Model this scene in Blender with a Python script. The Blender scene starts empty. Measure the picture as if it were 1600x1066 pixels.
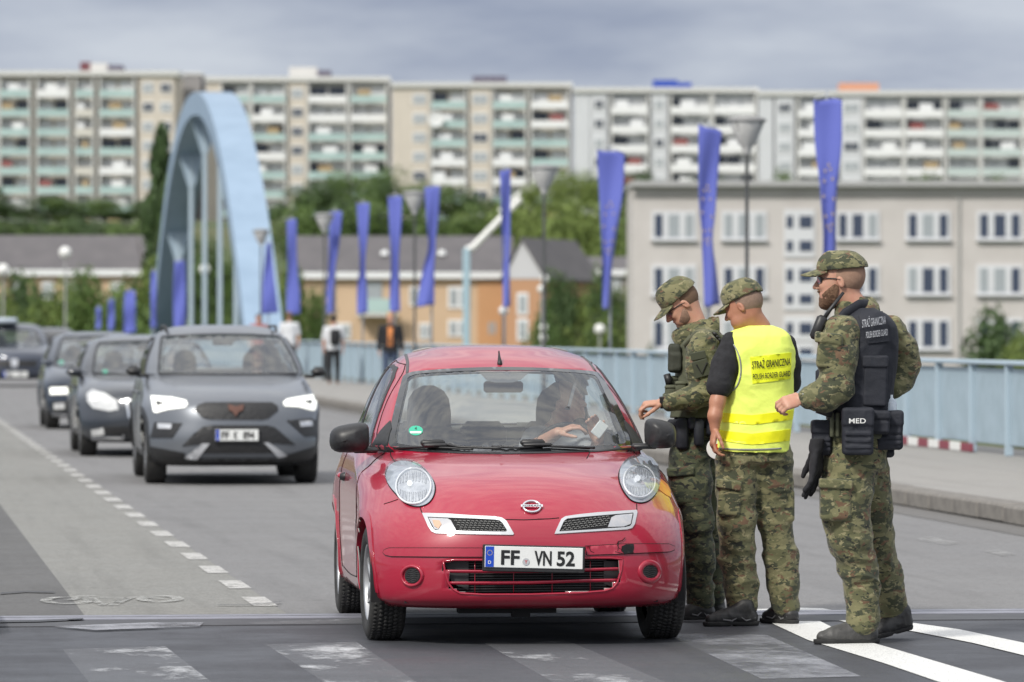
import bpy, math, random
import numpy as np
import openvdb
from math import radians, sin, cos, tan, pi, sqrt, atan2
from mathutils import Vector, Matrix, Euler
from mathutils.bvhtree import BVHTree
from mathutils.geometry import delaunay_2d_cdt
random.seed(7)
S = bpy.context.scene
COL = S.collection
# ------------------------------------------------------------------ camera
F, CX, YH, CAMH, TH = 8000.0, 800.0, 512.0, 1.62, radians(7.2)
FWD = Vector((sin(TH), cos(TH), 0)); RGT = Vector((cos(TH), -sin(TH), 0)); UP = Vector((0, 0, 1))
CAM = Vector((0, 0, CAMH))
cd = bpy.data.cameras.new('camera'); cam = bpy.data.objects.new('camera', cd); COL.objects.link(cam)
cam.location = CAM; cam.rotation_euler = (radians(90), 0, -TH)
cd.sensor_width = 36; cd.lens = F / 1600 * 36; cd.shift_y = -21 / 1600
cd.clip_start = 0.5; cd.clip_end = 6000
cd.dof.use_dof = True; cd.dof.focus_distance = 26.8; cd.dof.aperture_fstop = 4.1; cd.dof.aperture_blades = 9
S.camera = cam
# ------------------------------------------------------------------ sky, sun, exposure
SUN_EL, SUN_AZ = radians(42), radians(215)
W = bpy.data.worlds.new('World'); S.world = W; W.use_nodes = True
def sky_nodes():
    nt = W.node_tree; N = nt.nodes; L = nt.links; N.clear()
    out = N.new('ShaderNodeOutputWorld'); bg = N.new('ShaderNodeBackground')
    tc = N.new('ShaderNodeTexCoord'); sep = N.new('ShaderNodeSeparateXYZ')
    L.new(tc.outputs['Generated'], sep.inputs[0])
    sky = N.new('ShaderNodeTexSky'); sky.sky_type = 'NISHITA'; sky.sun_disc = False
    sky.sun_elevation = SUN_EL; sky.sun_rotation = SUN_AZ
    sc = N.new('ShaderNodeVectorMath'); sc.operation = 'MULTIPLY'; sc.inputs[1].default_value = (3.0, 3.0, 11.0)
    L.new(tc.outputs['Generated'], sc.inputs[0])
    nz = N.new('ShaderNodeTexNoise'); nz.inputs['Scale'].default_value = 3.4; nz.inputs['Detail'].default_value = 5
    nz.inputs['Roughness'].default_value = 0.55
    L.new(sc.outputs[0], nz.inputs['Vector'])
    cr = N.new('ShaderNodeValToRGB')
    cr.color_ramp.elements[0].position = 0.36; cr.color_ramp.elements[0].color = (0.30, 0.345, 0.465, 1)
    cr.color_ramp.elements[1].position = 0.64; cr.color_ramp.elements[1].color = (0.58, 0.625, 0.70, 1)
    L.new(nz.outputs['Fac'], cr.inputs[0])
    # paler low, greyer-blue a little higher, bright overcast overhead
    er = N.new('ShaderNodeValToRGB'); e = er.color_ramp
    e.elements[0].position = 0.0; e.elements[0].color = (.86, .86, .84, 1)
    e.elements[1].position = 1.0; e.elements[1].color = (2.55, 2.3, 1.95, 1)
    for p, c in ((0.03, (1.0, .99, .96, 1)), (0.062, (0.80, 0.80, 0.82, 1)), (0.14, (.95, .93, .9, 1)), (0.45, (1.75, 1.65, 1.45, 1))):
        q = e.elements.new(p); q.color = c
    L.new(sep.outputs['Z'], er.inputs[0])
    mu = N.new('ShaderNodeMix'); mu.data_type = 'RGBA'; mu.blend_type = 'MULTIPLY'; mu.inputs['Factor'].default_value = 1
    L.new(cr.outputs[0], mu.inputs['A']); L.new(er.outputs[0], mu.inputs['B'])
    sm = N.new('ShaderNodeMix'); sm.data_type = 'RGBA'; sm.blend_type = 'MULTIPLY'; sm.inputs['Factor'].default_value = 1
    sm.inputs['B'].default_value = (0.07, 0.07, 0.07, 1); L.new(sky.outputs[0], sm.inputs['A'])
    mx = N.new('ShaderNodeMix'); mx.data_type = 'RGBA'; mx.inputs['Factor'].default_value = 0.9
    L.new(sm.outputs['Result'], mx.inputs['A']); L.new(mu.outputs['Result'], mx.inputs['B'])
    L.new(mx.outputs['Result'], bg.inputs['Color']); bg.inputs['Strength'].default_value = 1.0
    L.new(bg.outputs[0], out.inputs[0])
sky_nodes()
sl = bpy.data.lights.new('sun', 'SUN'); sl.energy = 2.6; sl.angle = radians(8); sl.color = (1.0, 0.96, 0.88)
sun = bpy.data.objects.new('sun', sl); COL.objects.link(sun)
_az = radians(222)   # where the light comes from, clockwise from +Y: behind the camera, to its left
_sd = Vector((sin(_az) * cos(SUN_EL), cos(_az) * cos(SUN_EL), sin(SUN_EL)))
sun.rotation_euler = (-_sd).to_track_quat('-Z', 'Y').to_euler()
for n_ in W.node_tree.nodes:
    if n_.type == 'TEX_SKY': n_.sun_rotation = _az
S.view_settings.view_transform = 'Standard'; S.view_settings.look = 'None'
S.view_settings.exposure = 0.3; S.view_settings.gamma = 1.0; S.view_settings.use_curve_mapping = False
S.cycles.use_denoising = True
S.cycles.max_bounces = 8; S.cycles.transparent_max_bounces = 16
# ------------------------------------------------------------------ placing helpers
def at(px, py, D): return CAM + FWD * D + RGT * ((px - CX) / F * D) + UP * ((YH - py) / F * D)
def ground(px, py, z=0.0):
    D = F * (CAMH - z) / (py - YH)
    p = at(px, py, D); p.z = z
    return p
def xy(X, D, z=0.0):
    p = FWD * D + RGT * X; p.z = z
    return p
# ------------------------------------------------------------------ object helpers
def link(o, parent=None):
    COL.objects.link(o)
    if parent is not None: o.parent = parent
    return o
def mk(name, v, f, mat, parent=None, smooth=False, loc=None, kind=None, mids=None):
    me = bpy.data.meshes.new(name)
    me.from_pydata([tuple(map(float, p)) for p in v], [], [tuple(int(i) for i in q) for q in f])
    if isinstance(mat, (list, tuple)):
        for m in mat: me.materials.append(m)
        if mids is not None: me.polygons.foreach_set('material_index', mids)
    else: me.materials.append(mat)
    if smooth: me.polygons.foreach_set('use_smooth', [True] * len(me.polygons))
    me.update()
    o = bpy.data.objects.new(name, me)
    if loc is not None: o.location = loc
    if kind: o['kind'] = kind
    return link(o, parent)
def root(name, label, cat, loc=(0, 0, 0), rz=0.0, group=None):
    o = bpy.data.objects.new(name, None); o.empty_display_size = 0.2
    COL.objects.link(o); o.location = loc; o.rotation_euler = (0, 0, rz)
    return tag(o, label, cat, group)
def tag(o, label=None, cat=None, group=None):
    if label: o['label'] = label
    if cat: o['category'] = cat
    if group: o['group'] = group
    return o
def copy_tree(o, parent=None):
    c = o.copy(); COL.objects.link(c)
    if parent is not None: c.parent = parent
    for ch in list(o.children): copy_tree(ch, c)
    return c
class MB:
    """collects simple solids, then becomes one mesh"""
    def __init__(s): s.v = []; s.f = []; s.m = []; s.cm = 0
    def add(s, v, f):
        n = len(s.v); s.v += [Vector(p) for p in v]
        for q in f: s.f.append([n + i for i in q]); s.m.append(s.cm)
        return s
    def box(s, c, d, rz=0.0, M=None):
        x, y, z = d[0] / 2, d[1] / 2, d[2] / 2
        V = [Vector((a * x, b * y, e * z)) for e in (-1, 1) for a, b in ((-1, -1), (1, -1), (1, 1), (-1, 1))]
        R = M if M is not None else Matrix.Rotation(rz, 3, 'Z')
        return s.add([R @ p + Vector(c) for p in V], [(3, 2, 1, 0), (4, 5, 6, 7), (0, 1, 5, 4), (1, 2, 6, 5), (2, 3, 7, 6), (3, 0, 4, 7)])
    def rbox(s, c, d, r=0.01, M=None):
        """box with chamfered edges"""
        x, y, z = d[0] / 2, d[1] / 2, d[2] / 2; r = min(r, x * .9, y * .9, z * .9)
        V = []; idx = {}
        for a in (-1, 1):
            for b in (-1, 1):
                for e in (-1, 1):
                    for k, p in enumerate(((a * x, b * (y - r), e * (z - r)), (a * (x - r), b * y, e * (z - r)), (a * (x - r), b * (y - r), e * z))):
                        idx[(a, b, e, k)] = len(V); V.append(Vector(p))
        Fs = []
        def q(*k): Fs.append([idx[i] for i in k])
        for a in (-1, 1):
            q((a, -1, -1, 0), (a, 1, -1, 0), (a, 1, 1, 0), (a, -1, 1, 0))
            q((-1, a, -1, 1), (1, a, -1, 1), (1, a, 1, 1), (-1, a, 1, 1))
            q((-1, -1, a, 2), (1, -1, a, 2), (1, 1, a, 2), (-1, 1, a, 2))
            for b in (-1, 1):
                q((a, b, -1, 0), (a, b, 1, 0), (a, b, 1, 1), (a, b, -1, 1))
                q((a, -1, b, 0), (a, 1, b, 0), (a, 1, b, 2), (a, -1, b, 2))
                q((-1, a, b, 1), (1, a, b, 1), (1, a, b, 2), (-1, a, b, 2))
                for e in (-1, 1): q((a, b, e, 0), (a, b, e, 1), (a, b, e, 2))
        out = []
        for f in Fs:
            cc = sum((V[i] for i in f), Vector()) / len(f)
            n = (V[f[1]] - V[f[0]]).cross(V[f[2]] - V[f[0]])
            out.append(f if n.dot(cc) > 0 else f[::-1])
        R = M if M is not None else Matrix.Identity(3)
        return s.add([R @ p + Vector(c) for p in V], out)
    def tube(s, pts, r, n=8, caps=True, sx=1.0):
        pts = [Vector(p) for p in pts]; N = len(pts)
        rs = r if isinstance(r, (list, tuple)) else [r] * N
        V = []; up = None
        for i, p in enumerate(pts):
            t = (pts[min(i + 1, N - 1)] - pts[max(i - 1, 0)])
            t = t.normalized() if t.length > 1e-9 else Vector((0, 0, 1))
            if up is None: up = t.orthogonal().normalized()
            up = (up - t * up.dot(t)); up = up.normalized() if up.length > 1e-6 else t.orthogonal().normalized()
            b = t.cross(up)
            for k in range(n):
                a = 2 * pi * k / n
                V.append(p + (up * cos(a) + b * sin(a) * sx) * rs[i])
        Fs = [(i * n + k, i * n + (k + 1) % n, (i + 1) * n + (k + 1) % n, (i + 1) * n + k) for i in range(N - 1) for k in range(n)]
        if caps: Fs += [tuple(range(n))[::-1], tuple(range((N - 1) * n, N * n))]
        return s.add(V, Fs)
    def lathe(s, prof, c=(0, 0, 0), n=16, M=None):
        """prof: (r, z) list, revolved round z"""
        V = []
        R = M if M is not None else Matrix.Identity(3)
        for r, z in prof:
            for k in range(n):
                a = 2 * pi * k / n; V.append(R @ Vector((r * cos(a), r * sin(a), z)) + Vector(c))
        Fs = [(i * n + k, i * n + (k + 1) % n, (i + 1) * n + (k + 1) % n, (i + 1) * n + k) for i in range(len(prof) - 1) for k in range(n)]
        return s.add(V, Fs)
    def poly(s, pts, z0, z1):
        """vertical prism over a ground polygon"""
        n = len(pts); V = [Vector((p[0], p[1], z0)) for p in pts] + [Vector((p[0], p[1], z1)) for p in pts]
        ar = sum(pts[i][0] * pts[(i + 1) % n][1] - pts[(i + 1) % n][0] * pts[i][1] for i in range(n))
        if ar < 0: V = [V[n - 1 - i] for i in range(n)] + [V[2 * n - 1 - i] for i in range(n)]
        return s.add(V, [tuple(range(n))[::-1], tuple(range(n, 2 * n))] + [(i, (i + 1) % n, n + (i + 1) % n, n + i) for i in range(n)])
    def obj(s, name, mat, parent=None, smooth=False, loc=None, kind=None):
        return mk(name, s.v, s.f, mat, parent, smooth, loc, kind, s.m if isinstance(mat, (list, tuple)) else None)
def fix_normals(o):
    import bmesh
    bm = bmesh.new(); bm.from_mesh(o.data); bmesh.ops.recalc_face_normals(bm, faces=bm.faces); bm.to_mesh(o.data); bm.free()
    return o
# ------------------------------------------------------------------ materials
MATS = {}
def mat(name, col, rough=0.6, metal=0.0, coat=0.0, emit=None, estr=0.0, spec=0.5, noise=None, bump=None, sheen=0.0, coat_r=0.03):
    """noise=(scale, second colour, amount) ; bump=(scale, strength, distance)"""
    if name in MATS: return MATS[name]
    m = bpy.data.materials.new(name); m.use_nodes = True
    nt = m.node_tree; b = nt.nodes['Principled BSDF']
    b.inputs['Base Color'].default_value = (*col, 1); b.inputs['Roughness'].default_value = rough
    b.inputs['Metallic'].default_value = metal; b.inputs['Coat Weight'].default_value = coat; b.inputs['Coat Roughness'].default_value = coat_r
    b.inputs['Specular IOR Level'].default_value = spec; b.inputs['Sheen Weight'].default_value = sheen
    if emit: b.inputs['Emission Color'].default_value = (*emit, 1); b.inputs['Emission Strength'].default_value = estr
    tc = nt.nodes.new('ShaderNodeTexCoord')
    if noise:
        n = nt.nodes.new('ShaderNodeTexNoise'); n.inputs['Scale'].default_value = noise[0]; n.inputs['Detail'].default_value = 6
        n.inputs['Roughness'].default_value = 0.6
        nt.links.new(tc.outputs['Object'], n.inputs['Vector'])
        r = nt.nodes.new('ShaderNodeMapRange'); r.inputs['From Min'].default_value = 0.35; r.inputs['From Max'].default_value = 0.68
        r.inputs['To Max'].default_value = noise[2]
        nt.links.new(n.outputs['Fac'], r.inputs['Value'])
        x = nt.nodes.new('ShaderNodeMix'); x.data_type = 'RGBA'
        x.inputs['A'].default_value = (*col, 1); x.inputs['B'].default_value = (*noise[1], 1)
        nt.links.new(r.outputs[0], x.inputs['Factor']); nt.links.new(x.outputs['Result'], b.inputs['Base Color'])
    if bump:
        n = nt.nodes.new('ShaderNodeTexNoise'); n.inputs['Scale'].default_value = bump[0]; n.inputs['Detail'].default_value = 4
        nt.links.new(tc.outputs['Object'], n.inputs['Vector'])
        bp = nt.nodes.new('ShaderNodeBump'); bp.inputs['Strength'].default_value = bump[1]; bp.inputs['Distance'].default_value = bump[2]
        nt.links.new(n.outputs['Fac'], bp.inputs['Height']); nt.links.new(bp.outputs[0], b.inputs['Normal'])
    MATS[name] = m
    return m
def glass_mat(name, tint=(0.8, 0.86, 0.84), rough=0.0, f0=0.05, body=0.0, bcol=(0.3, 0.33, 0.36)):
    if name in MATS: return MATS[name]
    m = bpy.data.materials.new(name); m.use_nodes = True
    nt = m.node_tree; N = nt.nodes; L = nt.links; N.clear()
    out = N.new('ShaderNodeOutputMaterial'); tr = N.new('ShaderNodeBsdfTransparent'); gl = N.new('ShaderNodeBsdfGlossy')
    tr.inputs[0].default_value = (*tint, 1); gl.inputs['Roughness'].default_value = rough
    lw = N.new('ShaderNodeFresnel'); ge = N.new('ShaderNodeNewGeometry'); io = N.new('ShaderNodeMapRange')   # a thin pane reflects alike from both sides
    io.inputs[3].default_value = 1.5; io.inputs[4].default_value = 1 / 1.5; L.new(ge.outputs['Backfacing'], io.inputs[0]); L.new(io.outputs[0], lw.inputs['IOR'])
    ad = N.new('ShaderNodeMath'); ad.operation = 'ADD'; ad.inputs[1].default_value = f0; L.new(lw.outputs[0], ad.inputs[0])
    mx = N.new('ShaderNodeMixShader'); L.new(ad.outputs[0], mx.inputs[0]); L.new(gl.outputs[0], mx.inputs[2])
    if body > 0:   # a small share of flat diffuse colour mixed into the pane
        df = N.new('ShaderNodeBsdfDiffuse'); df.inputs[0].default_value = (*bcol, 1)
        m2 = N.new('ShaderNodeMixShader'); m2.inputs[0].default_value = body
        L.new(tr.outputs[0], m2.inputs[1]); L.new(df.outputs[0], m2.inputs[2]); L.new(m2.outputs[0], mx.inputs[1])
    else: L.new(tr.outputs[0], mx.inputs[1])
    L.new(mx.outputs[0], out.inputs[0])
    MATS[name] = m
    return m
# ------------------------------------------------------------------ curves and noise
def pchip(x, y, xq):
    x = np.asarray(x, float); y = np.asarray(y, float); xq = np.clip(np.asarray(xq, float), x[0], x[-1])
    h = np.diff(x); d = np.diff(y) / h; n = len(x); m = np.zeros(n)
    for i in range(1, n - 1):
        if d[i - 1] * d[i] > 0:
            w1 = 2 * h[i] + h[i - 1]; w2 = h[i] + 2 * h[i - 1]
            m[i] = (w1 + w2) / (w1 / d[i - 1] + w2 / d[i])
    m[0] = d[0]; m[-1] = d[-1]
    k = np.clip(np.searchsorted(x, xq) - 1, 0, n - 2); t = (xq - x[k]) / h[k]
    return (y[k] * (2 * t**3 - 3 * t**2 + 1) + m[k] * h[k] * (t**3 - 2 * t**2 + t) + y[k + 1] * (-2 * t**3 + 3 * t**2) + m[k + 1] * h[k] * (t**3 - t**2))
def crom(pts, n=6, closed=True):
    """smooth closed or open curve through points"""
    P = [Vector(p) for p in pts]; N = len(P); out = []
    rng = range(N) if closed else range(N - 1)
    for i in rng:
        if closed: a, b, c, d = P[(i - 1) % N], P[i], P[(i + 1) % N], P[(i + 2) % N]
        else: a, b, c, d = P[max(i - 1, 0)], P[i], P[i + 1], P[min(i + 2, N - 1)]
        for k in range(n):
            t = k / n
            out.append(0.5 * ((2 * b) + (c - a) * t + (2 * a - 5 * b + 4 * c - d) * t * t + (3 * b - a - 3 * c + d) * t**3))
    if not closed: out.append(P[-1])
    return out
_rs = np.random.RandomState(3); _LAT = _rs.rand(32, 32, 32).astype(np.float32)
def vnoise(P):
    P = np.asarray(P, np.float32); i = np.floor(P).astype(int); f = P - i; f = f * f * (3 - 2 * f); i &= 31; j = (i + 1) & 31
    x0, y0, z0 = i.T; x1, y1, z1 = j.T; fx, fy, fz = f.T
    L = _LAT
    a = L[x0, y0, z0] * (1 - fx) + L[x1, y0, z0] * fx; b = L[x0, y1, z0] * (1 - fx) + L[x1, y1, z0] * fx
    c = L[x0, y0, z1] * (1 - fx) + L[x1, y0, z1] * fx; d = L[x0, y1, z1] * (1 - fx) + L[x1, y1, z1] * fx
    return (a * (1 - fy) + b * fy) * (1 - fz) + (c * (1 - fy) + d * fy) * fz
# ------------------------------------------------------------------ patches laid on a surface
def inside(poly, x, y):
    c = False; n = len(poly); j = n - 1
    for i in range(n):
        xi, yi = poly[i][0], poly[i][1]; xj, yj = poly[j][0], poly[j][1]
        if (yi > y) != (yj > y) and x < (xj - xi) * (y - yi) / (yj - yi) + xi: c = not c
        j = i
    return c
def resample(poly, step, closed=True):
    out = []; n = len(poly)
    for i in range(n if closed else n - 1):
        a = Vector(poly[i][:2]); b = Vector(poly[(i + 1) % n][:2]); k = max(1, int(math.ceil((b - a).length / step)))
        for j in range(k): out.append(a.lerp(b, j / k))
    if not closed: out.append(Vector(poly[-1][:2]))
    return out
def fill2d(outer, step, holes=()):
    loops = [resample(outer, step)] + [resample(h, step) for h in holes]
    pts = []; edges = []
    for lp in loops:
        s = len(pts); n = len(lp); pts += lp; edges += [(s + i, s + (i + 1) % n) for i in range(n)]
    xs = [p[0] for p in loops[0]]; ys = [p[1] for p in loops[0]]
    x = min(xs) + step * .5
    row = 0
    while x < max(xs):
        y = min(ys) + step * (.5 if row % 2 else .25)
        while y < max(ys):
            if inside(loops[0], x, y) and not any(inside(h, x, y) for h in loops[1:]):
                if min((Vector((x, y)) - p).length_squared for lp in loops for p in lp) > (step * .45)**2: pts.append(Vector((x, y)))
            y += step
        x += step * .87; row += 1
    r = delaunay_2d_cdt([Vector(p[:2]) for p in pts], edges, [], 0, 1e-7)
    V, Fc = r[0], r[2]; out = []
    for f in Fc:
        c = sum((V[i] for i in f), Vector((0, 0))) / len(f)
        if inside(loops[0], c[0], c[1]) and not any(inside(h, c[0], c[1]) for h in loops[1:]): out.append(list(f))
    return V, out
class Caster:
    """casts 2-D outlines onto a surface; proj(u, v) -> (origin, direction)"""
    def __init__(s, bvh, proj, V=None, Fc=None, VN=None): s.bvh = bvh; s.proj = proj; s.V = V; s.Fc = Fc; s.VN = VN
    def smooth_n(s, p, i):
        f = s.Fc[i]
        if s.VN is None or len(f) > 4: return None
        n = Vector((0, 0, 0))
        for k in f: n += s.VN[k] / ((s.V[k] - p).length + 1e-3)
        return n.normalized()
    def hit(s, u, v, off=0.0):
        o, d = s.proj(u, v)
        p, n, i, dist = s.bvh.ray_cast(o, d)
        if p is None:
            # graze: walk to the nearest surface point of the ray
            best = None
            m, nn, ii, dd = s.bvh.find_nearest(o + d * s.guess)
            q = o + d * (m - o).dot(d)
            m, nn, ii, dd = s.bvh.find_nearest(q)
            p, n, i = m, nn, ii
        if s.VN is not None: n = s.smooth_n(p, i) or n
        if n.dot(d) > 0: n = -n
        return p + n * off, n
    guess = 27.0
    def patch(s, name, outer, off, mat_, parent, step, holes=(), depth=0.006, bulge=0.0, smooth=True):
        V2, Fc = fill2d(outer, step, holes)
        P = []; Nn = []
        cx = sum(p[0] for p in V2) / len(V2); cy = sum(p[1] for p in V2) / len(V2)
        edge = [Vector(p[:2]) for p in resample(outer, step)]
        mxd = max(min((v - e).length for e in edge) for v in V2) if bulge else 1
        for v in V2:
            o = off
            if bulge:
                d = min((v - e).length for e in edge) / mxd
                o += bulge * (1 - (1 - min(1, d))**2)
            p, n = s.hit(v[0], v[1], o); P.append(p); Nn.append(n)
        o_, d_ = s.proj(cx, cy)
        out = []
        for f in Fc:
            n = (P[f[1]] - P[f[0]]).cross(P[f[2]] - P[f[0]])
            out.append(f if n.dot(Nn[f[0]]) > 0 else f[::-1])
        # skirt down into the body
        cnt = {}
        for f in out:
            for i in range(len(f)):
                a, b = f[i], f[(i + 1) % len(f)]
                if (b, a) in cnt: del cnt[(b, a)]
                else: cnt[(a, b)] = 1
        if depth > 0:
            mp = {}
            for (a, b) in list(cnt):
                for k in (a, b):
                    if k not in mp: mp[k] = len(P); P.append(P[k].copy()); Nn.append(Nn[k]); P.append(P[k] - Nn[k] * depth); Nn.append(Nn[k])
                out.append([mp[b], mp[a], mp[a] + 1, mp[b] + 1])
        return mk(name, P, out, mat_, parent, smooth)
    def line(s, name, pts, r, mat_, parent, off=0.0, step=6.0, n=6, build=True, mb=None):
        P = [s.hit(p[0], p[1], off)[0] for p in resample(pts, step, closed=False)]
        m = mb or MB(); m.tube(P, r, n)
        return m.obj(name, mat_, parent, True) if build and mb is None else m
def vert_normals(V, Fc):
    VN = [Vector((0, 0, 0)) for _ in V]
    for f in Fc:
        if len(f) > 4: continue
        n = (V[f[1]] - V[f[0]]).cross(V[f[3]] - V[f[0]]) + (V[f[3]] - V[f[2]]).cross(V[f[1]] - V[f[2]])
        for k in f: VN[k] += n
    return [n.normalized() for n in VN]
def px_proj(Minv):
    o = Minv @ CAM; R = Minv.to_3x3()
    def f(u, v): return o, (R @ (FWD + RGT * ((u - CX) / F) + UP * ((YH - v) / F))).normalized()
    return f
def crop(x0, y0, sc): return lambda *pts: [(x0 + a / sc, y0 + b / sc) for a, b in pts]
# ------------------------------------------------------------------ lettering
_FONT = None
def text_mesh(txt, h, w=None, bold=0.0, sx=1.0):
    """flat triangulated letters centred on the origin, x right, y up; h = capital height"""
    c = bpy.data.curves.new('lettering', 'FONT'); c.body = txt; c.size = 1; c.offset = bold; c.resolution_u = 4
    c.align_x = 'LEFT'
    o = bpy.data.objects.new('lettering', c); COL.objects.link(o)
    dg = bpy.context.evaluated_depsgraph_get(); me = bpy.data.meshes.new_from_object(o.evaluated_get(dg))
    V = [v.co.copy() for v in me.vertices]; Fc = [list(p.vertices) for p in me.polygons]
    bpy.data.objects.remove(o); bpy.data.curves.remove(c); bpy.data.meshes.remove(me)
    x0 = min(v.x for v in V); x1 = max(v.x for v in V); k = h / 0.729
    kx = (w / (x1 - x0)) if w else k * sx
    return [Vector(((v.x - (x0 + x1) / 2) * kx, (v.y - 0.3645) * k, 0)) for v in V], Fc
def put_text(name, txt, h, w, place, mat_, parent, bold=0.0):
    """place(x, y) -> point in parent's space"""
    V, Fc = text_mesh(txt, h, w, bold)
    return mk(name, [place(v.x, v.y) for v in V], Fc, mat_, parent)
# ------------------------------------------------------------------ shared materials
M_blk = mat('black_plastic', (0.014, 0.014, 0.015), 0.45, noise=(60, (0.03, 0.03, 0.032), .7))
M_blk2 = mat('matt_black', (0.006, 0.006, 0.007), 0.8)
M_gap = mat('panel_gap', (0.004, 0.002, 0.002), 0.9)
M_tyre = mat('tyre_rubber', (0.016, 0.016, 0.017), 0.75, noise=(18, (0.045, 0.043, 0.04), .8), bump=(90, .4, .004))
M_alloy = mat('silver_rim', (0.55, 0.55, 0.56), 0.35, 0.8)
M_chrome = mat('chrome', (0.78, 0.79, 0.81), 0.2, 1.0)
M_lens = glass_mat('lamp_lens', (0.97, 0.98, 1.0), 0.0, 0.0)
M_refl = mat('lamp_reflector', (0.54, 0.56, 0.58), 0.22, 0.1, noise=(16, (0.30, 0.32, 0.35), .9), bump=(14, .3, .01))
M_white = mat('white_enamel', (0.75, 0.75, 0.73), 0.4)
M_plate = mat('plate_white', (0.74, 0.75, 0.74), 0.35, noise=(9, (0.6, 0.6, 0.58), .5))
M_eu = mat('plate_blue', (0.01, 0.06, 0.45), 0.35)
M_ink = mat('plate_ink', (0.012, 0.012, 0.012), 0.4)
M_seat = mat('seat_cloth', (0.085, 0.085, 0.092), 0.9, noise=(40, (0.09, 0.09, 0.095), .6))
M_dash = mat('dashboard', (0.035, 0.035, 0.038), 0.7)
M_lining = mat('cabin_lining', (0.30, 0.30, 0.29), 0.9)
M_orange = mat('indicator_orange', (0.75, 0.22, 0.04), 0.3)
M_drl = mat('lit_lamp', (0.9, 0.92, 0.9), 0.3, emit=(1.0, 0.98, 0.86), estr=.6)
mat('badge_green', (0.04, 0.42, 0.27), .5); mat('hair_dark', (.035, .025, .02), .9); mat('hair_brown', (.15, .09, .06), .9, noise=(60, (.16, .10, .06), .8))
# ================================================================== materials of the ground
def asphalt(name, c1, c2, speck=0.35, rough=0.85, patch=0.5, grain=160, wet=0.0, streak=0.0):
    m = bpy.data.materials.new(name); m.use_nodes = True
    nt = m.node_tree; N = nt.nodes; L = nt.links; b = N['Principled BSDF']
    tc = N.new('ShaderNodeTexCoord')
    def noise(sc, det=5, scale=(1, 1, 1), ro=.6):
        mp = N.new('ShaderNodeMapping'); mp.inputs['Scale'].default_value = scale; L.new(tc.outputs['Object'], mp.inputs[0])
        n = N.new('ShaderNodeTexNoise'); n.inputs['Scale'].default_value = sc; n.inputs['Detail'].default_value = det; n.inputs['Roughness'].default_value = ro
        L.new(mp.outputs[0], n.inputs['Vector']); return n
    def rng(n, a, b_, lo, hi):
        r = N.new('ShaderNodeMapRange'); r.inputs[1].default_value = a; r.inputs[2].default_value = b_; r.inputs[3].default_value = lo; r.inputs[4].default_value = hi
        L.new(n.outputs[0], r.inputs[0]); return r
    def mix(f, a, bcol, blend='MIX'):
        x = N.new('ShaderNodeMix'); x.data_type = 'RGBA'; x.blend_type = blend
        if isinstance(f, float): x.inputs['Factor'].default_value = f
        else: L.new(f.outputs[0], x.inputs['Factor'])
        for k, v in (('A', a), ('B', bcol)):
            if isinstance(v, tuple): x.inputs[k].default_value = (*v, 1)
            else: L.new(v, x.inputs[k])
        return x.outputs['Result']
    big = rng(noise(.35, 6, (1.6, .5, 1)), .38, .64, 0, patch)
    base = mix(big, c1, c2)
    g = rng(noise(grain, 3, ro=.8), .42, .66, 0, speck)
    base = mix(g, base, tuple(min(1, c * 2.6 + .03) for c in c1))
    g2 = rng(noise(grain * .6, 3, ro=.8), .55, .75, 0, speck)
    base = mix(g2, base, tuple(c * .3 for c in c1))
    g3 = rng(noise(26, 6, (1, .45, 1), .75), .40, .66, 0, speck * .75)
    base = mix(g3, base, tuple(c * 1.55 for c in c1))
    g4 = rng(noise(17, 6, (1, .5, 1), .75), .48, .72, 0, speck * .8)
    base = mix(g4, base, tuple(c * .55 for c in c1))
    tr = rng(noise(1.1, 5, (3.2, .16, 1)), .5, .72, 0, .35)        # darker wheel tracks along the road
    base = mix(tr, base, tuple(c * .62 for c in c1))
    st = rng(noise(5, 5), .66, .72, 0, .4); base = mix(st, base, tuple(c * .5 for c in c1))
    L.new(base, b.inputs['Base Color'])
    r = rng(noise(1.3, 4), .4, .65, rough - .14 - wet, rough)
    L.new(r.outputs[0], b.inputs['Roughness'])
    bp = N.new('ShaderNodeBump'); bp.inputs['Strength'].default_value = .7; bp.inputs['Distance'].default_value = .006
    L.new(noise(grain, 2, ro=.7).outputs[0], bp.inputs['Height']); L.new(bp.outputs[0], b.inputs['Normal'])
    MATS[name] = m
    return m
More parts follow.
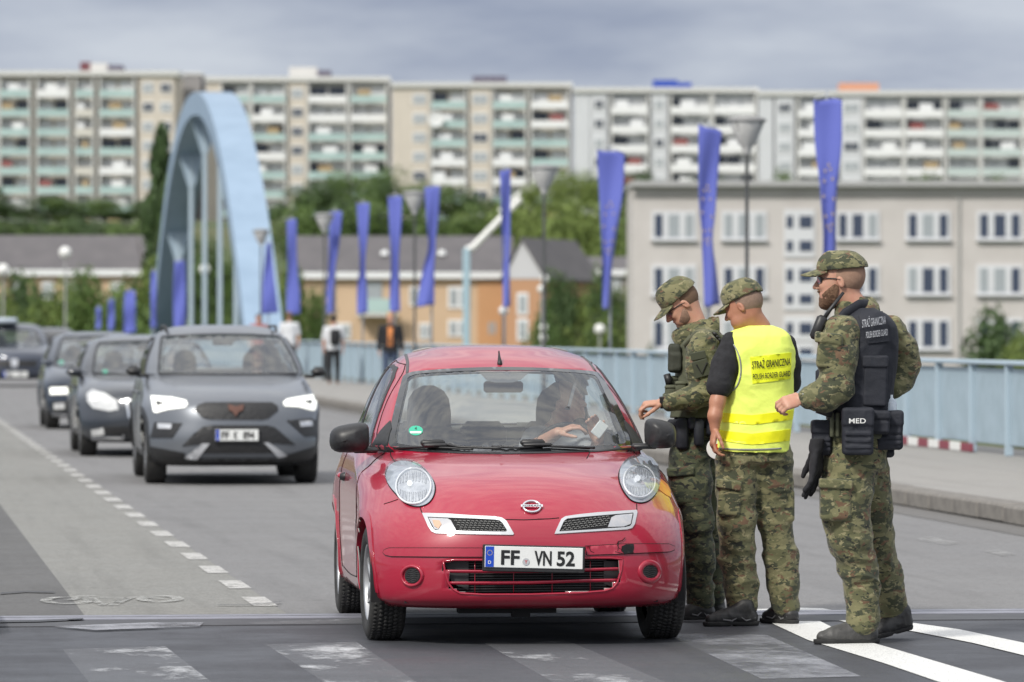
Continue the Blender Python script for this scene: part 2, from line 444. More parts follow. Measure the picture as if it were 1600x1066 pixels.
def worn_paint(name, col, lo=.42, hi=.55, sc=6, stretch=(1, 1, 1), under=None, base=0.0):
    """road paint through whose worn places the asphalt shows"""
    m = bpy.data.materials.new(name); m.use_nodes = True
    nt = m.node_tree; N = nt.nodes; L = nt.links; b = N['Principled BSDF']
    tc = N.new('ShaderNodeTexCoord'); mp = N.new('ShaderNodeMapping'); mp.inputs['Scale'].default_value = stretch; L.new(tc.outputs['Object'], mp.inputs[0])
    n = N.new('ShaderNodeTexNoise'); n.inputs['Scale'].default_value = sc; n.inputs['Detail'].default_value = 9; n.inputs['Roughness'].default_value = .72
    L.new(mp.outputs[0], n.inputs['Vector'])
    r = N.new('ShaderNodeMapRange'); r.inputs[1].default_value = lo; r.inputs[2].default_value = hi; r.inputs[3].default_value = base; L.new(n.outputs[0], r.inputs[0])
    n2 = N.new('ShaderNodeTexNoise'); n2.inputs['Scale'].default_value = 150; n2.inputs['Detail'].default_value = 3; L.new(tc.outputs['Object'], n2.inputs['Vector'])
    r2 = N.new('ShaderNodeMapRange'); r2.inputs[1].default_value = .3; r2.inputs[2].default_value = .5; r2.inputs[3].default_value = .45; L.new(n2.outputs[0], r2.inputs[0])
    mu = N.new('ShaderNodeMath'); mu.operation = 'MULTIPLY'; L.new(r.outputs[0], mu.inputs[0]); L.new(r2.outputs[0], mu.inputs[1])
    b.inputs['Base Color'].default_value = (*col, 1); b.inputs['Roughness'].default_value = .55
    tr = N.new('ShaderNodeBsdfTransparent'); ms = N.new('ShaderNodeMixShader'); L.new(mu.outputs[0], ms.inputs[0]); L.new(tr.outputs[0], ms.inputs[1]); L.new(b.outputs[0], ms.inputs[2]); L.new(ms.outputs[0], N['Material Output'].inputs[0])
    MATS[name] = m
    return m
A_old = asphalt('worn_grey_asphalt', (.138, .136, .137), (.178, .175, .173), .5, grain=95)
A_bike = asphalt('bike_lane_asphalt', (.165, .163, .152), (.135, .134, .127), .55, grain=85)
A_path = asphalt('old_path_asphalt', (.078, .077, .076), (.10, .098, .096), .45, grain=80)
A_new = asphalt('new_dark_asphalt', (.034, .036, .043), (.058, .060, .069), .55, .72, grain=95, wet=.08)
A_walk = asphalt('pavement_concrete', (.245, .235, .22), (.20, .193, .182), .25, grain=60)
M_kerb = mat('kerb_granite', (.22, .205, .185), .85, noise=(7, (.13, .12, .11), .9), bump=(60, .5, .006))
M_bluefence = mat('fence_pale_blue', (.345, .435, .50), .55, noise=(3.5, (.27, .35, .40), .9))
M_bluefence2 = mat('fence_rail_blue', (.36, .45, .52), .5)
# road-aligned shorthand: v to the right of the road's left side, y along the road
def quad(name, x0, x1, y0, y1, z, m, kind='structure'):
    return mk(name, [(x0, y0, z), (x1, y0, z), (x1, y1, z), (x0, y1, z)], [(0, 1, 2, 3)], m, kind=kind)
YJ = ground(600, 965).y           # the joint where the bridge begins
KR, KL, FR = 9.32, -2.7, 13.0     # right kerb, left edge, right parapet
def terrain():
    def hz(x, y):
        d = x * sin(TH) + y * cos(TH); X = x * cos(TH) - y * sin(TH)
        if y < 12: return -.06
        if d > 215:
            t = min(1, max(0, (d - 430) / 260)); t = t * t * (3 - 2 * t)
            return -3.2 + 19.5 * t + 1.1 * t * sin(X * .02) + .5 * sin(x * .03 + y * .02)
        return -7.5
    xs = list(np.linspace(-2600, -260, 12)) + list(np.arange(-240, 241, 10)) + list(np.linspace(260, 2600, 12))
    ys = [-60, 0, 11, 12.5, 30, 60, 100, 150, 200] + list(np.arange(214, 960, 10)) + [1050, 1250, 1700, 2500, 4200]
    V = [(x, y, hz(x, y)) for y in ys for x in xs]; n = len(xs)
    Fc = [(j * n + i, j * n + i + 1, (j + 1) * n + i + 1, (j + 1) * n + i) for j in range(len(ys) - 1) for i in range(n - 1)]
    m = mat('grass_ground', (.055, .085, .03), .95, noise=(.06, (.11, .105, .05), 1.0), bump=(2, .6, .2))
    mk('ground', V, Fc, m, smooth=True, kind='structure')
    quad('river', -900, 900, 14, 212, -6.6, mat('river_water', (.03, .045, .045), .08, bump=(1.5, .3, .1)))
terrain()
MB().box(((KL + FR) / 2, 135, -.55), (FR - KL + 1.2, 246, .9)).obj('bridge_deck', mat('concrete_grey', (.3, .3, .29), .85), kind='structure')
quad('dark_asphalt', -9, 30, -8, YJ, .0, A_new)
quad('road', .0, KR, YJ, 262, .004 - .002, A_old)
mk('cycle_lane', [(1.22, YJ + .12, .006), (2.36, YJ + .12, .006), (2.36, 262, .006), (1.22, 262, .006)], [(0, 1, 2, 3)], A_bike, kind='structure')
mk('path', [(-3.2, YJ + .12, .007), (1.22, YJ + .12, .007), (1.22, 262, .007), (-3.2, 262, .007)], [(0, 1, 2, 3)], A_path, kind='structure')
# expansion joint: pale strips with steel edges
M_steel = mat('joint_steel', (.27, .275, .32), .5, .2, noise=(8, (.19, .19, .22), .8))
M_tar = mat('joint_tar', (.022, .022, .026), .5)
for y0, y1, m_, h in ((-.16, .06, M_steel, .010), (.065, .085, M_tar, .009), (.09, .24, M_steel, .011), (.25, .29, M_tar, .009)):
    MB().box((8.2, YJ + (y0 + y1) / 2, h / 2), (20, y1 - y0, h)).obj('expansion_joint', m_, kind='structure')
MB().box((8.2, YJ - .42, .003), (20, .55, .006)).obj('tar_strip', mat('tar_band', (.060, .062, .07), .7, noise=(4, (.085, .087, .095), .8)), kind='structure')
# pavement on the right with its kerbstones
MB().box(((KR + .32 + FR + .8) / 2, YJ + .4 + 116, .075), (FR + .8 - KR - .32, 232, .15)).obj('pavement', A_walk, kind='structure')
kb = root('kerb', 'long pale granite kerb along the right-hand pavement of the bridge', 'kerb', (KR + .16, YJ, 0))
y = 0; i = 0
st = {}
while y < 225:
    l = 1.0 if y < 90 else 6.0
    if l not in st: st[l] = MB().rbox((0, 0, .08), (.3, l - .012, .16), .02)
    if l == 1.0 or True:
        nm = 'kerbstone'
        if l not in MATS:
            o = st[l].obj(nm, M_kerb, kb); MATS[l] = o.data
        else: o = bpy.data.objects.new(nm, MATS[l]); link(o, kb)
        o.location = (random.uniform(-.006, .006), y + l / 2, random.uniform(-.006, .004))
    y += l; i += 1
gt = mk('gutter', [(KR - .42, YJ, .006), (KR, YJ, .006), (KR, 250, .006), (KR - .42, 250, .006)], [(0, 1, 2, 3)], asphalt('gutter_asphalt', (.12, .115, .11), (.15, .145, .14), .3), kind='structure')
# low kerb in the bottom left corner
g0 = ground(-14, 985)
MB().rbox((g0.x - .28, g0.y + .35, .06), (.62, 1.5, .13), .03).obj('kerb_end', M_kerb, kind='structure')
# ------------------------------------------------------------------ paint on the road
PW = worn_paint('faded_white_line', (.50, .49, .47), .30, .5, 9, under=(.19, .185, .18))
PN = worn_paint('fresh_white_line', (.74, .74, .72), .2, .36, 7)
PZ = worn_paint('worn_crossing_paint', (.58, .59, .61), .52, .66, 1.5, (1.0, .45, 1), base=.08, under=(.062, .064, .074))
PZ2 = worn_paint('faint_crossing_paint', (.40, .41, .45), .42, .70, 1.6, (1.0, .6, 1), under=(.060, .062, .072), base=.06)
def marking(name, px, m, z, smooth_px=False):
    P = [ground(a, b) for a, b in px]
    ar = sum(P[i].x * P[(i + 1) % len(P)].y - P[(i + 1) % len(P)].x * P[i].y for i in range(len(P)))
    if ar < 0: P = P[::-1]
    V2, Fc = fill2d([(p.x, p.y) for p in P], .25)
    V = [(v[0], v[1], z) for v in V2]
    out = []
    for f in Fc:
        a, b, c = (V2[i] for i in f[:3])
        out.append(f if (b - a).cross(c - a) > 0 else f[::-1])
    return mk(name, V, out, m, kind='structure')
yy = YJ + 1.1; vdash = 2.30; k = 0
while yy < 150:
    mk('lane_dash', [(vdash - .07, yy, .010), (vdash + .07, yy, .010), (vdash + .07, yy + 1.0, .010), (vdash - .07, yy + 1.0, .010)], [(0, 1, 2, 3)], PW, kind='structure'); yy += 2.0 if yy < 60 else 1.95; k += 1
worn_paint('ghost_line', (.30, .295, .29), .3, .6, 6, under=(.17, .165, .165))
for q in (((1430, 844), (1455, 840), (1500, 850), (1478, 853)), ((1535, 862), (1560, 860), (1590, 868), (1566, 870))): marking('ghost_dash', q, MATS['ghost_line'], .006)
marking('crossing_bar', [(98, 1016), (258, 1011), (342, 1076), (146, 1076)], PZ, .004)
marking('crossing_bar', [(415, 1008), (556, 1004), (664, 1076), (520, 1076)], PZ, .004)
marking('crossing_bar', [(746, 1000), (874, 997), (1060, 1076), (880, 1076)], PZ, .004)
marking('crossing_bar', [(1040, 992), (1188, 989), (1345, 1058), (1190, 1062)], PZ2, .004)
for q in (((82, 982), (235, 976), (318, 976), (312, 982), (150, 988)), ((386, 976), (560, 970), (596, 971), (590, 976), (400, 979)), ((665, 967), (880, 960), (895, 964), (880, 969), (680, 972)), ((1020, 958), (1085, 955), (1100, 958), (1040, 961))):
    marking('cross_line', q, PZ2 if q[0][0] < 300 else PZ, .012)
marking('turn_marking', [(1176, 953), (1236, 951), (1262, 962), (1330, 996), (1400, 1016), (1568, 1066), (1600, 1078), (1500, 1078), (1380, 1037), (1262, 1001), (1208, 976)], PN, .004)
marking('turn_marking', [(1236, 950.5), (1285, 952), (1330, 960), (1425, 974.5), (1500, 985), (1610, 1008), (1610, 1028), (1520, 1006), (1428, 988), (1330, 975), (1262, 961)], PN, .005)
# bicycle painted across the path edge
M_bk = worn_paint('bicycle_sign_paint', (.42, .42, .40), .40, .62, 12, under=(.19, .19, .175))
def bike_sign():
    bs = MB()
    def stroke(pts, w=.05, closed=False):
        P = [ground(*p) for p in pts]; n = len(P); V = []
        for i, p in enumerate(P):
            a = P[max(i - 1, 0)] if not closed else P[i - 1]; b = P[min(i + 1, n - 1)] if not closed else P[(i + 1) % n]
            t = (b - a).normalized(); nn = Vector((-t.y, t.x, 0)) * w / 2; V += [(p + nn).to_tuple()[:2] + (.014,), (p - nn).to_tuple()[:2] + (.014,)]
        bs.add(V, [(2 * i, 2 * i + 1, 2 * i + 3, 2 * i + 2) for i in range(n - 1)] + ([(2 * n - 2, 2 * n - 1, 1, 0)] if closed else []))
    el = lambda cx, cy, rx, ry: [(cx + rx * cos(a), cy + ry * sin(a)) for a in [2 * pi * i / 28 for i in range(28)]]
    stroke(el(106, 941.5, 34, 5.2), .07, True); stroke(el(250, 939, 28, 4.6), .07, True)
    stroke([(106, 941), (140, 936), (200, 938), (160, 949), (140, 936)], .06); stroke([(200, 938), (175, 949), (160, 949)], .06); stroke([(200, 938), (222, 935), (250, 939)], .06); stroke([(118, 935), (150, 934)], .06)
    bs.obj('bicycle_symbol', M_bk, kind='structure')
bike_sign()
# tar seams and a drain slit on the left
for q, w in (([(0, 931), (40, 928), (85, 929)], .05), ([(340, 949), (390, 949), (440, 944)], .02), ([(0, 975), (60, 974), (130, 971)], .05)):
    P = [ground(*p) for p in q]; m = MB()
    V = []
    for p in P: V += [(p.x, p.y - w, .016), (p.x, p.y + w, .016)]
    m.add(V, [(0, 2, 3, 1), (2, 4, 5, 3)]); m.obj('tar_seam', M_tar, kind='structure')
# ------------------------------------------------------------------ parapet on the right
fence = root('parapet', 'long pale blue sheet-metal parapet of the bridge behind the officers', 'fence', (FR, 0, .15))
pm = {}
Y0, PP = 42.0, 1.92
ntot = int((252 - Y0) / PP)
for k in range(ntot):
    y = Y0 + k * PP
    for nm, mk_ in (('fence_panel', lambda: MB().rbox((0, 0, .56), (.03, PP - .075, .88), .006)), ('fence_post', lambda: MB().rbox((-.03, 0, .52), (.09, .07, 1.04), .008))):
        if nm not in pm: o = mk_().obj(nm, M_bluefence if nm == 'fence_panel' else M_bluefence2, fence); pm[nm] = o.data
        else: o = bpy.data.objects.new(nm, pm[nm]); link(o, fence)
        o.location = (random.uniform(-.003, .003), y + (PP / 2 if nm == 'fence_panel' else 0), 0)
    if k % 4 == 0:
        if 'rail' not in pm: o = MB().rbox((-.02, 0, 1.065), (.15, PP * 4 - .01, .055), .015).obj('top_rail', M_bluefence2, fence); pm['rail'] = o.data
        else: o = bpy.data.objects.new('top_rail', pm['rail']); link(o, fence)
        o.location = (0, y + PP * 2, 0)
# fine vertical ribs of the panels: relief, joined
rb = MB()
for k in range(int(ntot * 11)): 
    y = Y0 + k * PP / 11 + .06
    if y < 150: rb.box((FR - .0165, y, .71), (.005, .016, .86))
rb.obj('panel_rib', M_bluefence, None)
bpy.data.objects['panel_rib'].parent = fence; bpy.data.objects['panel_rib'].location = (-FR, 0, -.15); bpy.data.objects['panel_rib']['kind'] = 'stuff'
# left parapet, mostly outside the picture
lf = root('parapet', 'pale blue parapet on the left-hand side of the bridge, far behind the queue of cars', 'fence', (-3.6, 0, .0))
for k in range(42):
    y = 43 + k * 5
    MB().rbox((0, y, .58), (.03, 4.9, .95), .006).obj('fence_panel', M_bluefence, lf); MB().rbox((-.03, y - 2.5, .55), (.09, .08, 1.1), .008).obj('fence_post', M_bluefence2, lf)
# low red and white board seen under the parapet's foot
bar = root('barrier_board', 'low red and white striped board lying behind the foot of the parapet', 'barrier', (0, 0, 0))
q0 = at(1424, 694, 58.9); q1 = at(1474, 699, 57.9)
for k in range(7):
    MB().rbox((FR - .10, 63.0 - k * .62, .21), (.03, .60, .10), .004).obj('stripe_board', mat('board_red', (.22, .04, .06), .6) if k % 2 == 0 else M_white, bar)
# ------------------------------------------------------------------ the arch of the bridge
M_arch_s = mat('arch_side_blue', (.27, .37, .49), .45, noise=(.8, (.22, .31, .42), .9), bump=(3, .3, .02))
def arch():
    r = root('bridge_arch', 'tall light blue steel arch of the bridge with vertical hangers', 'bridge arch', (13.6, 216, 0))
    yn, yf, hh = -33.5, 31.5, 11.45; w = 1.4; dz = 1.0
    N_ = 60; V = []
    for i in range(N_ + 1):
        t = i / N_; y = yn + (yf - yn) * t; s = (2 * t - 1); z = hh * (1 - abs(s)**2.15)
        dydt = (yf - yn); dzdt = -hh * 2.15 * abs(s)**1.15 * 2 * (1 if s > 0 else -1)
        l = sqrt(dydt**2 + dzdt**2); ny, nz = -dzdt / l, dydt / l
        for dx in (0, w):
            for e in (0, -.95):
                V.append((dx, y + ny * e, z + nz * e + .0))
    Fc = []
    for i in range(N_):
        a = 4 * i; b = a + 4
        Fc += [(a, a + 2, b + 2, b), (a + 1, b + 1, b + 3, a + 3), (a, b, b + 1, a + 1), (a + 2, a + 3, b + 3, b + 2)]
    Fc += [(0, 1, 3, 2), (4 * N_, 4 * N_ + 2, 4 * N_ + 3, 4 * N_ + 1)]
    m = mk('arch_rib', V, Fc, M_arch_s, r)
    for i in range(9):   # cross joints of the steel boxes
        pass
    for i, t in enumerate((.82, .675, .535, .39, .25, .13)):
        y = yn + (yf - yn) * t; s = 2 * t - 1; z = hh * (1 - abs(s)**2.15) - 1.1
        h = MB(); h.rbox((w / 2, y, z / 2), (.19, .19, z), .03); h.obj('hanger', mat('hanger_blue', (.40, .49, .56), .5), r)
        g = MB(); g.add([(w / 2 - .62, y - .05, z + .3), (w / 2 + .62, y - .05, z + .3), (w / 2 + .14, y - .05, z - 1.3), (w / 2 - .14, y - .05, z - 1.3), (w / 2 - .62, y + .05, z + .3), (w / 2 + .62, y + .05, z + .3), (w / 2 + .14, y + .05, z - 1.3), (w / 2 - .14, y + .05, z - 1.3)],
                        [(0, 3, 2, 1), (4, 5, 6, 7), (0, 1, 5, 4), (1, 2, 6, 5), (2, 3, 7, 6), (3, 0, 4, 7)]); g.obj('hanger_gusset', mat('gusset_blue', (.33, .42, .50), .5), r)
arch()
# ------------------------------------------------------------------ lamps and flags along the parapet
M_pole = mat('lamp_post_dark', (.035, .038, .04), .5)
M_lampglass = mat('lamp_shade_glass', (.60, .60, .59), .25, noise=(8, (.46, .46, .46), .8))
def street_lamp(y, v, h, label):
    r = root('street_lamp', label, 'street lamp', (v, y, .15), group='street lamps along the parapet')
    MB().tube([(0, 0, 0), (0, 0, .9), (0, 0, .92), (0, 0, h - .55)], [.06, .055, .034, .028], 10).obj('pole', M_pole, r, True)
    MB().lathe([(.03, h - .56), (.07, h - .5), (.085, h - .44), (.13, h - .40), (.27, h - .07), (.27, h - .055), (.02, h - .055)], n=20).obj('lamp_shade', M_lampglass, r, True)
    MB().lathe([(.29, h - .07), (.30, h - .05), (.20, h - .0), (.0, h + .02)], n=20).obj('lamp_cap', mat('lamp_cap_grey', (.25, .25, .25), .5), r, True)
    for k in range(4):
        a = pi / 4 + k * pi / 2
        MB().tube([(cos(a) * .09, sin(a) * .09, h - .44), (cos(a) * .275, sin(a) * .275, h - .06)], .008, 5).obj('stay', M_pole, r)
for i, (px, lab) in enumerate(((1167, 'nearest dark street lamp, its glass cone above the capped officers'), (850, 'dark street lamp in front of green trees, right of the thin twisted flag'), (648, 'dark street lamp between two twisted flags in front of the peach building'), (507, 'dark street lamp right of the arch, left end of the peach building'), (408, 'faint street lamp standing in front of the right leg of the blue arch'))):
    al = math.atan((px - 800) / 8000) + TH; y = 12.86 / tan(al)
    street_lamp(y, 12.86, 4.72 - .15 + (i > 1) * .12, lab)
M_flag = mat('flag_blue', (.10, .125, .45), .75, sheen=.3)
M_star = mat('flag_star_yellow', (.55, .42, .16), .6)
def flag(px, ytop, wid, ybot, prof, v, label, stars=0, lean=0.0, skew=0.0):
    """prof: (t down the flag, relative width, sideways shift in m) - a banner hanging from a pole's short arm"""
    al = math.atan((px - 800) / 8000) + TH; y = v / tan(al)
    D = y * cos(TH) + v * sin(TH)
    zt = CAMH + (YH - ytop) / F * D - .15; zb = CAMH + (YH - ybot) / F * D - .15; Wd = wid / F * D
    r = root('banner_flag', label, 'flag', (v, y, .15), 0, 'blue flags hung along the bridge')
    base_z = zb
    MB().tube([(.0, .2, 0), (0, .2, zt + .12)], [.028, .018], 8).obj('pole', mat('flag_pole_grey', (.33, .35, .38), .5), r, True)
    MB().tube([(-Wd * .52, .1, zt + skew * .5), (0, .2, zt + .06), (Wd * .52, .1, zt - skew * .5)], .012, 6).obj('arm', mat('flag_pole_grey', (0, 0, 0)), r, True)
    nz, nx = 40, 12; V = []
    T = [p[0] for p in prof]
    for j in range(nz + 1):
        t = j / nz; ww = Wd * pchip(T, [p[1] for p in prof], [t])[0]; sh = pchip(T, [p[2] for p in prof], [t])[0]
        for i in range(nx + 1):
            u = i / nx - .5
            fold = (.025 + .06 * t) * sin(u * 7 + t * 5) * (1 - ww / Wd * .6) + .05 * sin(t * 7 + u * 2 + px)
            V.append((sh + u * ww * cos(TH), .1 - u * ww * sin(TH) + fold, zt + (zb - zt) * t - skew * u * (1 - t) * 1.0 + .02 * sin(u * 5)))
    Fc = [(j * (nx + 1) + i, (j + 1) * (nx + 1) + i, (j + 1) * (nx + 1) + i + 1, j * (nx + 1) + i + 1) for j in range(nz) for i in range(nx)]
    c = mk('cloth', V, Fc, M_flag, r, True)
    md = c.modifiers.new('thickness', 'SOLIDIFY'); md.thickness = .006
    if stars:
        m = MB()
        for k in range(stars):
            a = 2 * pi * k / stars; t = .50 + .17 * cos(a); u = .26 * sin(a)
            j = int(t * nz); i = min(nx - 1, max(0, int((u + .5) * nx)))
            p = Vector(V[j * (nx + 1) + i]) + Vector((0, -.03, 0)); s_ = .034
            m.add([p + Vector((cos(b) * s_ * (1 if q % 2 == 0 else .42) * .6, 0, sin(b) * s_ * (1 if q % 2 == 0 else .42))) for q, b in enumerate([pi / 2 + pi * q / 5 for q in range(10)])], [tuple(range(10))])
        m.obj('ring_of_stars', M_star, c, kind='stuff')
    return r
tw = lambda a, b, c_, s=0: [(0, 1, 0), (.3, a, s * .3), (.55, b, s * .7), (.8, c_, s), (1, c_ * 1.02, s)]
FL = [(1296, 155, 44, 470, [(0, 1, 0), (.2, .93, .0), (.45, .62, .0), (.7, .5, .03), (1, .5, .05)], 'nearest and tallest blue flag with yellow stars, above the bearded officer', 12, 0.02),
      (1111, 200, 38, 478, [(0, .98, 0), (.15, .9, -.02), (.45, .66, -.04), (.62, .42, -.04), (.8, .55, .0), (1, .70, .04)], 'blue flag narrowing to a waist above the cap of the officer in the yellow vest', 12, .14),
      (956, 236, 44, 482, [(0, 1, 0), (.2, .88, .0), (.5, .58, -.04), (.75, .36, -.06), (1, .28, -.07)], 'blue flag with a slanting top left of the pale grey building', 12, .08),
      (790, 266, 20, 480, [(0, .85, 0), (.4, .7, .02), (.7, .5, .03), (1, .62, .04)], 'thin twisted blue flag crossing the white slanted boom', 0, 0),
      (676, 292, 24, 478, [(0, 1, 0), (.3, .75, .0), (.48, .5, .0), (.7, .75, -.08), (1, 1.15, -.16)], 'twisted blue flag flaring wide at its foot before the peach building', 0, .02),
      (618, 307, 22, 488, tw(.8, .6, .7, .0), 'blue flag left of the lamp in front of the peach building, waist in the middle', 0, .02),
      (568, 318, 20, 490, tw(.7, .45, .8, -.02), 'slim blue flag hanging before the balcony of the peach building', 0, .02),
      (525, 331, 20, 490, tw(.85, .6, .55, -.15), 'blue flag just right of the far lamp, drifting to the left at its foot', 0, .02),
      (456, 343, 15, 492, tw(1.0, 1.1, 1.4, .05), 'blue flag hanging beside the right leg of the arch', 0, 0),
      (420, 380, 14, 490, [(0, .5, 0), (.4, 1.1, .0), (1, 1.9, .05)], 'blue flag seen against the right leg of the arch', 0, 0)]
for (px, yt, w_, yb, prof, lab, ns, sk) in FL: flag(px, yt, w_, yb, prof, 13.25, lab, ns, 0, sk)
# flags on the left-hand side of the bridge
for px, yt, w_, yb, v, lab in ((281, 408, 20, 512, 12.2, 'wide blue flag between the arch\'s far leg and its first hanger'), (203, 455, 19, 520, None, 'blue flag low above the roofs of the queuing cars'), (174, 468, 10, 516, None, 'smaller blue flag left of the one above the car roofs'), (154, 480, 8, 514, None, 'smallest and leftmost blue flag'), (240, 424, 9, 512, None, 'narrow blue flag just left of the arch')):
    if v is None:
        p = at(px, 500, {203: 190, 174: 225, 154: 255, 240: 165}[px]); v = p.x
        al = math.atan((px - 800) / 8000) + TH
    flag(px, yt, w_, yb, [(0, .8, 0), (.5, 1, 0), (1, .95, 0)], v, lab)
# ------------------------------------------------------------------ buildings
def bldg(name, label, px, D, W_, z0, z1, depth, wallmat, yaw=0.0, rz=None):
    """root at the bottom left corner of the facade facing the camera; local x right, z up"""
    p = at(px, YH, D); p.z = z0
    r = root(name, label, 'building', p, -TH + yaw)
    return r
M_wg = mat('panel_wall_grey', (.60, .59, .57), .85, noise=(.25, (.50, .49, .48), .8))
M_wb = mat('panel_wall_beige', (.62, .565, .49), .85, noise=(.25, (.53, .485, .42), .8))
M_ww = mat('panel_wall_white', (.62, .635, .66), .85, noise=(.25, (.54, .56, .58), .8))
M_shade = mat('loggia_wall', (.36, .35, .35), .9)
M_pt = mat('parapet_teal', (.42, .56, .54), .7, noise=(.5, (.33, .46, .45), .8)); M_pw = mat('parapet_white', (.78, .79, .79), .7); M_pb = mat('parapet_cream', (.60, .58, .52), .7)
M_pr = mat('parapet_red_trim', (.45, .17, .13), .7)
M_wf = mat('window_frame_white', (.78, .79, .80), .5); M_pane = mat('window_pane', (.035, .045, .065), .12, spec=.8); M_pane2 = mat('window_pane_curtained', (.35, .38, .40), .25, spec=.8)
M_slab = mat('slab_grey', (.62, .62, .60), .8)
SH = {}
def shared(key, fn):
    """one mesh, many objects"""
    if key not in SH:
        o = fn(); SH[key] = o.data; return o
    o = bpy.data.objects.new(key[0], SH[key]); COL.objects.link(o); return o
def far_window(parent, x, z, w, h, y=-.03, n=2, dark=True):
    o = shared(('window', round(w, 2), round(h, 2)), lambda: MB().box((0, 0, 0), (w, .10, h)).obj('window', M_wf)); o.parent = parent; o.location = (x, y, z)
    pw = (w - .12 * (n + 1)) / n
    for i in range(n):
        q = shared(('pane', round(pw, 2), round(h, 2), dark), lambda: MB().box((0, 0, 0), (pw, .04, h - .28)).obj('pane', M_pane if dark else M_pane2)); q.parent = o
        q.location = (-w / 2 + .12 + pw / 2 + i * (pw + .12), -.05, 0)
def block(label, px0, px1, ytop, D, cols, storeys, wallm, gable=None, roofbox=(), stairs=()):
    """slab block of flats: cols = (kind, px left, px right, material)"""
    s = D / F; top = CAMH + (YH - ytop) * s; fh = 2.8; z0 = top - 1.0 - storeys * fh
    p = at(px0, YH, D); p.z = z0
    r = root('apartment_block', label, 'apartment block', p, -TH)
    W_ = (px1 - px0) * s; X = lambda px: (px - px0) * s
    Hh = top - z0
    MB().box((W_ / 2, 6.7, Hh / 2 - .3), (W_, 11, Hh - .6)).obj('wall', wallm, r)
    MB().box((W_ / 2, 5.9, Hh - .25), (W_ + .3, 12.6, .7)).obj('roof_edge', M_slab, r)
    rnd = random.Random(int(px0 * 7 + 3))
    for kind, a, b, m in cols:
        a, b = X(a), X(b)
        if kind == 'wall': MB().box(((a + b) / 2, .62, Hh / 2 - .3), (b - a, 1.16, Hh - .6)).obj('wall_panel', m, r)
        elif kind == 'win':
            MB().box(((a + b) / 2, .62, Hh / 2 - .3), (b - a + .9, 1.16, Hh - .6)).obj('wall_panel', m, r)
            for k in range(storeys): far_window(r, (a + b) / 2, Hh - 1.0 - k * fh - 1.35, (b - a), 1.5, y=0.0, dark=rnd.random() < .3)
        elif kind == 'bal':
            for k in range(storeys):
                zb = Hh - 1.0 - (k + 1) * fh
                o = shared(('balcony', round(b - a, 2), m[min(k, len(m) - 1)].name), lambda: None) if False else None
                mm = m[rnd.randrange(len(m))] if isinstance(m, (list, tuple)) else m
                bo = MB(); bo.box(((a + b) / 2, .12, zb + .06), (b - a, 1.5, .16)); o = bo.obj('balcony', M_slab, r)
                MB().box(((a + b) / 2, -.62, zb + .62), (b - a - .06, .07, 1.0)).obj('balcony_panel', mm, o)
                # rooms behind
                n = max(1, int((b - a) / 1.9)); ww = (b - a) / n
                for i in range(n):
                    dk = rnd.random() < .26
                    q = shared(('window', round(ww, 1), 'd', dk), lambda: MB().box((0, 0, 0), (ww * .82, .08, 1.9)).obj('window', M_wf if not dk else M_pane)); q.parent = o
                    q.location = (a + ww * (i + .5), 1.14, zb + 1.5)
                if rnd.random() < .55:   # glazed or curtained loggia, sunshade
                    c = rnd.choice([M_wf, M_pw, M_wf, mat('awning_red', (.28, .09, .085), .8), mat('awning_ochre', (.40, .30, .17), .8)])
                    u = a + rnd.random() * (b - a) * .5; MB().box((u + (b - a) * .22, -.3, zb + 1.55), ((b - a) * .36, .1, .95)).obj('screen', c, o)
            for xx in (a, b): MB().box((xx, .25, Hh / 2 - .5), (.28, 1.75, Hh - 1.0)).obj('dividing_wall', M_slab, r)
    for a, b, yt, m in roofbox:
        h = (ytop - yt) * s
        MB().box(((X(a) + X(b)) / 2, 6, Hh + h / 2), (X(b) - X(a), 5, h)).obj('roof_house', m, r)
    if gable:
        pass
    return r
T2 = [M_pt, M_pt, M_pw]
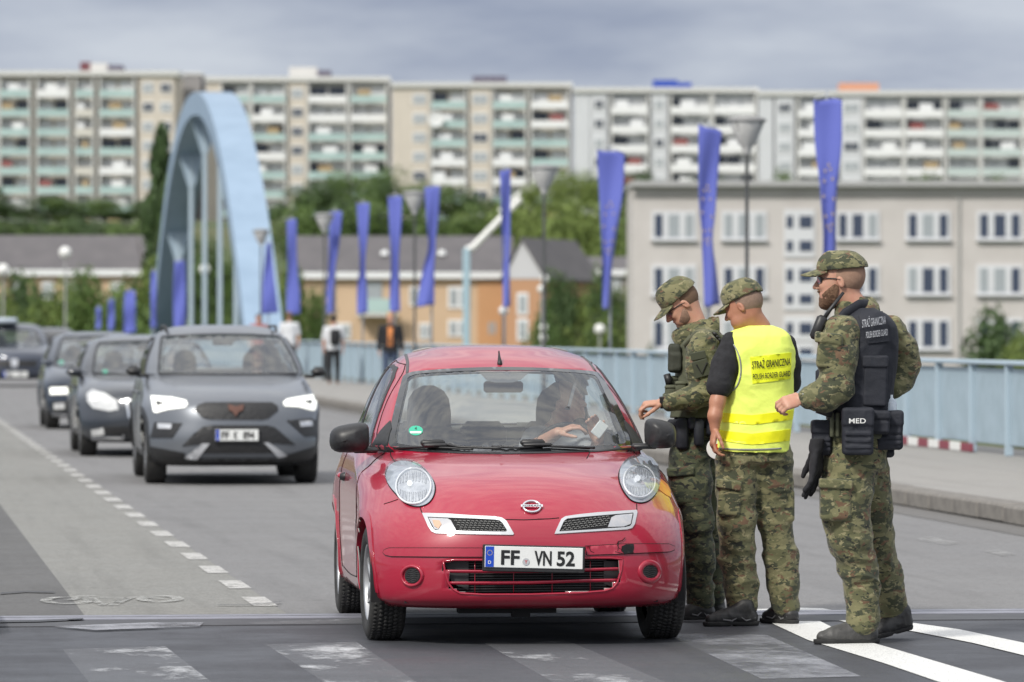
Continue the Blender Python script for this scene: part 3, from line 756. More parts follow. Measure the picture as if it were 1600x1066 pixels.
def blocks():
    block('leftmost concrete block of flats with teal balcony fronts, behind the left side of the arch', -90, 278, 112, 742,
          [('bal', -85, -40, T2), ('bal', -36, -4, T2), ('bal', 0, 47, T2), ('bal', 58, 108, T2), ('bal', 118, 146, [M_pt, M_pb]), ('bal', 156, 210, T2), ('win', 222, 240, M_wb), ('win', 250, 268, M_wb)], 8, M_wb,
          roofbox=[(122, 138, 95, mat('roof_maroon', (.15, .05, .06), .8)), (138, 165, 97, M_wg), (165, 188, 100, mat('roof_dark', (.12, .11, .15), .8))])
    block('concrete block of flats with teal and white balconies directly right of the arch', 322, 608, 121, 752,
          [('wall', 322, 345, M_wb), ('bal', 346, 390, T2), ('bal', 394, 446, T2), ('win', 455, 474, M_wb), ('bal', 482, 542, T2), ('bal', 548, 604, T2)], 8, M_wg,
          roofbox=[(450, 494, 103, M_wg), (494, 515, 108, mat('roof_dark', (0, 0, 0)))])
    block('beige concrete block of flats with a blank wall strip and a round white dish', 612, 893, 130, 748,
          [('wall', 613, 640, M_wb), ('win', 645, 666, M_wb), ('bal', 674, 728, T2), ('win', 738, 762, M_wb), ('bal', 770, 822, T2), ('bal', 830, 888, T2)], 8, M_wb,
          roofbox=[(738, 792, 117, mat('roof_dark', (0, 0, 0)))])
    block('pale grey block of flats with a blue box on its roof', 897, 1184, 138, 744,
          [('wall', 898, 922, M_ww), ('win', 928, 944, M_ww), ('bal', 955, 1012, [M_pw]), ('win', 1022, 1038, M_ww), ('bal', 1048, 1110, [M_pw]), ('bal', 1114, 1180, [M_pw])], 7, M_ww,
          roofbox=[(1022, 1060, 123, mat('roof_blue', (.03, .07, .35), .7)), (1060, 1082, 127, mat('roof_blue', (0, 0, 0)))])
    block('long white block of flats at far right with an orange box on its roof', 1187, 1720, 143, 738,
          [('wall', 1188, 1208, M_ww), ('win', 1216, 1236, M_ww), ('bal', 1247, 1305, [M_pw, M_pw]), ('win', 1318, 1342, M_ww), ('bal', 1350, 1410, [M_pw]), ('bal', 1414, 1474, [M_pw]), ('bal', 1480, 1530, [mat('parapet_mint', (.50, .58, .56), .7)]), ('bal', 1534, 1596, [mat('parapet_mint', (0, 0, 0))]), ('bal', 1600, 1660, [M_pw]), ('bal', 1664, 1716, [M_pw])], 7, M_ww,
          roofbox=[(1315, 1376, 128, mat('roof_orange', (.55, .27, .17), .8))])
    p = at(300, YH, 756); p.z = 15
    r = root('apartment_block', 'shaded grey gable end of a block of flats just left of the arch top', 'apartment block', p, -TH)
    MB().box((-1.0, 6, 12), (4.6, 12, 24)).obj('wall', mat('gable_shade_grey', (.28, .27, .27), .9), r); MB().box((-1.0, 6, 24.1), (4.9, 12.4, .4)).obj('roof_edge', M_slab, r)  # the gable's shade is painted in as a darker wall grey
    # white dish on the third block
    d = at(681, 186, 746.5); o = MB().lathe([(0, -.1), (.7, -.1), (1.15, .05), (1.15, .12), (.7, .0), (0, -.02)], n=20, M=Matrix.Rotation(pi / 2, 3, 'X')).obj('satellite_dish', M_pw, loc=d); tag(o, 'big round white dish on a balcony of the beige block of flats', 'satellite dish')
blocks()
def beige_house():
    D = 262; s = D / F; px0, px1 = 988, 1720
    p = at(px0, YH, D); zt = CAMH + (YH - 291) * s; z0 = -3.4; p.z = z0
    r = root('apartment_house', 'low beige plastered house with rows of white triple windows behind the officers', 'building', p, -TH)
    W_ = (px1 - px0) * s; Hh = zt - z0; X = lambda px: (px - px0) * s; Z = lambda py: CAMH + (YH - py) * s - z0
    wm = mat('beige_plaster', (.57, .54, .52), .9, noise=(.5, (.50, .47, .45), .9))
    MB().box((W_ / 2, 6, Hh / 2), (W_, 12, Hh)).obj('wall', wm, r)
    MB().box((W_ / 2 + .05, 5.8, Hh + .12), (W_ + .3, 12.8, .28)).obj('roof', mat('roof_edge_grey', (.40, .40, .40), .8), r)
    MB().box((W_ / 2, -.06, Hh - .26), (W_ + .1, .1, .5)).obj('cornice', wm, r)
    fr = mat('frame_bright', (.64, .65, .67), .5)
    rnd = random.Random(5)
    cols = [(1021, 1085), (1130, 1195), (1309, 1371), (1418, 1482), (1529, 1595), (1640, 1704)]
    rows = [(334, 372), (418, 458), (501, 543), (585, 626)]
    for (ya, yb) in rows:
        for (a, b) in cols:
            w = X(b) - X(a); h = Z(ya) - Z(yb)
            wi = MB().box((X((a + b) / 2), -.03, (Z(ya) + Z(yb)) / 2), (w + .2, .12, h + .24)).obj('window', fr, r)
            for k, (u0, u1) in enumerate(((.03, .22), (.36, .64), (.78, .97))):
                dk = rnd.random() < .72
                MB().box((X(a) + w * (u0 + u1) / 2, -.10, (Z(ya) + Z(yb)) / 2), (w * (u1 - u0), .03, h * .94)).obj('pane', mat('pane_blue', (.045, .06, .10), .15, spec=.8) if dk else M_pane2, wi)
            for u in (.30, .70): MB().box((X(a) + w * u, -.105, (Z(ya) + Z(yb)) / 2), (w * .13, .03, h * .8)).obj('casement', fr, wi)
            MB().box((X((a + b) / 2), -.12, Z(yb) - .12), (w + .3, .3, .06)).obj('window_sill', fr, wi)
    for (ya, yb) in ((336, 358), (375, 394), (419, 442), (459, 476), (503, 524), (543, 562)):
        a, b = 1228, 1270
        w = X(b) - X(a); h = Z(ya) - Z(yb)
        wi = MB().box((X((a + b) / 2), -.03, (Z(ya) + Z(yb)) / 2), (w + .2, .12, h + .55)).obj('stair_window', fr, r)
        for (u0, u1) in ((.02, .26), (.50, .98)):
            MB().box((X(a) + w * (u0 + u1) / 2, -.10, (Z(ya) + Z(yb)) / 2), (w * (u1 - u0), .03, h * .86)).obj('pane', mat('pane_blue', (0, 0, 0)), wi)
    for a in (1100, 1290, 1498): MB().tube([(X(a), -.1, .3), (X(a), -.1, Hh - .4)], .055, 6).obj('downpipe', mat('pipe_grey', (.42, .42, .41), .6), r)
beige_house()
M_tile = mat('roof_dark_grey', (.105, .10, .105), .85, noise=(.6, (.14, .13, .135), .8))
def gabled(label, px0, px1, yr, ye, yb, D, wallm, depth, windows, gable_px=None, extra=None):
    """ridge parallel to the picture; windows = (x0, x1, y0, y1) in picture units at distance D"""
    s = D / F; p = at(px0, YH, D); zb = CAMH + (YH - yb) * s; p.z = zb
    r = root('gabled_house', label, 'house', p, -TH)
    X = lambda px: (px - px0) * s; Z = lambda py: CAMH + (YH - py) * s - zb
    W_ = X(px1); he = Z(ye); hr = Z(yr)
    V = [(0, 0, 0), (W_, 0, 0), (W_, depth, 0), (0, depth, 0), (0, 0, he), (W_, 0, he), (W_, depth, he), (0, depth, he), (0, depth / 2, hr - .15), (W_, depth / 2, hr - .15)]
    mk('wall', V, [(0, 1, 5, 4), (2, 3, 7, 6), (1, 2, 6, 9, 5), (3, 0, 4, 8, 7), (4, 5, 9, 8), (7, 8, 9, 6)], wallm, r)
    o = .5
    for s_ in (0, 1):
        ye_, yr_ = (-o, depth / 2) if s_ == 0 else (depth + o, depth / 2)
        k = (hr - he) / (depth / 2); ze = he - o * k
        a = [(-o, ye_, ze), (W_ + o, ye_, ze), (W_ + o, yr_, hr), (-o, yr_, hr)]
        mk('roof', a + [(x, y, z + .22) for x, y, z in a], [(0, 3, 2, 1), (4, 5, 6, 7), (0, 1, 5, 4), (1, 2, 6, 5), (2, 3, 7, 6), (3, 0, 4, 7)], M_tile, r)
    MB().box((W_ / 2, -.3, he - .12), (W_ + .8, .5, .5)).obj('eaves_board', M_wf, r)
    for (a, b, c, d) in windows:
        w = MB().box(((X(a) + X(b)) / 2, -.03, (Z(c) + Z(d)) / 2), (X(b) - X(a), .14, Z(c) - Z(d))).obj('window', M_wf, r)
        for u in (.26, .74): MB().box((X(a) + (X(b) - X(a)) * u, -.11, (Z(c) + Z(d)) / 2), ((X(b) - X(a)) * .34, .03, (Z(c) - Z(d)) * .72)).obj('pane', M_pane2, w)
    return r, X, Z
M_peach = mat('peach_plaster', (.60, .44, .30), .9, noise=(.4, (.54, .39, .26), .7)); M_org = mat('orange_plaster', (.56, .31, .16), .9, noise=(.4, (.50, .28, .14), .7))
def midground():
    r, X, Z = gabled('peach house with dark grey roof, two rows of windows and an orange gable end', 468, 792, 371, 428, 575, 400, M_peach, 11,
                     [(700, 734, 448, 482), (700, 732, 500, 526), (762, 776, 500, 526), (640, 655, 448, 478), (655, 672, 505, 530), (486, 502, 505, 530), (520, 548, 505, 530)])
    MB().box(((X(746) + X(792)) / 2, -.06, Z(565) / 2 + Z(440) / 2), (X(792) - X(746), .1, Z(440) - Z(565))).obj('orange_panel', M_org, r)
    bl = MB().box((X(590), -.9, Z(492)), (X(622) - X(560), 1.6, .25)).obj('balcony', M_slab, r)
    MB().box((X(590), -1.7, Z(478)), (X(622) - X(560), .08, Z(468) - Z(490))).obj('balcony_panel', M_pt, bl)
    MB().box((X(582), -.04, Z(462)), (X(600) - X(570), .1, Z(442) - Z(488))).obj('balcony_door', M_pane2, bl)
    for a in (520, 600, 690): MB().lathe([(0, .4), (.25, .35), (.35, 0), (.0, 0)], (X(a), 2.4, Z(398)), 10).obj('roof_vent', M_wf, r)
    # gable-end wing turned towards the camera
    s = 396 / F; p = at(790, YH, 396); p.z = CAMH + (YH - 575) * s
    g = root('gabled_house', 'orange gable end with a pale grey triangular top beside the peach house', 'house', p, -TH + radians(-18))
    w = 60 * s / cos(radians(18)); he = (575 - 436) * s; hr = (575 - 376) * s
    mk('wall', [(0, 0, 0), (w, 0, 0), (w, 14, 0), (0, 14, 0), (0, 0, he), (w, 0, he), (w, 14, he), (0, 14, he)], [(0, 1, 5, 4), (1, 2, 6, 5), (2, 3, 7, 6), (3, 0, 4, 7), (4, 5, 6, 7)], mat('gable_orange', (.46, .26, .15), .9), g)
    mk('gable_wall', [(-.1, -.05, he), (w + .1, -.05, he), (w * .42, -.05, hr), (-.1, 13.9, he), (w + .1, 13.9, he), (w * .42, 13.9, hr)], [(0, 1, 2), (3, 5, 4), (0, 3, 4, 1)], mat('gable_pale', (.52, .52, .54), .8), g)
    for sgn, a, b in ((0, -.4, w * .42), (1, w + .4, w * .42)):
        q = [(a, -.25, he - .2), (b, -.25, hr + .05), (b, 14.1, hr + .05), (a, 14.1, he - .2)]
        mk('roof', q + [(x, y, z + .18) for x, y, z in q], [(0, 1, 2, 3), (7, 6, 5, 4), (0, 4, 5, 1), (1, 5, 6, 2), (2, 6, 7, 3), (3, 7, 4, 0)], M_tile, g)
    for z in (475, 515): 
        o = MB().box((w * .45, -.03, (575 - z) * s), (.9, .12, 1.7)).obj('window', M_wf, g); MB().box((w * .45, -.11, (575 - z) * s), (.6, .03, 1.3)).obj('pane', M_pane2, o)
    gabled('long low house with dark grey roof behind the bushes at far left', -80, 228, 370, 424, 560, 410, M_peach, 11, [(65, 85, 440, 470), (100, 118, 440, 470), (172, 192, 440, 470), (20, 38, 440, 470), (-30, -10, 440, 470)])
    gabled('small dark-roofed house half hidden by trees right of the orange gable', 846, 1000, 404, 424, 560, 430, mat('dull_plaster', (.3, .28, .26), .9), 9, [(905, 925, 435, 460), (952, 970, 435, 460)])
    # light blue post with a slanting white boom
    D = 300; q = at(729, YH, D); q.z = -3.2; s = D / F; z = lambda py: CAMH + (YH - py) * s + 3.2
    b = root('slanted_boom_mast', 'light blue post carrying a slanting white boom in front of the peach house', 'mast', q, -TH)
    MB().rbox((0, 0, z(388) / 2), (.42, .42, z(388)), .05).obj('post', mat('mast_blue', (.36, .50, .58), .5), b)
    e0 = Vector((0, 0, z(390))); e1 = Vector((85 * s, 0, z(310)))
    m = MB(); m.tube([e0, e0 + Vector((.35, 0, .1)), e1], .2, 8); m.tube([e0.lerp(e1, .6) + Vector((0, 0, .45)), e1 + Vector((0, 0, .4))], .1, 6)
    m.obj('boom', M_white, b)
    for t in (.65, .8, .95): MB().tube([e0.lerp(e1, t), e0.lerp(e1, t) + Vector((0, 0, .5))], .05, 5).obj('strut', M_white, b)
    # globe lamps on the river bank
    for px, py, D, r_, lab in ((102, 395, 262, .32, 'white globe lamp in front of the left grey roof'), (5, 422, 262, .32, 'white globe lamp at the left edge of the picture'), (787, 486, 180, .17, 'small white globe lamp at the foot of the thin twisted flag'), (937, 515, 250, .27, 'white globe lamp in front of the green bush left of the beige house'), (320, 421, 300, .32, 'white globe lamp seen through the arch between its hangers'), (682, 186, 1, 0, '')):
        if not lab: continue
        p = at(px, py, D); zb = -3.2 if D > 200 else .15
        g = root('globe_lamp', lab, 'street lamp', (p.x, p.y, zb), 0, 'white globe lamps near the bank')
        h = p.z - zb
        MB().tube([(0, 0, 0), (0, 0, h - r_)], .05, 6).obj('pole', M_pole if D < 200 else mat('pole_pale', (.35, .35, .35), .6), g)
        MB().lathe([(r_ * sin(a), h - r_ * cos(a) * 1.0) for a in [pi * i / 10 for i in range(11)]], n=16).obj('globe', M_white, g, True)
    p = at(848, YH, 255); p.z = -3.2; g = root('cluster_lamp', 'thin pole with a column of small white globes right of the orange gable', 'street lamp', p)
    s = 255 / F; z = lambda py: CAMH + (YH - py) * s + 3.2
    MB().tube([(0, 0, 0), (0, 0, z(432))], .09, 6).obj('pole', mat('pole_pale', (0, 0, 0)), g)
    for py in (436, 452, 512, 528): MB().lathe([(.2 * sin(a), z(py) - .2 * cos(a)) for a in [pi * i / 8 for i in range(9)]], (random.uniform(-.1, .1), 0, 0), 12).obj('globe', M_white, g, True)
midground()
# ------------------------------------------------------------------ trees
def leafmat(name, c, c2):
    m = bpy.data.materials.new(name); m.use_nodes = True
    nt = m.node_tree; N = nt.nodes; L = nt.links; b = N['Principled BSDF']; b.inputs['Roughness'].default_value = .7
    g = N.new('ShaderNodeNewGeometry'); oi = N.new('ShaderNodeObjectInfo')
    ad = N.new('ShaderNodeMath'); ad.operation = 'MULTIPLY_ADD'; ad.inputs[1].default_value = .65; L.new(g.outputs['Random Per Island'], ad.inputs[0])
    m2 = N.new('ShaderNodeMath'); m2.operation = 'MULTIPLY'; m2.inputs[1].default_value = .35; L.new(oi.outputs['Random'], m2.inputs[0]); L.new(m2.outputs[0], ad.inputs[2])
    x = N.new('ShaderNodeMix'); x.data_type = 'RGBA'; x.inputs['A'].default_value = (*c, 1); x.inputs['B'].default_value = (*c2, 1)
    L.new(ad.outputs[0], x.inputs['Factor']); L.new(x.outputs['Result'], b.inputs['Base Color'])
    b.inputs['Subsurface Weight'].default_value = 0
    return m
LM = [leafmat('foliage_dark', (.025, .055, .014), (.06, .105, .028)), leafmat('foliage_mid', (.045, .095, .018), (.105, .165, .035)), leafmat('foliage_light', (.085, .14, .022), (.17, .22, .05))]
M_bark = mat('bark', (.07, .055, .04), .9)
def tree_meshes(shape, seed, n):
    rnd = np.random.RandomState(seed); V = []; Fc = []
    # lumps of the crown
    if shape == 'round': L_ = [(rnd.normal(0, .20, 2).tolist() + [rnd.uniform(.38, .86)], rnd.uniform(.16, .27)) for _ in range(13)]
    elif shape == 'tall': L_ = [([rnd.normal(0, .045), rnd.normal(0, .045), z], .13 * (1.08 - abs(z - .45) * .9)) for z in np.linspace(.12, .93, 14)]
    else: L_ = [(rnd.normal(0, .30, 2).tolist() + [rnd.uniform(.12, .62)], rnd.uniform(.18, .3)) for _ in range(12)]
    k = 0
    for _ in range(n):
        c, r = L_[rnd.randint(len(L_))]
        d = rnd.normal(0, 1, 3); d /= np.linalg.norm(d); p = np.array(c) + d * r * rnd.uniform(.62, 1.08)
        if p[2] < .03: continue
        s = rnd.uniform(.017, .034); a = rnd.normal(0, 1, 3); a -= a.dot(d) * d * rnd.uniform(.3, 1); a /= np.linalg.norm(a); b = np.cross(d + rnd.normal(0, .35, 3), a); b /= np.linalg.norm(b)
        for q in (a * s, b * s * .6, -a * s, -b * s * .6): V.append(p + q)
        Fc.append((k, k + 1, k + 2, k + 3)); k += 4
    return V, Fc
TM = {}
def tree(px, ytop, D, wid, kind, col, label, z0=None, n=2600, group=None):
    if z0 is None:
        t = min(1, max(0, (D - 430) / 260)); t = t * t * (3 - 2 * t); z0 = -3.4 + 19.5 * t
    p = at(px, ytop, D); h = p.z - z0; w = wid / F * D
    key = (kind, (int(px) * 7) % 3, col)
    if key not in TM:
        V, Fc = tree_meshes(kind, hash(key[1]) % 100 + (1 if kind == 'round' else 5), n)
        me = bpy.data.meshes.new('crown'); me.from_pydata([tuple(v) for v in V], [], Fc); me.materials.append(LM[col]); TM[key] = me
        m = MB(); m.tube([(0, 0, 0), (.01, 0, .25), (0, .01, .5), (-.01, 0, .8)], [.028, .022, .014, .005], 7)
        for a, z in ((0.3, .3), (2.2, .38), (4.1, .34), (5.3, .48)): m.tube([(0, 0, z), (cos(a) * .14, sin(a) * .14, z + .16), (cos(a) * .22, sin(a) * .22, z + .3)], [.011, .007, .003], 5)
        o = m.obj('trunk', M_bark); TM[key + ('t',)] = o.data; bpy.data.objects.remove(o)
    r = root('shrub' if kind == 'bush' else 'tree', label, 'shrub' if kind == 'bush' else 'tree', (p.x, p.y, z0), random.uniform(0, 6.28), group)
    kw = {'round': .72, 'tall': .36, 'bush': 1.05}[kind]
    r.scale = (w / kw, w / kw, h / .98)
    for nm, kk in (('crown', key), ('trunk', key + ('t',))): link(bpy.data.objects.new(nm, TM[kk]), r)
def trees():
    rnd = random.Random(11)
    G = 'trees on the slope below the blocks of flats'
    where = lambda px: 'left of the arch' if px < 240 else 'behind the arch' if px < 440 else 'above the peach house' if px < 800 else 'right of the orange gable' if px < 985 else 'above the beige house roof'
    # far slope trees just below the blocks
    spec = []
    for i in range(24): spec.append((-640 + i * 26, 300 + 12 * sin(i), 650, 90, 'round', rnd.choice([0, 0, 1])))
    for i in range(17): spec.append((-40 + i * 19, 322 + 12 * sin(i * 1.7) + rnd.uniform(-6, 6), 650, 62, 'round', rnd.choice([0, 0, 1])))
    for i in range(14): spec.append((-30 + i * 24, 346 + rnd.uniform(-8, 8), 560, 70, 'round', rnd.choice([0, 1, 1])))
    for px, yt, w, c in ((430, 318, 55, 0), (462, 300, 60, 0), (480, 285, 60, 0), (515, 283, 70, 0), (550, 272, 72, 1), (585, 263, 76, 1), (612, 272, 60, 0), (650, 284, 66, 1), (690, 290, 66, 1), (730, 300, 60, 0), (760, 310, 60, 0), (800, 312, 60, 1), (835, 292, 70, 2), (880, 268, 80, 2), (915, 275, 70, 2), (952, 272, 70, 1), (975, 262, 50, 0), (1005, 268, 40, 0), (1232, 258, 30, 1), (1440, 272, 40, 1), (1100, 272, 40, 0), (1545, 276, 40, 1)): spec.append((px, yt, 640 + rnd.uniform(-20, 20), w, 'round', c))
    for i in range(15): spec.append((450 + i * 36, 322 + rnd.uniform(-10, 10), 560, 80, 'round', rnd.choice([0, 1, 1]) if i < 9 else 2))
    for px, yt, w, c in ((880, 350, 80, 2), (935, 352, 80, 2), (975, 345, 60, 1)): spec.append((px, yt, 470, w, 'round', c))
    names = ['dark', 'mid-green', 'light green']
    VV = []; mi = []; tot = 0
    for px, yt, D, w, k, c in spec:
        t = min(1, max(0, (D - 430) / 260)); t = t * t * (3 - 2 * t); z0 = -3.4 + 19.5 * t; p = at(px, yt, D); h = p.z - z0; ww = w / F * D / .72
        base, _ = tree_meshes('round', int(px) % 5 + 1, 2100); base = np.array(base, np.float32); a = rnd.uniform(0, 6.28)
        x = (base[:, 0] * cos(a) - base[:, 1] * sin(a)) * ww + p.x; y = (base[:, 0] * sin(a) + base[:, 1] * cos(a)) * ww + p.y; z = base[:, 2] * h / .98 + z0
        VV.append(np.stack([x, y, z], 1)); mi += [c] * (len(base) // 4)
    A = np.concatenate(VV); nf = len(A) // 4
    me = bpy.data.meshes.new('woodland'); me.vertices.add(len(A)); me.vertices.foreach_set('co', A.ravel()); me.loops.add(nf * 4); me.loops.foreach_set('vertex_index', np.arange(nf * 4, dtype=np.int32))
    me.polygons.add(nf); me.polygons.foreach_set('loop_start', np.arange(0, nf * 4, 4, dtype=np.int32))
    for q in LM: me.materials.append(q)
    me.polygons.foreach_set('material_index', np.array(mi, np.int32)); me.update(calc_edges=True)
    o = link(bpy.data.objects.new('woodland', me)); o['kind'] = 'stuff'; tag(o, 'far-off mixed green wood covering the slope below the blocks of flats', 'woodland')
    names = ['dark', 'mid-green', 'light green']
    for (px, yt, w, c), lab in zip(((858, 330, 80, 2), (905, 318, 90, 2), (950, 328, 80, 2)), ('light green tree behind the dark lamp post right of the orange gable', 'tallest light green tree between the lamp post and the slanting-topped flag', 'light green tree directly behind the flag with the slanting top')): tree(px, yt, 470, w, 'round', c, lab)
    tree(256, 208, 330, 52, 'tall', 0, 'tall dark poplar rising just left of the arch', z0=-3.4, n=3800)
    tree(238, 300, 330, 46, 'tall', 0, 'shorter dark poplar left of the tall one beside the arch', z0=-3.4)
    # bank bushes
    for i in range(15):
        px = -20 + i * 21; yt = (428, 436, 420, 430, 446, 438, 425, 415, 430, 442, 435, 440, 430, 400, 380)[i]
        tree(px, yt + rnd.uniform(-5, 5), 300 + rnd.uniform(-20, 20), 84, 'round' if i % 4 else 'bush', (1, 2, 0, 1)[i % 4], f'{names[(1, 2, 0, 1)[i % 4]]} bank tree behind the queue of cars', z0=-3.6, group='bank trees behind the queue of cars, ' + names[(1, 2, 0, 1)[i % 4]])
    for px, yt in ((300, 400), (325, 372), (350, 390), (372, 410), (285, 440), (312, 445), (345, 450), (368, 455)):
        tree(px, yt, 330, 50, 'round', 0 if px % 2 else 1, 'tree seen through the arch between its hangers', z0=-3.6, group='trees seen through the arch')
    for px, yt, c, lb in ((470, 392, 1, 'tallest leafy tree hiding the left end of the peach house roof'), (455, 400, 2, 'light green tree behind the flag right of the arch'), (485, 430, 1, 'lower tree in front of the left end of the peach wall'), (440, 420, 1, 'green tree squeezed between the right leg of the arch and the next flag')):
        tree(px, yt, 350, 46, 'round', c, lb, z0=-3.6, group='trees at the left end of the peach house')
    for px, yt, c, w, lb in ((862, 425, 1, 52, 'green tree touching the pole with the column of white globes'), (890, 410, 0, 60, 'tallest dark tree between the orange gable and the beige house'), (925, 415, 1, 60, 'green tree left of the foot of the flag with the slanting top'), (955, 425, 0, 60, 'dark tree behind the foot of the flag with the slanting top'), (978, 432, 2, 40, 'light green tree against the left corner of the beige house'), (905, 455, 2, 56, 'low light green tree left of the white globe lamp at the parapet'), (945, 470, 1, 56, 'low green tree directly behind the white globe lamp at the parapet'), (868, 470, 1, 46, 'low green tree at the foot of the pole with white globes')):
        tree(px, yt, 300, w, 'round', c, lb, z0=-3.6, group='bank trees between the gable and the beige house')
    for px, yt, c, lb in ((866, 448, 1, 'low green bush behind the parapet just right of the orange gable'), (902, 462, 0, 'low dark bush behind the parapet, left of the white globe lamp'), (934, 446, 2, 'low light green bush behind the white globe lamp'), (968, 452, 1, 'low green bush against the left corner of the beige house')):
        tree(px, yt, 285, 74, 'bush', c, lb, z0=-3.4)
    tree(1546, 476, 215, 118, 'round', 0, 'dark conical shrub in front of the beige house at right', z0=-3.2, n=3500); tree(1598, 505, 212, 70, 'round', 2, 'pale yellowish shrub at the right edge', z0=-3.2)
    tree(1020, 505, 230, 40, 'bush', 0, 'dark bare-looking shrub at the left corner of the beige house', z0=-3.2)
trees()
# ================================================================== soft bodies: people, clothes
def V3(p): return np.array([p[0], p[1], p[2]], np.float32)
class Field:
    """a signed-distance grid; primitives are blended in, then skinned as one continuous surface"""
    def __init__(s, lo, hi, h):
        s.h = h; s.lo = np.array(lo, np.float32); n = np.ceil((np.array(hi) - s.lo) / h).astype(int) + 1
        s.n = n; s.d = np.full(n, .08, np.float32)
        s.ax = [s.lo[i] + np.arange(n[i], dtype=np.float32) * h for i in range(3)]
    def _sl(s, lo, hi):
        a = np.maximum(((np.array(lo) - s.lo) / s.h).astype(int), 0); b = np.minimum(((np.array(hi) - s.lo) / s.h).astype(int) + 2, s.n)
        return a, b
    def app(s, f, lo, hi, k=.0, mode='add'):
        m = .04 + k
        a, b = s._sl(np.array(lo) - m, np.array(hi) + m)
        if (b <= a).any(): return s
        X = s.ax[0][a[0]:b[0], None, None]; Y = s.ax[1][None, a[1]:b[1], None]; Z = s.ax[2][None, None, a[2]:b[2]]
        v = f(X, Y, Z).astype(np.float32); sl = tuple(slice(a[i], b[i]) for i in range(3)); d = s.d[sl]
        if mode == 'add':
            if k > 0: h = np.maximum(k - np.abs(d - v), 0) / k; s.d[sl] = np.minimum(d, v) - h * h * k * .25
            else: s.d[sl] = np.minimum(d, v)
        elif mode == 'sub':
            if k > 0: h = np.maximum(k - np.abs(d + v), 0) / k; s.d[sl] = np.maximum(d, -v) + h * h * k * .25
            else: s.d[sl] = np.maximum(d, -v)
        return s
    def cone(s, a, b, ra, rb, k=.02, mode='add'):
        a, b = V3(a), V3(b); ab = b - a; L2 = float(ab @ ab) + 1e-9
        def f(X, Y, Z):
            t = np.clip(((X - a[0]) * ab[0] + (Y - a[1]) * ab[1] + (Z - a[2]) * ab[2]) / L2, 0, 1)
            return np.sqrt((X - a[0] - t * ab[0])**2 + (Y - a[1] - t * ab[1])**2 + (Z - a[2] - t * ab[2])**2) - (ra + (rb - ra) * t)
        r = max(ra, rb); return s.app(f, np.minimum(a, b) - r, np.maximum(a, b) + r, k, mode)
    def chain(s, pts, rs, k=.02):
        for i in range(len(pts) - 1): s.cone(pts[i], pts[i + 1], rs[i], rs[i + 1], k)
        return s
    def ell(s, c, r, R=None, k=.02, mode='add'):
        c = V3(c); r = np.array(r, np.float32); R = np.eye(3, dtype=np.float32) if R is None else np.array([[R[i][j] for j in range(3)] for i in range(3)], np.float32)
        def f(X, Y, Z):
            x, y, z = X - c[0], Y - c[1], Z - c[2]
            q = [(R[0, i] * x + R[1, i] * y + R[2, i] * z) / r[i] for i in range(3)]
            k0 = np.sqrt(q[0]**2 + q[1]**2 + q[2]**2) + 1e-6; k1 = np.sqrt((q[0] / r[0])**2 + (q[1] / r[1])**2 + (q[2] / r[2])**2) + 1e-6
            return k0 * (k0 - 1) / k1
        e = np.abs(R) @ r; return s.app(f, c - e, c + e, k, mode)
    def box(s, c, hd, rr=.01, R=None, k=.01, mode='add'):
        c = V3(c); hd = np.array(hd, np.float32) - rr; R = np.eye(3, dtype=np.float32) if R is None else np.array([[R[i][j] for j in range(3)] for i in range(3)], np.float32)
        def f(X, Y, Z):
            x, y, z = X - c[0], Y - c[1], Z - c[2]
            q = [np.abs(R[0, i] * x + R[1, i] * y + R[2, i] * z) - hd[i] for i in range(3)]
            return np.sqrt(np.maximum(q[0], 0)**2 + np.maximum(q[1], 0)**2 + np.maximum(q[2], 0)**2) + np.minimum(np.maximum(q[0], np.maximum(q[1], q[2])), 0) - rr
        e = np.abs(R) @ (hd + rr); return s.app(f, c - e, c + e, k, mode)
    def torso(s, secs, ang=0.0, k=.03):
        """secs: (x, y, z, half width, half depth); the section ellipse is turned by ang; lofted through z"""
        secs = sorted(secs, key=lambda q: q[2]); T = np.array(secs, float); ca, sa = cos(ang), sin(ang)
        z0, z1 = T[0, 2], T[-1, 2]
        def f(X, Y, Z):
            zz = np.clip(Z, z0, z1).ravel(); c = [pchip(T[:, 2], T[:, i], zz).astype(np.float32)[None, None, :] for i in (0, 1, 3, 4)]
            x, y = X - c[0], Y - c[1]
            u = (x * ca + y * sa) / c[2]; v = (-x * sa + y * ca) / c[3]
            e = (np.abs(u)**2.4 + np.abs(v)**2.4)**(1 / 2.4)
            d = (e - 1) * np.minimum(c[2], c[3]) * .9
            dz = np.maximum(np.maximum(z0 - Z, Z - z1), 0)
            return np.where(dz > 0, np.sqrt(np.maximum(d, 0)**2 + dz**2) + np.minimum(d, 0) * 0, d)
        r = max(T[:, 3].max(), T[:, 4].max())
        return s.app(f, (T[:, 0].min() - r, T[:, 1].min() - r, z0 - .02), (T[:, 0].max() + r, T[:, 1].max() + r, z1 + .02), k)
    def cut(s, p, n, k=0):
        """keep only what lies behind the plane (remove the side the normal points to)"""
        n = V3(n); n = n / np.linalg.norm(n); p = V3(p)
        X = s.ax[0][:, None, None]; Y = s.ax[1][None, :, None]; Z = s.ax[2][None, None, :]
        v = (X - p[0]) * n[0] + (Y - p[1]) * n[1] + (Z - p[2]) * n[2]
        s.d = np.maximum(s.d, np.clip(v, -.08, .08)); return s
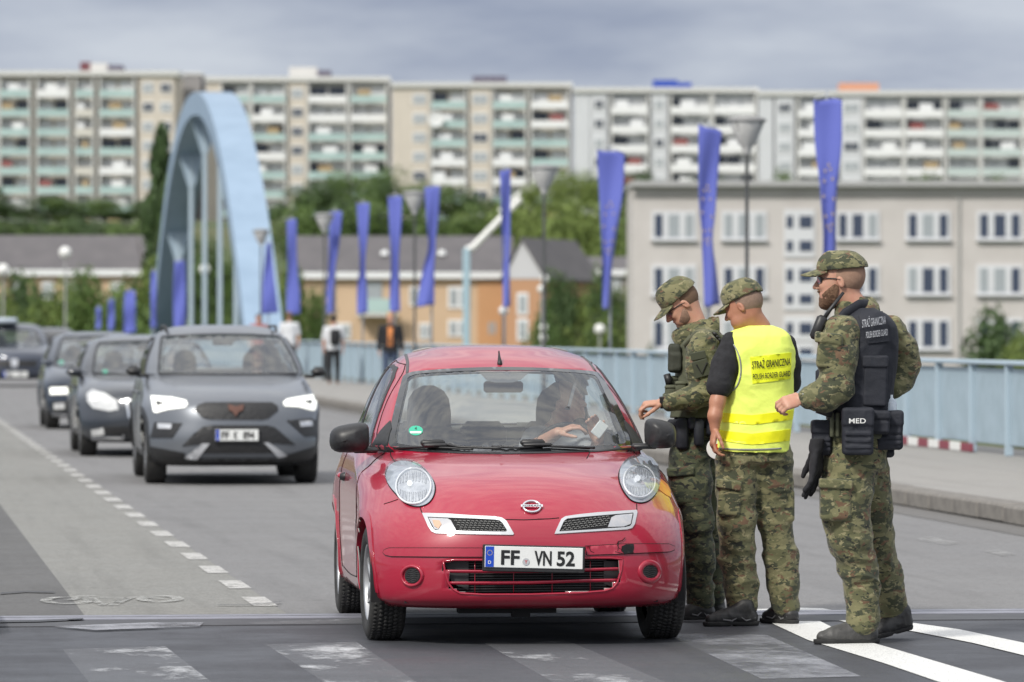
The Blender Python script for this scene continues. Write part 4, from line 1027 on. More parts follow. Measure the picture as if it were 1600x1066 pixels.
    def folds(s, amp, freq=(7, 7, 16), seed=0.0, sharp=1.0, amp2=None):
        """cloth folds: ridged noise pushes the surface in and out"""
        m = np.abs(s.d) < .03; I = np.argwhere(m)
        P = s.lo + I * s.h
        w = vnoise(P * 5 + seed + 9) * 1.4
        q = P * np.array(freq) + seed; q[:, 2] += w * 1.3; q[:, 0] += w
        r = 1 - np.abs(vnoise(q) * 2 - 1) * 1.6; r2 = 1 - np.abs(vnoise(q * 2.1 + 4) * 2 - 1) * 1.6
        s.d[m] -= ((r * .7 + r2 * .35 - .25) * amp).astype(np.float32); return s
    def mesh(s, name, m, parent=None, smooth=True, dec=None):
        h = s.h
        d = np.ascontiguousarray(np.clip(s.d, -3 * h, 3 * h)); g = openvdb.FloatGrid(background=3 * h); g.copyFromArray(d)
        p, q = g.convertToQuads(isovalue=0.0)
        if len(p) == 0: return mk(name, [(0, 0, 0), (0, .001, 0), (.001, 0, 0)], [(0, 1, 2)], m, parent)
        p = p * h + s.lo; q = q.astype(np.int32)
        a, b, c = p[q[:, 0]], p[q[:, 1]], p[q[:, 2]]
        vol = np.einsum('ij,ij->i', a, np.cross(b, c)).sum()
        if vol < 0: q = q[:, ::-1]
        me = bpy.data.meshes.new(name); me.vertices.add(len(p)); me.vertices.foreach_set('co', p.astype(np.float32).ravel())
        me.loops.add(len(q) * 4); me.loops.foreach_set('vertex_index', np.ascontiguousarray(q).ravel())
        me.polygons.add(len(q)); me.polygons.foreach_set('loop_start', np.arange(0, len(q) * 4, 4, dtype=np.int32))
        me.polygons.foreach_set('use_smooth', np.full(len(q), smooth)); me.update(calc_edges=True); me.validate()
        me.materials.append(m)
        o = bpy.data.objects.new(name, me)
        return link(o, parent)
def camo(name, cols, scale=9.0, zst=1.7):
    """woodland camouflage: layers of torn blobs, printed in the cloth"""
    m = bpy.data.materials.new(name); m.use_nodes = True
    nt = m.node_tree; N = nt.nodes; L = nt.links; b = N['Principled BSDF']; b.inputs['Roughness'].default_value = .9; b.inputs['Sheen Weight'].default_value = .12
    tc = N.new('ShaderNodeTexCoord')
    def layer(sc, thr, seed, soft=.012, st=zst):
        mp = N.new('ShaderNodeMapping'); mp.inputs['Scale'].default_value = (1, 1, st); mp.inputs['Location'].default_value = (seed, seed * 1.7, seed * .6)
        mp.inputs['Rotation'].default_value = (0, .15 * (seed % 3 - 1), 0)
        L.new(tc.outputs['Object'], mp.inputs[0])
        n = N.new('ShaderNodeTexNoise'); n.inputs['Scale'].default_value = sc; n.inputs['Detail'].default_value = 2.6; n.inputs['Roughness'].default_value = .62; n.inputs['Distortion'].default_value = .45
        L.new(mp.outputs[0], n.inputs['Vector'])
        r = N.new('ShaderNodeMapRange'); r.inputs[1].default_value = thr - soft; r.inputs[2].default_value = thr + soft; L.new(n.outputs[0], r.inputs[0]); return r
    base = None
    x = None
    for i, (c, sc, thr, seed) in enumerate(cols):
        if i == 0: prev = None; first = c; continue
        r = layer(scale * sc, thr, seed)
        mx = N.new('ShaderNodeMix'); mx.data_type = 'RGBA'; mx.inputs['B'].default_value = (*c, 1)
        if x is None: mx.inputs['A'].default_value = (*first, 1)
        else: L.new(x, mx.inputs['A'])
        L.new(r.outputs[0], mx.inputs['Factor']); x = mx.outputs['Result']
    L.new(x, b.inputs['Base Color'])
    n = N.new('ShaderNodeTexNoise'); n.inputs['Scale'].default_value = 26; n.inputs['Detail'].default_value = 5; L.new(tc.outputs['Object'], n.inputs['Vector'])
    bp = N.new('ShaderNodeBump'); bp.inputs['Strength'].default_value = .5; bp.inputs['Distance'].default_value = .012; L.new(n.outputs[0], bp.inputs['Height']); L.new(bp.outputs[0], b.inputs['Normal'])
    MATS[name] = m; return m
CAMO = camo('camouflage_cloth', [((.115, .115, .055), 1, 0, 0), ((.18, .17, .085), 1.0, .53, 3.1), ((.05, .056, .03), 1.25, .545, 7.7), ((.135, .08, .046), 1.5, .605, 12.3), ((.245, .22, .12), 2.3, .615, 21.9), ((.022, .025, .018), 1.9, .635, 31.1)], 10.5)
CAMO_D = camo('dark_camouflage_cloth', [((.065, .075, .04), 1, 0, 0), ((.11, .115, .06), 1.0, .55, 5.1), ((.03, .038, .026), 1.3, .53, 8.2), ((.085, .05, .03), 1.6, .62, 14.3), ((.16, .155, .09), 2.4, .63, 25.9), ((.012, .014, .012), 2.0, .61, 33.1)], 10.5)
SKIN = mat('skin', (.52, .29, .20), .5, noise=(22, (.46, .21, .145), .7), bump=(160, .25, .002)); 
for m_ in (SKIN,):
    m_.node_tree.nodes['Principled BSDF'].inputs['Subsurface Weight'].default_value = .08
SKIN2 = mat('tanned_skin', (.44, .21, .13), .5, noise=(22, (.36, .15, .095), .7), bump=(160, .25, .002))
M_bcl = mat('black_cloth', (.012, .012, .014), .9, noise=(30, (.022, .022, .026), .8), bump=(70, .5, .004))
M_nyl = mat('navy_black_nylon', (.010, .012, .019), .75, noise=(12, (.02, .022, .032), .8), bump=(120, .5, .003))
M_olv = mat('olive_nylon', (.075, .08, .05), .8, noise=(14, (.11, .115, .07), .8), bump=(110, .5, .003))
M_hiv = mat('hi_vis_yellow', (.80, .92, .17), .75, noise=(6, (.74, .86, .13), .6), bump=(24, .35, .01), emit=(.62, .95, .03), estr=.0)
M_hib = mat('hi_vis_band', (.90, .88, .015), .4, noise=(30, (.80, .80, .01), .7))
M_hpl = mat('hi_vis_panel', (.80, .86, .02), .5)
M_grn = mat('grey_piping', (.25, .26, .24), .6)
M_boot = mat('black_leather', (.016, .016, .017), .5, noise=(40, (.035, .034, .033), .8), bump=(50, .5, .004))
M_boot2 = mat('worn_grey_leather', (.045, .044, .043), .55, noise=(30, (.08, .078, .075), .8), bump=(60, .5, .004))
M_sole = mat('boot_sole', (.02, .02, .02), .8)
def frame(yaw, pitch, roll=0.0):
    """head frame: forward = -x turned away by yaw, dipped by pitch; columns f, s (towards the camera), u"""
    f = Vector((-cos(yaw) * cos(pitch), sin(yaw) * cos(pitch), -sin(pitch)))
    s = Vector((-sin(yaw), -cos(yaw), 0)).normalized(); u = s.cross(f) if s.cross(f).z > 0 else f.cross(s)
    if roll: 
        q = Matrix.Rotation(roll, 3, f); s = q @ s; u = q @ u
    return Matrix((f, s, u)).transposed()
def head(fd, C, R, k=1.0, neck=None, beard=False):
    P = lambda f, s, u: C + R @ (Vector((f, s, u)) * k)
    E = lambda f, s, u, r, kk=.015, mode='add', Rx=None: fd.ell(P(f, s, u), [x * k for x in r], (R @ Rx) if Rx is not None else R, kk, mode)
    E(-.012, 0, .035, (.100, .077, .098)); E(.035, 0, -.02, (.062, .066, .085), .03); E(.032, 0, -.066, (.055, .052, .045), .03)
    E(.078, 0, -.098, (.022, .028, .020), .02)                       # chin
    fd.cone(P(.092, 0, .016), P(.117, 0, -.022), .0090 * k, .0115 * k, .012)   # nose
    for s_ in (-1, 1):
        E(.104, s_ * .012, -.027, (.010, .009, .008), .006)
        E(.066, s_ * .036, -.018, (.028, .022, .024), .015)           # cheek
        E(.072, s_ * .030, -.066, (.020, .018, .02), .015)
        E(.096, s_ * .031, .010, (.016, .017, .011), .008, 'sub')     # eye socket
        E(.078, s_ * .030, .009, (.013, .0135, .0115), .004)          # eyelid and ball
        Rx = Matrix.Rotation(radians(18), 3, 'Y')
        E(-.008, s_ * .078, -.004, (.016, .008, .028), .006, 'add', Rx)
        E(-.003, s_ * .087, -.002, (.008, .006, .016), .004, 'sub', Rx)
        E(.046, s_ * .045, -.062, (.03, .02, .03), .02)
    E(.083, 0, .030, (.018, .05, .011), .014)                        # brow
    E(.090, 0, -.050, (.013, .022, .0065), .005); E(.087, 0, -.062, (.013, .019, .0070), .005)
    E(.102, 0, -.056, (.012, .021, .0018), .002, 'sub')
    if neck is not None: fd.cone(P(-.02, 0, -.05), neck, .056 * k, .062 * k, .03)
    return P
def hand(fd, W, d, n, curls, k=1.0, side=1, spread=.0, thumb=(.5, .4)):
    """W wrist, d pointing along the hand, n out of the palm; side = thumb side (+-1 along l)"""
    d = Vector(d).normalized(); n = Vector(n); n = (n - d * n.dot(d)).normalized(); l = d.cross(n)
    R = Matrix((d, l, n)).transposed()
    fd.ell(W + d * .05 * k, [.052 * k, .040 * k, .017 * k], R, .012); fd.ell(W + d * .078 * k, [.02 * k, .040 * k, .014 * k], R, .01)
    for i, (off, L_) in enumerate(((.029, .92), (.0098, 1.0), (-.0098, .95), (-.028, .76))):
        p = W + d * .086 * k + l * off * side * k; a = 0; c = curls[i]
        dd = (d + l * off * side * spread * 10).normalized()
        for j, (sl_, r0, r1) in enumerate(((.044, .0092, .0085), (.028, .0085, .0078), (.022, .0078, .0066))):
            a += c * (.8, 1.1, .7)[j]
            v = dd * cos(a) + n * sin(a); q = p + v * sl_ * L_ * k
            fd.cone(p, q, r0 * k, r1 * k, .003 if j else .008); p = q
    p = W + d * .022 * k + l * .030 * side * k + n * .006 * k; v = (d * .75 + l * side * thumb[0] + n * thumb[1]).normalized()
    for sl_, r0, r1, b_ in ((.042, .0135, .011, 0), (.032, .0105, .0095, .35), (.024, .0095, .0075, .35)):
        v = (v + (d * .6 - l * side * .25 + n * .25) * b_).normalized(); q = p + v * sl_ * k; fd.cone(p, q, r0 * k, r1 * k, .006); p = q
    return R
def cap_on(parent, C, R, k, m, ch=.096, up=.0):
    """soft military cap: flat-topped crown with a curved peak"""
    P = lambda f, s, u: C + R @ (Vector((f, s, u)) * k)
    lo = C - Vector((.26, .26, .22)) * k; hi = C + Vector((.26, .26, .26)) * k
    fd = Field(lo, hi, .0042)
    fd.ell(P(-.012, 0, .048 + up), [.113 * k, .091 * k, ch * k], R, 0)
    fd.cone(P(-.03, 0, ch - .020 + up), P(.035, 0, ch - .008 + up), .068 * k, .060 * k, .03)
    fd.cut(P(0, 0, .046 + up), R @ Vector((-.06, 0, -1)))
    fd.folds(.004, (16, 16, 16), C.x * 3)
    crown = fd.mesh('crown', m, parent)
    fd = Field(lo, hi, .0042)
    Rn = np.array(R)
    c = V3(C)
    def f(X, Y, Z):
        x, y, z = X - c[0], Y - c[1], Z - c[2]
        ff, ss, uu = [(Rn[0, i] * x + Rn[1, i] * y + Rn[2, i] * z) / k for i in range(3)]
        surf = .055 + up - (ff - .075) * .30 - ss**2 * 5.2
        d1 = np.abs(uu - surf) - .0035; d2 = (np.sqrt(((ff - .07) / .105)**2 + (ss / .076)**2) - 1) * .07; d3 = .05 - ff
        return np.maximum(np.maximum(d1 * .85, d2), d3) * k
    fd.app(f, V3(lo) + .05, V3(hi) - .05, 0)
    fd.mesh('peak', m, crown)
    fd = Field(lo, hi, .0042)
    return crown, P
def boot(parent, heel, toe, z, shaft, m, k=1.0, lift=0.0):
    heel = Vector(heel); toe = Vector(toe); d = toe - heel; d.z = 0; L_ = d.length; d = d.normalized(); up = Vector((0, 0, 1)); sd = d.cross(up)
    tilt = lift
    lo = Vector((min(heel.x, toe.x) - .12, min(heel.y, toe.y) - .12, z - .05)); hi = Vector((max(heel.x, toe.x) + .12, max(heel.y, toe.y) + .12, z + .34))
    fd = Field(lo, hi, .005)
    Q = lambda t, h, s_=0: heel + d * t * L_ + sd * s_ + up * (z - heel.z + h + tilt * (1 - t))
    fd.chain([Q(.14, .05), Q(.4, .050), Q(.72, .040), Q(.90, .036)], [.038 * k, .040 * k, .039 * k, .028 * k], .02)
    fd.chain([Q(.18, .045), Q(.26, .11), shaft], [.038 * k, .039 * k, .040 * k], .03)
    fd.cone(Q(.25, .10), Q(.58, .058), .040 * k, .036 * k, .03)
    fd.cut(Q(0, .018), (0, 0, -1) if not lift else (d * -lift / L_ - up)); fd.folds(.004, (22, 22, 22), z + heel.x * 9)
    b = fd.mesh('boot', m, parent)
    fd = Field(lo, hi, .005)
    for t0, t1, r0, r1 in ((.11, .42, .040, .038), (.42, .76, .038, .045), (.76, .93, .045, .035)):
        fd.cone(Q(t0, .02), Q(t1, .02), r0 * k, r1 * k, .004)
    fd.cut(Q(0, .026), up + d * lift / L_ if lift else up); fd.cut(Q(0, .0), (d * -lift / L_ - up) if lift else -up)
    for t in (.48, .53): fd.box(Q(t, -.002), (.008, .07, .008), .002, Matrix((d, sd, up)).transposed(), 0, 'sub')
    fd.mesh('sole', M_sole, b)
    if k < 1.05:
        for sgn in (-1, 1):
            MB().tube([Q(.10, .045, sgn * .040), Q(.28, .030, sgn * .044), Q(.40, .055, sgn * .043), Q(.55, .030, sgn * .046), Q(.72, .038, sgn * .045)], .0045, 5).obj('side_stripe', mat('shoe_grey', (.16, .16, .165), .6), b)
    for j in range(5):   # laces
        t = .30 + j * .085; h = .142 - j * .017
        MB().tube([Q(t, h - .02, -.03), Q(t + .02, h + .003, 0), Q(t, h - .02, .03)], .0035, 5).obj('lace', M_blk, b)
    return b
def band(parent, name, pts, r, m, n=8, closed=False, sx=1.0):
    return MB().tube(pts, r, n, sx=sx).obj(name, m, parent, True)
def bvh_of(o): 
    me = o.data; return BVHTree.FromPolygons([v.co.copy() for v in me.vertices], [tuple(p.vertices) for p in me.polygons])
def person_root(label, D, px, group=None, cat='person'):
    p = xy((px - CX) / F * D, D, 0.0)
    r = root('person', label, cat, p, -TH, group)
    X0 = (px - CX) / F * D
    def P(a, b, dd=0.0): return Vector(((a - CX) / F * (D + dd) - X0, dd, CAMH + (YH - b) / F * (D + dd)))
    return r, P
def glasses(parent, P, dark=True):
    m = MB(); m.tube([P(.095, 0, .016), P(.085, -.06, .018), P(.02, -.079, .014), P(-.01, -.082, .006)], .0028, 6); m.tube([P(.095, 0, .016), P(.085, .06, .018), P(.02, .079, .014), P(-.01, .082, .006)], .0028, 6)
    o = m.obj('glasses', M_blk, parent, True)
    for s_ in (-1, 1):
        mm = MB(); c = [(.104, .006), (.102, .03), (.088, .058), (.086, .058), (.086, .04), (.096, .012)]
        pts = [(.106, s_ * .008, .022), (.104, s_ * .03, .026), (.088, s_ * .060, .022), (.086, s_ * .058, -.002), (.098, s_ * .034, -.012), (.104, s_ * .012, -.006)]
        q = [P(*p) for p in pts]; mm.add(q + [p + (P(0, 0, 0) - P(.006, 0, 0)) for p in q], [tuple(range(6)), tuple(range(6, 12))[::-1]] + [(i, (i + 1) % 6, 6 + (i + 1) % 6, 6 + i) for i in range(6)])
        mm.obj('lens', mat('dark_lens', (.008, .008, .01), .06, coat=1) if dark else glass_mat('clear_lens', (.8, .8, .8), 0, .06), o)
    return o
def torso_pts(P, rows, dd=0.0):
    """rows: (py, px left, px right, half depth) -> sections in the person's frame"""
    out = []
    for r in rows:
        a, b = P(r[1], r[0], dd + (r[4] if len(r) > 4 else 0)), P(r[2], r[0], dd + (r[4] if len(r) > 4 else 0))
        c = (a + b) / 2; out.append((c.x, c.y, c.z, (b.x - a.x) / 2, r[3]))
    return out
def project_text(parent, name, txt, h, w, bvh, c, d, xdir, ydir, m, off=.004, bold=.02, sh=0.0):
    V, Fc = text_mesh(txt, h, w, bold); c = Vector(c); d = Vector(d).normalized(); out = []
    me = bpy.data.meshes.new('t'); me.from_pydata([tuple(v) for v in V], [], Fc)
    import bmesh
    bm = bmesh.new(); bm.from_mesh(me); bmesh.ops.triangulate(bm, faces=bm.faces)
    bmesh.ops.subdivide_edges(bm, edges=[e for e in bm.edges if e.calc_length() > .015], cuts=1); bm.to_mesh(me); bm.free()
    xs = np.linspace(-w / 2, w / 2, 9); dep = []
    for x in xs:      # the cloth's depth along the line of writing, its folds evened out
        q = []
        for y in (-h, 0, h):
            r_ = bvh.ray_cast(c + xdir * x + ydir * (y + sh * x) - d * .5, d)
            if r_[0] is not None: q.append(r_[3])
        dep.append(min(q) if q else .5)
    cf = np.polyfit(xs, dep, 3)
    for v in me.vertices:
        o = c + xdir * v.co.x + ydir * (v.co.y + sh * v.co.x) - d * .5
        out.append(o + d * (float(np.polyval(cf, v.co.x)) - off))
    Fo = [tuple(p.vertices) for p in me.polygons]; bpy.data.meshes.remove(me)
    return mk(name, out, Fo, m, parent)
def project_patch(parent, name, pts, bvh, d, m, off=.003, step=.02, depth=.004):
    """pts: outline as 3-D points roughly on the surface; seen along d"""
    d = Vector(d).normalized(); ux = Vector((1, 0, 0)); ux = (ux - d * ux.dot(d)).normalized(); uy = d.cross(ux); 
    if uy.z < 0: uy = -uy
    o2 = [(Vector(p).dot(ux), Vector(p).dot(uy)) for p in pts]; base = sum((Vector(p) for p in pts), Vector()) / len(pts); dd = base.dot(d)
    cs = Caster(bvh, lambda u, v: (ux * u + uy * v + d * (dd - .5), d)); cs.guess = .5
    return cs.patch(name, o2, off, m, parent, step, depth=depth)
# ------------------------------------------------------------------ officer with the yellow vest
def officer_vest():
    r, P = person_root('officer in a fluorescent yellow vest and camouflage trousers seen from behind, middle one of three', 27.87, 1172)
    fd = Field(P(1085, 985, -.35), P(1265, 430, .45), .005)
    R = frame(radians(22), radians(22)); C = P(1163, 480, 0)
    hp = head(fd, C, R, 1.02, P(1186, 512, .02))
    fd.torso(torso_pts(P, [(520, 1160, 1206, .08), (540, 1146, 1226, .10), (600, 1140, 1228, .11), (690, 1136, 1222, .12)]), k=.04)
    sh = P(1143, 540, -.06); el = P(1121, 628, -.14); wr = P(1117, 670, -.16)
    fd.chain([sh, P(1130, 590, -.11), el, P(1117, 650, -.16), wr], [.054, .047, .041, .037, .027], .02)
    hand(fd, wr, P(1113, 700, -.18) - wr, Vector((1, .2, 0)), (.5, .6, .6, .7), 1.0, 1, thumb=(.3, .4))
    fd.chain([P(1228, 548, .02), P(1234, 600, .1), P(1200, 650, .2)], [.055, .048, .04], .02)
    fd.chain([P(1152, 710, -.02), P(1152, 830, -.02), P(1160, 955, 0)], [.075, .055, .04], .03); fd.chain([P(1206, 710, .03), P(1214, 830, .08), P(1227, 955, .12)], [.075, .055, .04], .03)
    body = fd.mesh('body', SKIN2, r)
    # hair shaved short below the cap
    fd = Field(C - Vector((.16, .16, .14)), C + Vector((.16, .16, .18)), .005)
    fd.ell(hp(-.018, 0, .030), [.099, .081, .097], R, 0); fd.cut(hp(.045, 0, .0), R @ Vector((1, 0, .3))); fd.cut(hp(0, 0, -.03), R @ Vector((.4, 0, -1)))
    fd.mesh('hair', mat('hair_greyish', (.22, .15, .11), .9, noise=(60, (.30, .20, .15), .8)), r)
    cap, cp = cap_on(r, C, R, 1.03, CAMO)
    MB().tube([cp(-.112, -.035, .052), cp(-.122, 0, .050), cp(-.112, .035, .052)], .009, 6).obj('cap_strap', CAMO, cap, True)
    for s_ in (-1, 1): MB().lathe([(0, -.006), (.006, 0), (0, .006)], hp(.088, s_ * .031, .010), 8).obj('eye', mat('eye_white', (.7, .68, .65), .2), body)
    # black T-shirt
    fd = Field(P(1085, 720, -.35), P(1265, 500, .35), .005)
    fd.torso(torso_pts(P, [(512, 1166, 1206, .075), (522, 1150, 1218, .09), (535, 1142, 1230, .11), (600, 1134, 1232, .125), (690, 1132, 1228, .13)]), k=.04)
    fd.chain([P(1144, 538, -.05), P(1134, 570, -.08), P(1124, 604, -.12)], [.066, .070, .070], .03); fd.chain([P(1226, 540, .02), P(1232, 570, .06), P(1234, 598, .09)], [.062, .062, .06], .03)
    fd.cut(P(1124, 607, -.12), Vector((-.25, -.2, -1))) if False else None
    fd.folds(.006, (9, 9, 13), 2.2); fd.mesh('t_shirt', M_bcl, r)
    # vest
    fd = Field(P(1085, 722, -.35), P(1268, 495, .35), .0045)
    fd.torso(torso_pts(P, [(509, 1166, 1208, .085), (515, 1148, 1224, .11), (527, 1134, 1237, .145), (560, 1124, 1241, .155), (620, 1130, 1240, .15), (665, 1124, 1236, .152), (712, 1118, 1230, .158)]), k=.04)
    fd.cut(P(1175, 706, -.15), Vector((-.03, .12, -1)))
    fd.ell(P(1132, 570, -.14), (.080, .14, .145), Matrix.Rotation(radians(-8), 3, 'Y'), .01, 'sub'); fd.ell(P(1252, 566, .06), (.055, .12, .13), None, .01, 'sub')
    fd.folds(.009, (5, 5, 7), 5.1)
    vest = fd.mesh('vest', M_hiv, r)
    bv = bvh_of(vest)
    for pts, nm in (([P(1127, 645, -.16), P(1175, 649, -.16), P(1240, 641, -.16), P(1239, 656, -.16), P(1175, 664, -.16), P(1125, 659, -.16)], 'reflective_band'), ([P(1120, 672, -.16), P(1175, 678, -.16), P(1236, 671, -.16), P(1234, 689, -.16), P(1175, 695, -.16), P(1119, 688, -.16)], 'reflective_band')):
        project_patch(r, nm, pts, bv, (0, 1, 0), M_hib, .004, .015).parent = vest
    project_patch(r, 'text_panel', [P(1172, 558, -.16), P(1237, 551, -.16), P(1236, 592, -.16), P(1176, 600, -.16)], bv, (0, 1, 0), M_hpl, .004, .015).parent = vest
    bo = Vector((1, 0, 0)); zz = Vector((0, 0, 1))
    for t, px, py, h, w, sh_ in (('STRAŻ GRANICZNA', 1205.5, 567.5, .040, .212, .09), ('POLISH BORDER GUARD', 1206, 586, .030, .206, .09)):
        project_text(vest, 'lettering', t, h, w, bv, P(px, py, -.16), (0, 1, 0), bo, zz, M_ink, .010, .014, sh_)
    # piping round the armhole and the hem
    pts = []
    for a in np.linspace(-1.9, 1.9, 26):
        q = P(1132, 570, -.06) + Matrix.Rotation(radians(-8), 3, 'Y') @ Vector((.084 * cos(a), -.3, .149 * sin(a)))
        h_, n_, i_, d_ = bv.ray_cast(Vector((q.x, -.6, q.z)), Vector((0, 1, 0)))
        if h_ is not None and h_.y < .05: pts.append(h_ + Vector((0, -.002, 0)))
    if len(pts) > 3: MB().tube(pts, .0045, 6).obj('piping', M_grn, vest, True)
    pts = []
    for x in np.linspace(1121, 1228, 24):
        h_, n_, i_, d_ = bv.ray_cast(P(x, 703 + (x - 1175)**2 * -.0006 + 1.5, -.6), Vector((0, 1, 0)))
        if h_ is not None: pts.append(h_ + Vector((0, -.002, -.004)))
    if len(pts) > 3: MB().tube(pts, .005, 6).obj('hem_tape', M_grn, vest, True)
    # trousers
    fd = Field(P(1085, 985, -.35), P(1275, 670, .45), .005)
    fd.torso(torso_pts(P, [(665, 1138, 1222, .12), (690, 1128, 1228, .135), (720, 1124, 1232, .14)]), k=.05)
    fd.chain([P(1152, 722, -.02), P(1150, 765, -.03), P(1151, 807, -.03), P(1151, 871, -.02), P(1158, 912, -.01), P(1160, 944, 0)], [.115, .103, .093, .091, .082, .076], .04)
    fd.chain([P(1204, 722, .02), P(1207, 765, .05), P(1209, 807, .07), P(1220, 871, .09), P(1225, 912, .11), P(1227, 945, .12)], [.115, .100, .089, .083, .080, .076], .04)
    fd.folds(.015, (5, 5, 10), 8.4); fd.box(P(1139, 782, -.09), (.062, .058, .085), .022, Matrix.Rotation(.06, 3, 'Y'), .006); fd.box(P(1138, 757, -.10), (.069, .066, .024), .008, Matrix.Rotation(.14, 3, 'Y'), .002); fd.box(P(1231, 790, .06), (.034, .07, .09), .02, None, .008); fd.mesh('trousers', CAMO, r)
    k = P(0, 0)
    boot(r, P(1184, 975, -.02), P(1102, 977, -.12), 0.0, P(1165, 935, 0), M_boot, 1.0)
    boot(r, P(1243, 973, .06), P(1193, 970, .24), 0.0, P(1229, 935, .12), M_boot, 1.0)
    # signal disc held by the thigh
    p_ = P(1121, 701, -.03)
    s = root('signal_disc', 'white and red signalling disc held by the officer in the yellow vest', 'signal disc', r.matrix_basis @ p_ if False else (Matrix.Translation(r.location) @ Matrix.Rotation(-TH, 4, 'Z')) @ p_, -TH)
    Mx = Matrix.Rotation(pi / 2, 3, 'X')
    MB().lathe([(0, -.006), (.058, -.006), (.06, 0), (.058, .006), (0, .006)], n=28, M=Mx).obj('disc', M_white, s); MB().lathe([(0, -.008), (.026, -.008), (.026, .008), (0, .008)], n=20, M=Mx).obj('red_centre', mat('disc_red', (.6, .03, .03), .4), s)
    MB().tube([(0, 0, .05), (.004, 0, .12)], .012, 8).obj('handle', M_white, s)
# ------------------------------------------------------------------ officer leaning to the car window
def officer_window():
    r, P = person_root('officer in camouflage with olive plate carrier and glasses, bowed head, reaching towards the car window', 28.4, 1090)
    fd = Field(P(978, 978, -.4), P(1165, 430, .45), .0045)
    R = frame(radians(-6), radians(38)); C = P(1066, 476, 0)
    hp = head(fd, C, R, 1.0, P(1092, 520, .0))
    fd.torso(torso_pts(P, [(530, 1080, 1118, .08), (560, 1076, 1124, .10), (640, 1064, 1118, .10), (680, 1064, 1112, .11)]), k=.04)
    el = P(1103, 612, -.2); wr = P(1034, 629, -.28)
    fd.chain([P(1100, 538, -.14), el, P(1060, 626, -.26), wr], [.05, .045, .036, .026], .02)
    hand(fd, wr, P(1000, 633, -.3) - wr, Vector((.12, .25, -1)), (.7, .85, 1.0, 1.15), 1.05, 1, thumb=(.05, .5))
    fd.chain([P(1100, 538, .12), P(1085, 610, .2), P(1050, 625, .2)], [.05, .045, .035], .02)
    fd.chain([P(1078, 690, -.06), P(1086, 815, -.06), P(1095, 945, -.05)], [.07, .05, .04], .03); fd.chain([P(1096, 690, .1), P(1102, 815, .12), P(1114, 940, .14)], [.07, .05, .04], .03)
    body = fd.mesh('body', SKIN, r)
    fd = Field(C - Vector((.16, .16, .14)), C + Vector((.16, .16, .18)), .005)
    fd.ell(hp(-.016, 0, .032), [.0985, .0785, .0965], R, 0); fd.cut(hp(.02, 0, .0), R @ Vector((1, 0, .3))); fd.cut(hp(0, 0, -.02), R @ Vector((.4, 0, -1)))
    fd.mesh('hair', mat('hair_brown', (.15, .09, .06), .9, noise=(60, (.16, .10, .06), .8)), r)
    fd = Field(C - Vector((.2, .2, .2)), C + Vector((.2, .2, .18)), .005)   # stubble beard
    fd.ell(hp(.033, 0, -.044), [.069, .0785, .078], R, .0); fd.ell(hp(.076, 0, -.098), [.029, .036, .026], R, .02); fd.cut(hp(.0, 0, .004), R @ Vector((.78, 0, 1))); fd.cut(hp(.0, 0, 0), R @ Vector((-1, 0, -.2)))
    fd.mesh('stubble', mat('stubble', (.20, .12, .085), .9, noise=(90, (.28, .17, .12), .9)), r)
    cap, cp = cap_on(r, C, R, 1.03, CAMO)
    glasses(r, hp, False)
    MB().rbox(cp(.075, -.062, .085), (.012, .035, .042), .004, R @ Matrix.Rotation(radians(50), 3, 'Z')).obj('cap_patch', mat('patch_dark', (.03, .033, .025), .8), cap)
    # jacket
    fd = Field(P(978, 700, -.45), P(1165, 500, .45), .0045)
    fd.torso(torso_pts(P, [(510, 1080, 1110, .085), (524, 1072, 1128, .13), (545, 1066, 1136, .16), (590, 1062, 1134, .155), (640, 1056, 1128, .15), (682, 1056, 1126, .155)]), k=.04)
    fd.cone(P(1076, 518, 0), P(1100, 512, 0), .062, .07, .03)
    fd.chain([P(1098, 538, -.15), P(1095, 575, -.19), P(1103, 612, -.22), P(1080, 622, -.25), P(1046, 628, -.28)], [.082, .078, .068, .058, .044], .03)
    fd.chain([P(1098, 538, .13), P(1090, 600, .2), P(1062, 618, .2)], [.08, .07, .05], .03)
    fd.folds(.013, (8, 8, 13), 1.3); fd.mesh('jacket', CAMO, r)
    fd = Field(P(1040, 560, -.3), P(1120, 495, .3), .005)   # stand-up collar
    fd.cone(P(1074, 524, 0), P(1108, 514, 0), .085, .09, 0); fd.cone(P(1066, 505, 0), P(1108, 500, 0), .07, .068, .0, 'sub')
    fd.folds(.006, (12, 12, 12), 3); fd.mesh('collar', CAMO, r)
    # watch and cuff
    a = P(1040, 628.5, -.28); b_ = P(1031, 629.5, -.28)
    MB().tube([a, b_], .034, 16).obj('watch', M_blk, r, True); MB().rbox((a + b_) / 2 + Vector((0, -.03, .012)), (.036, .012, .036), .004).obj('watch_face', M_blk2, r)
    # plate carrier
    fd = Field(P(1025, 672, -.3), P(1160, 500, .35), .0045)
    fd.torso(torso_pts(P, [(524, 1070, 1134, .15), (545, 1060, 1144, .18), (600, 1054, 1142, .178), (652, 1048, 1136, .175)]), k=.03)
    fd.ell(P(1098, 545, -.20), (.10, .13, .125), None, .01, 'sub'); fd.ell(P(1098, 545, .20), (.10, .13, .125), None, .01, 'sub')
    fd.folds(.005, (10, 10, 10), 4); pc_ = fd.mesh('plate_carrier', M_olv, r)
    MB().tube([P(1072, 542, -.12), P(1088, 522, -.15), P(1118, 520, -.14), P(1136, 545, -.1)], .026, 8, sx=.55).obj('shoulder_strap', M_olv, pc_, True)
    for j in range(7): 
        p = P(1116 + j * 3.6, 522 + j * 4.5, -.155); MB().tube([p + Vector((-.01, 0, .01)), p + Vector((.012, -.012, -.004))], .009, 6).obj('strap_coil', M_blk, pc_, True)
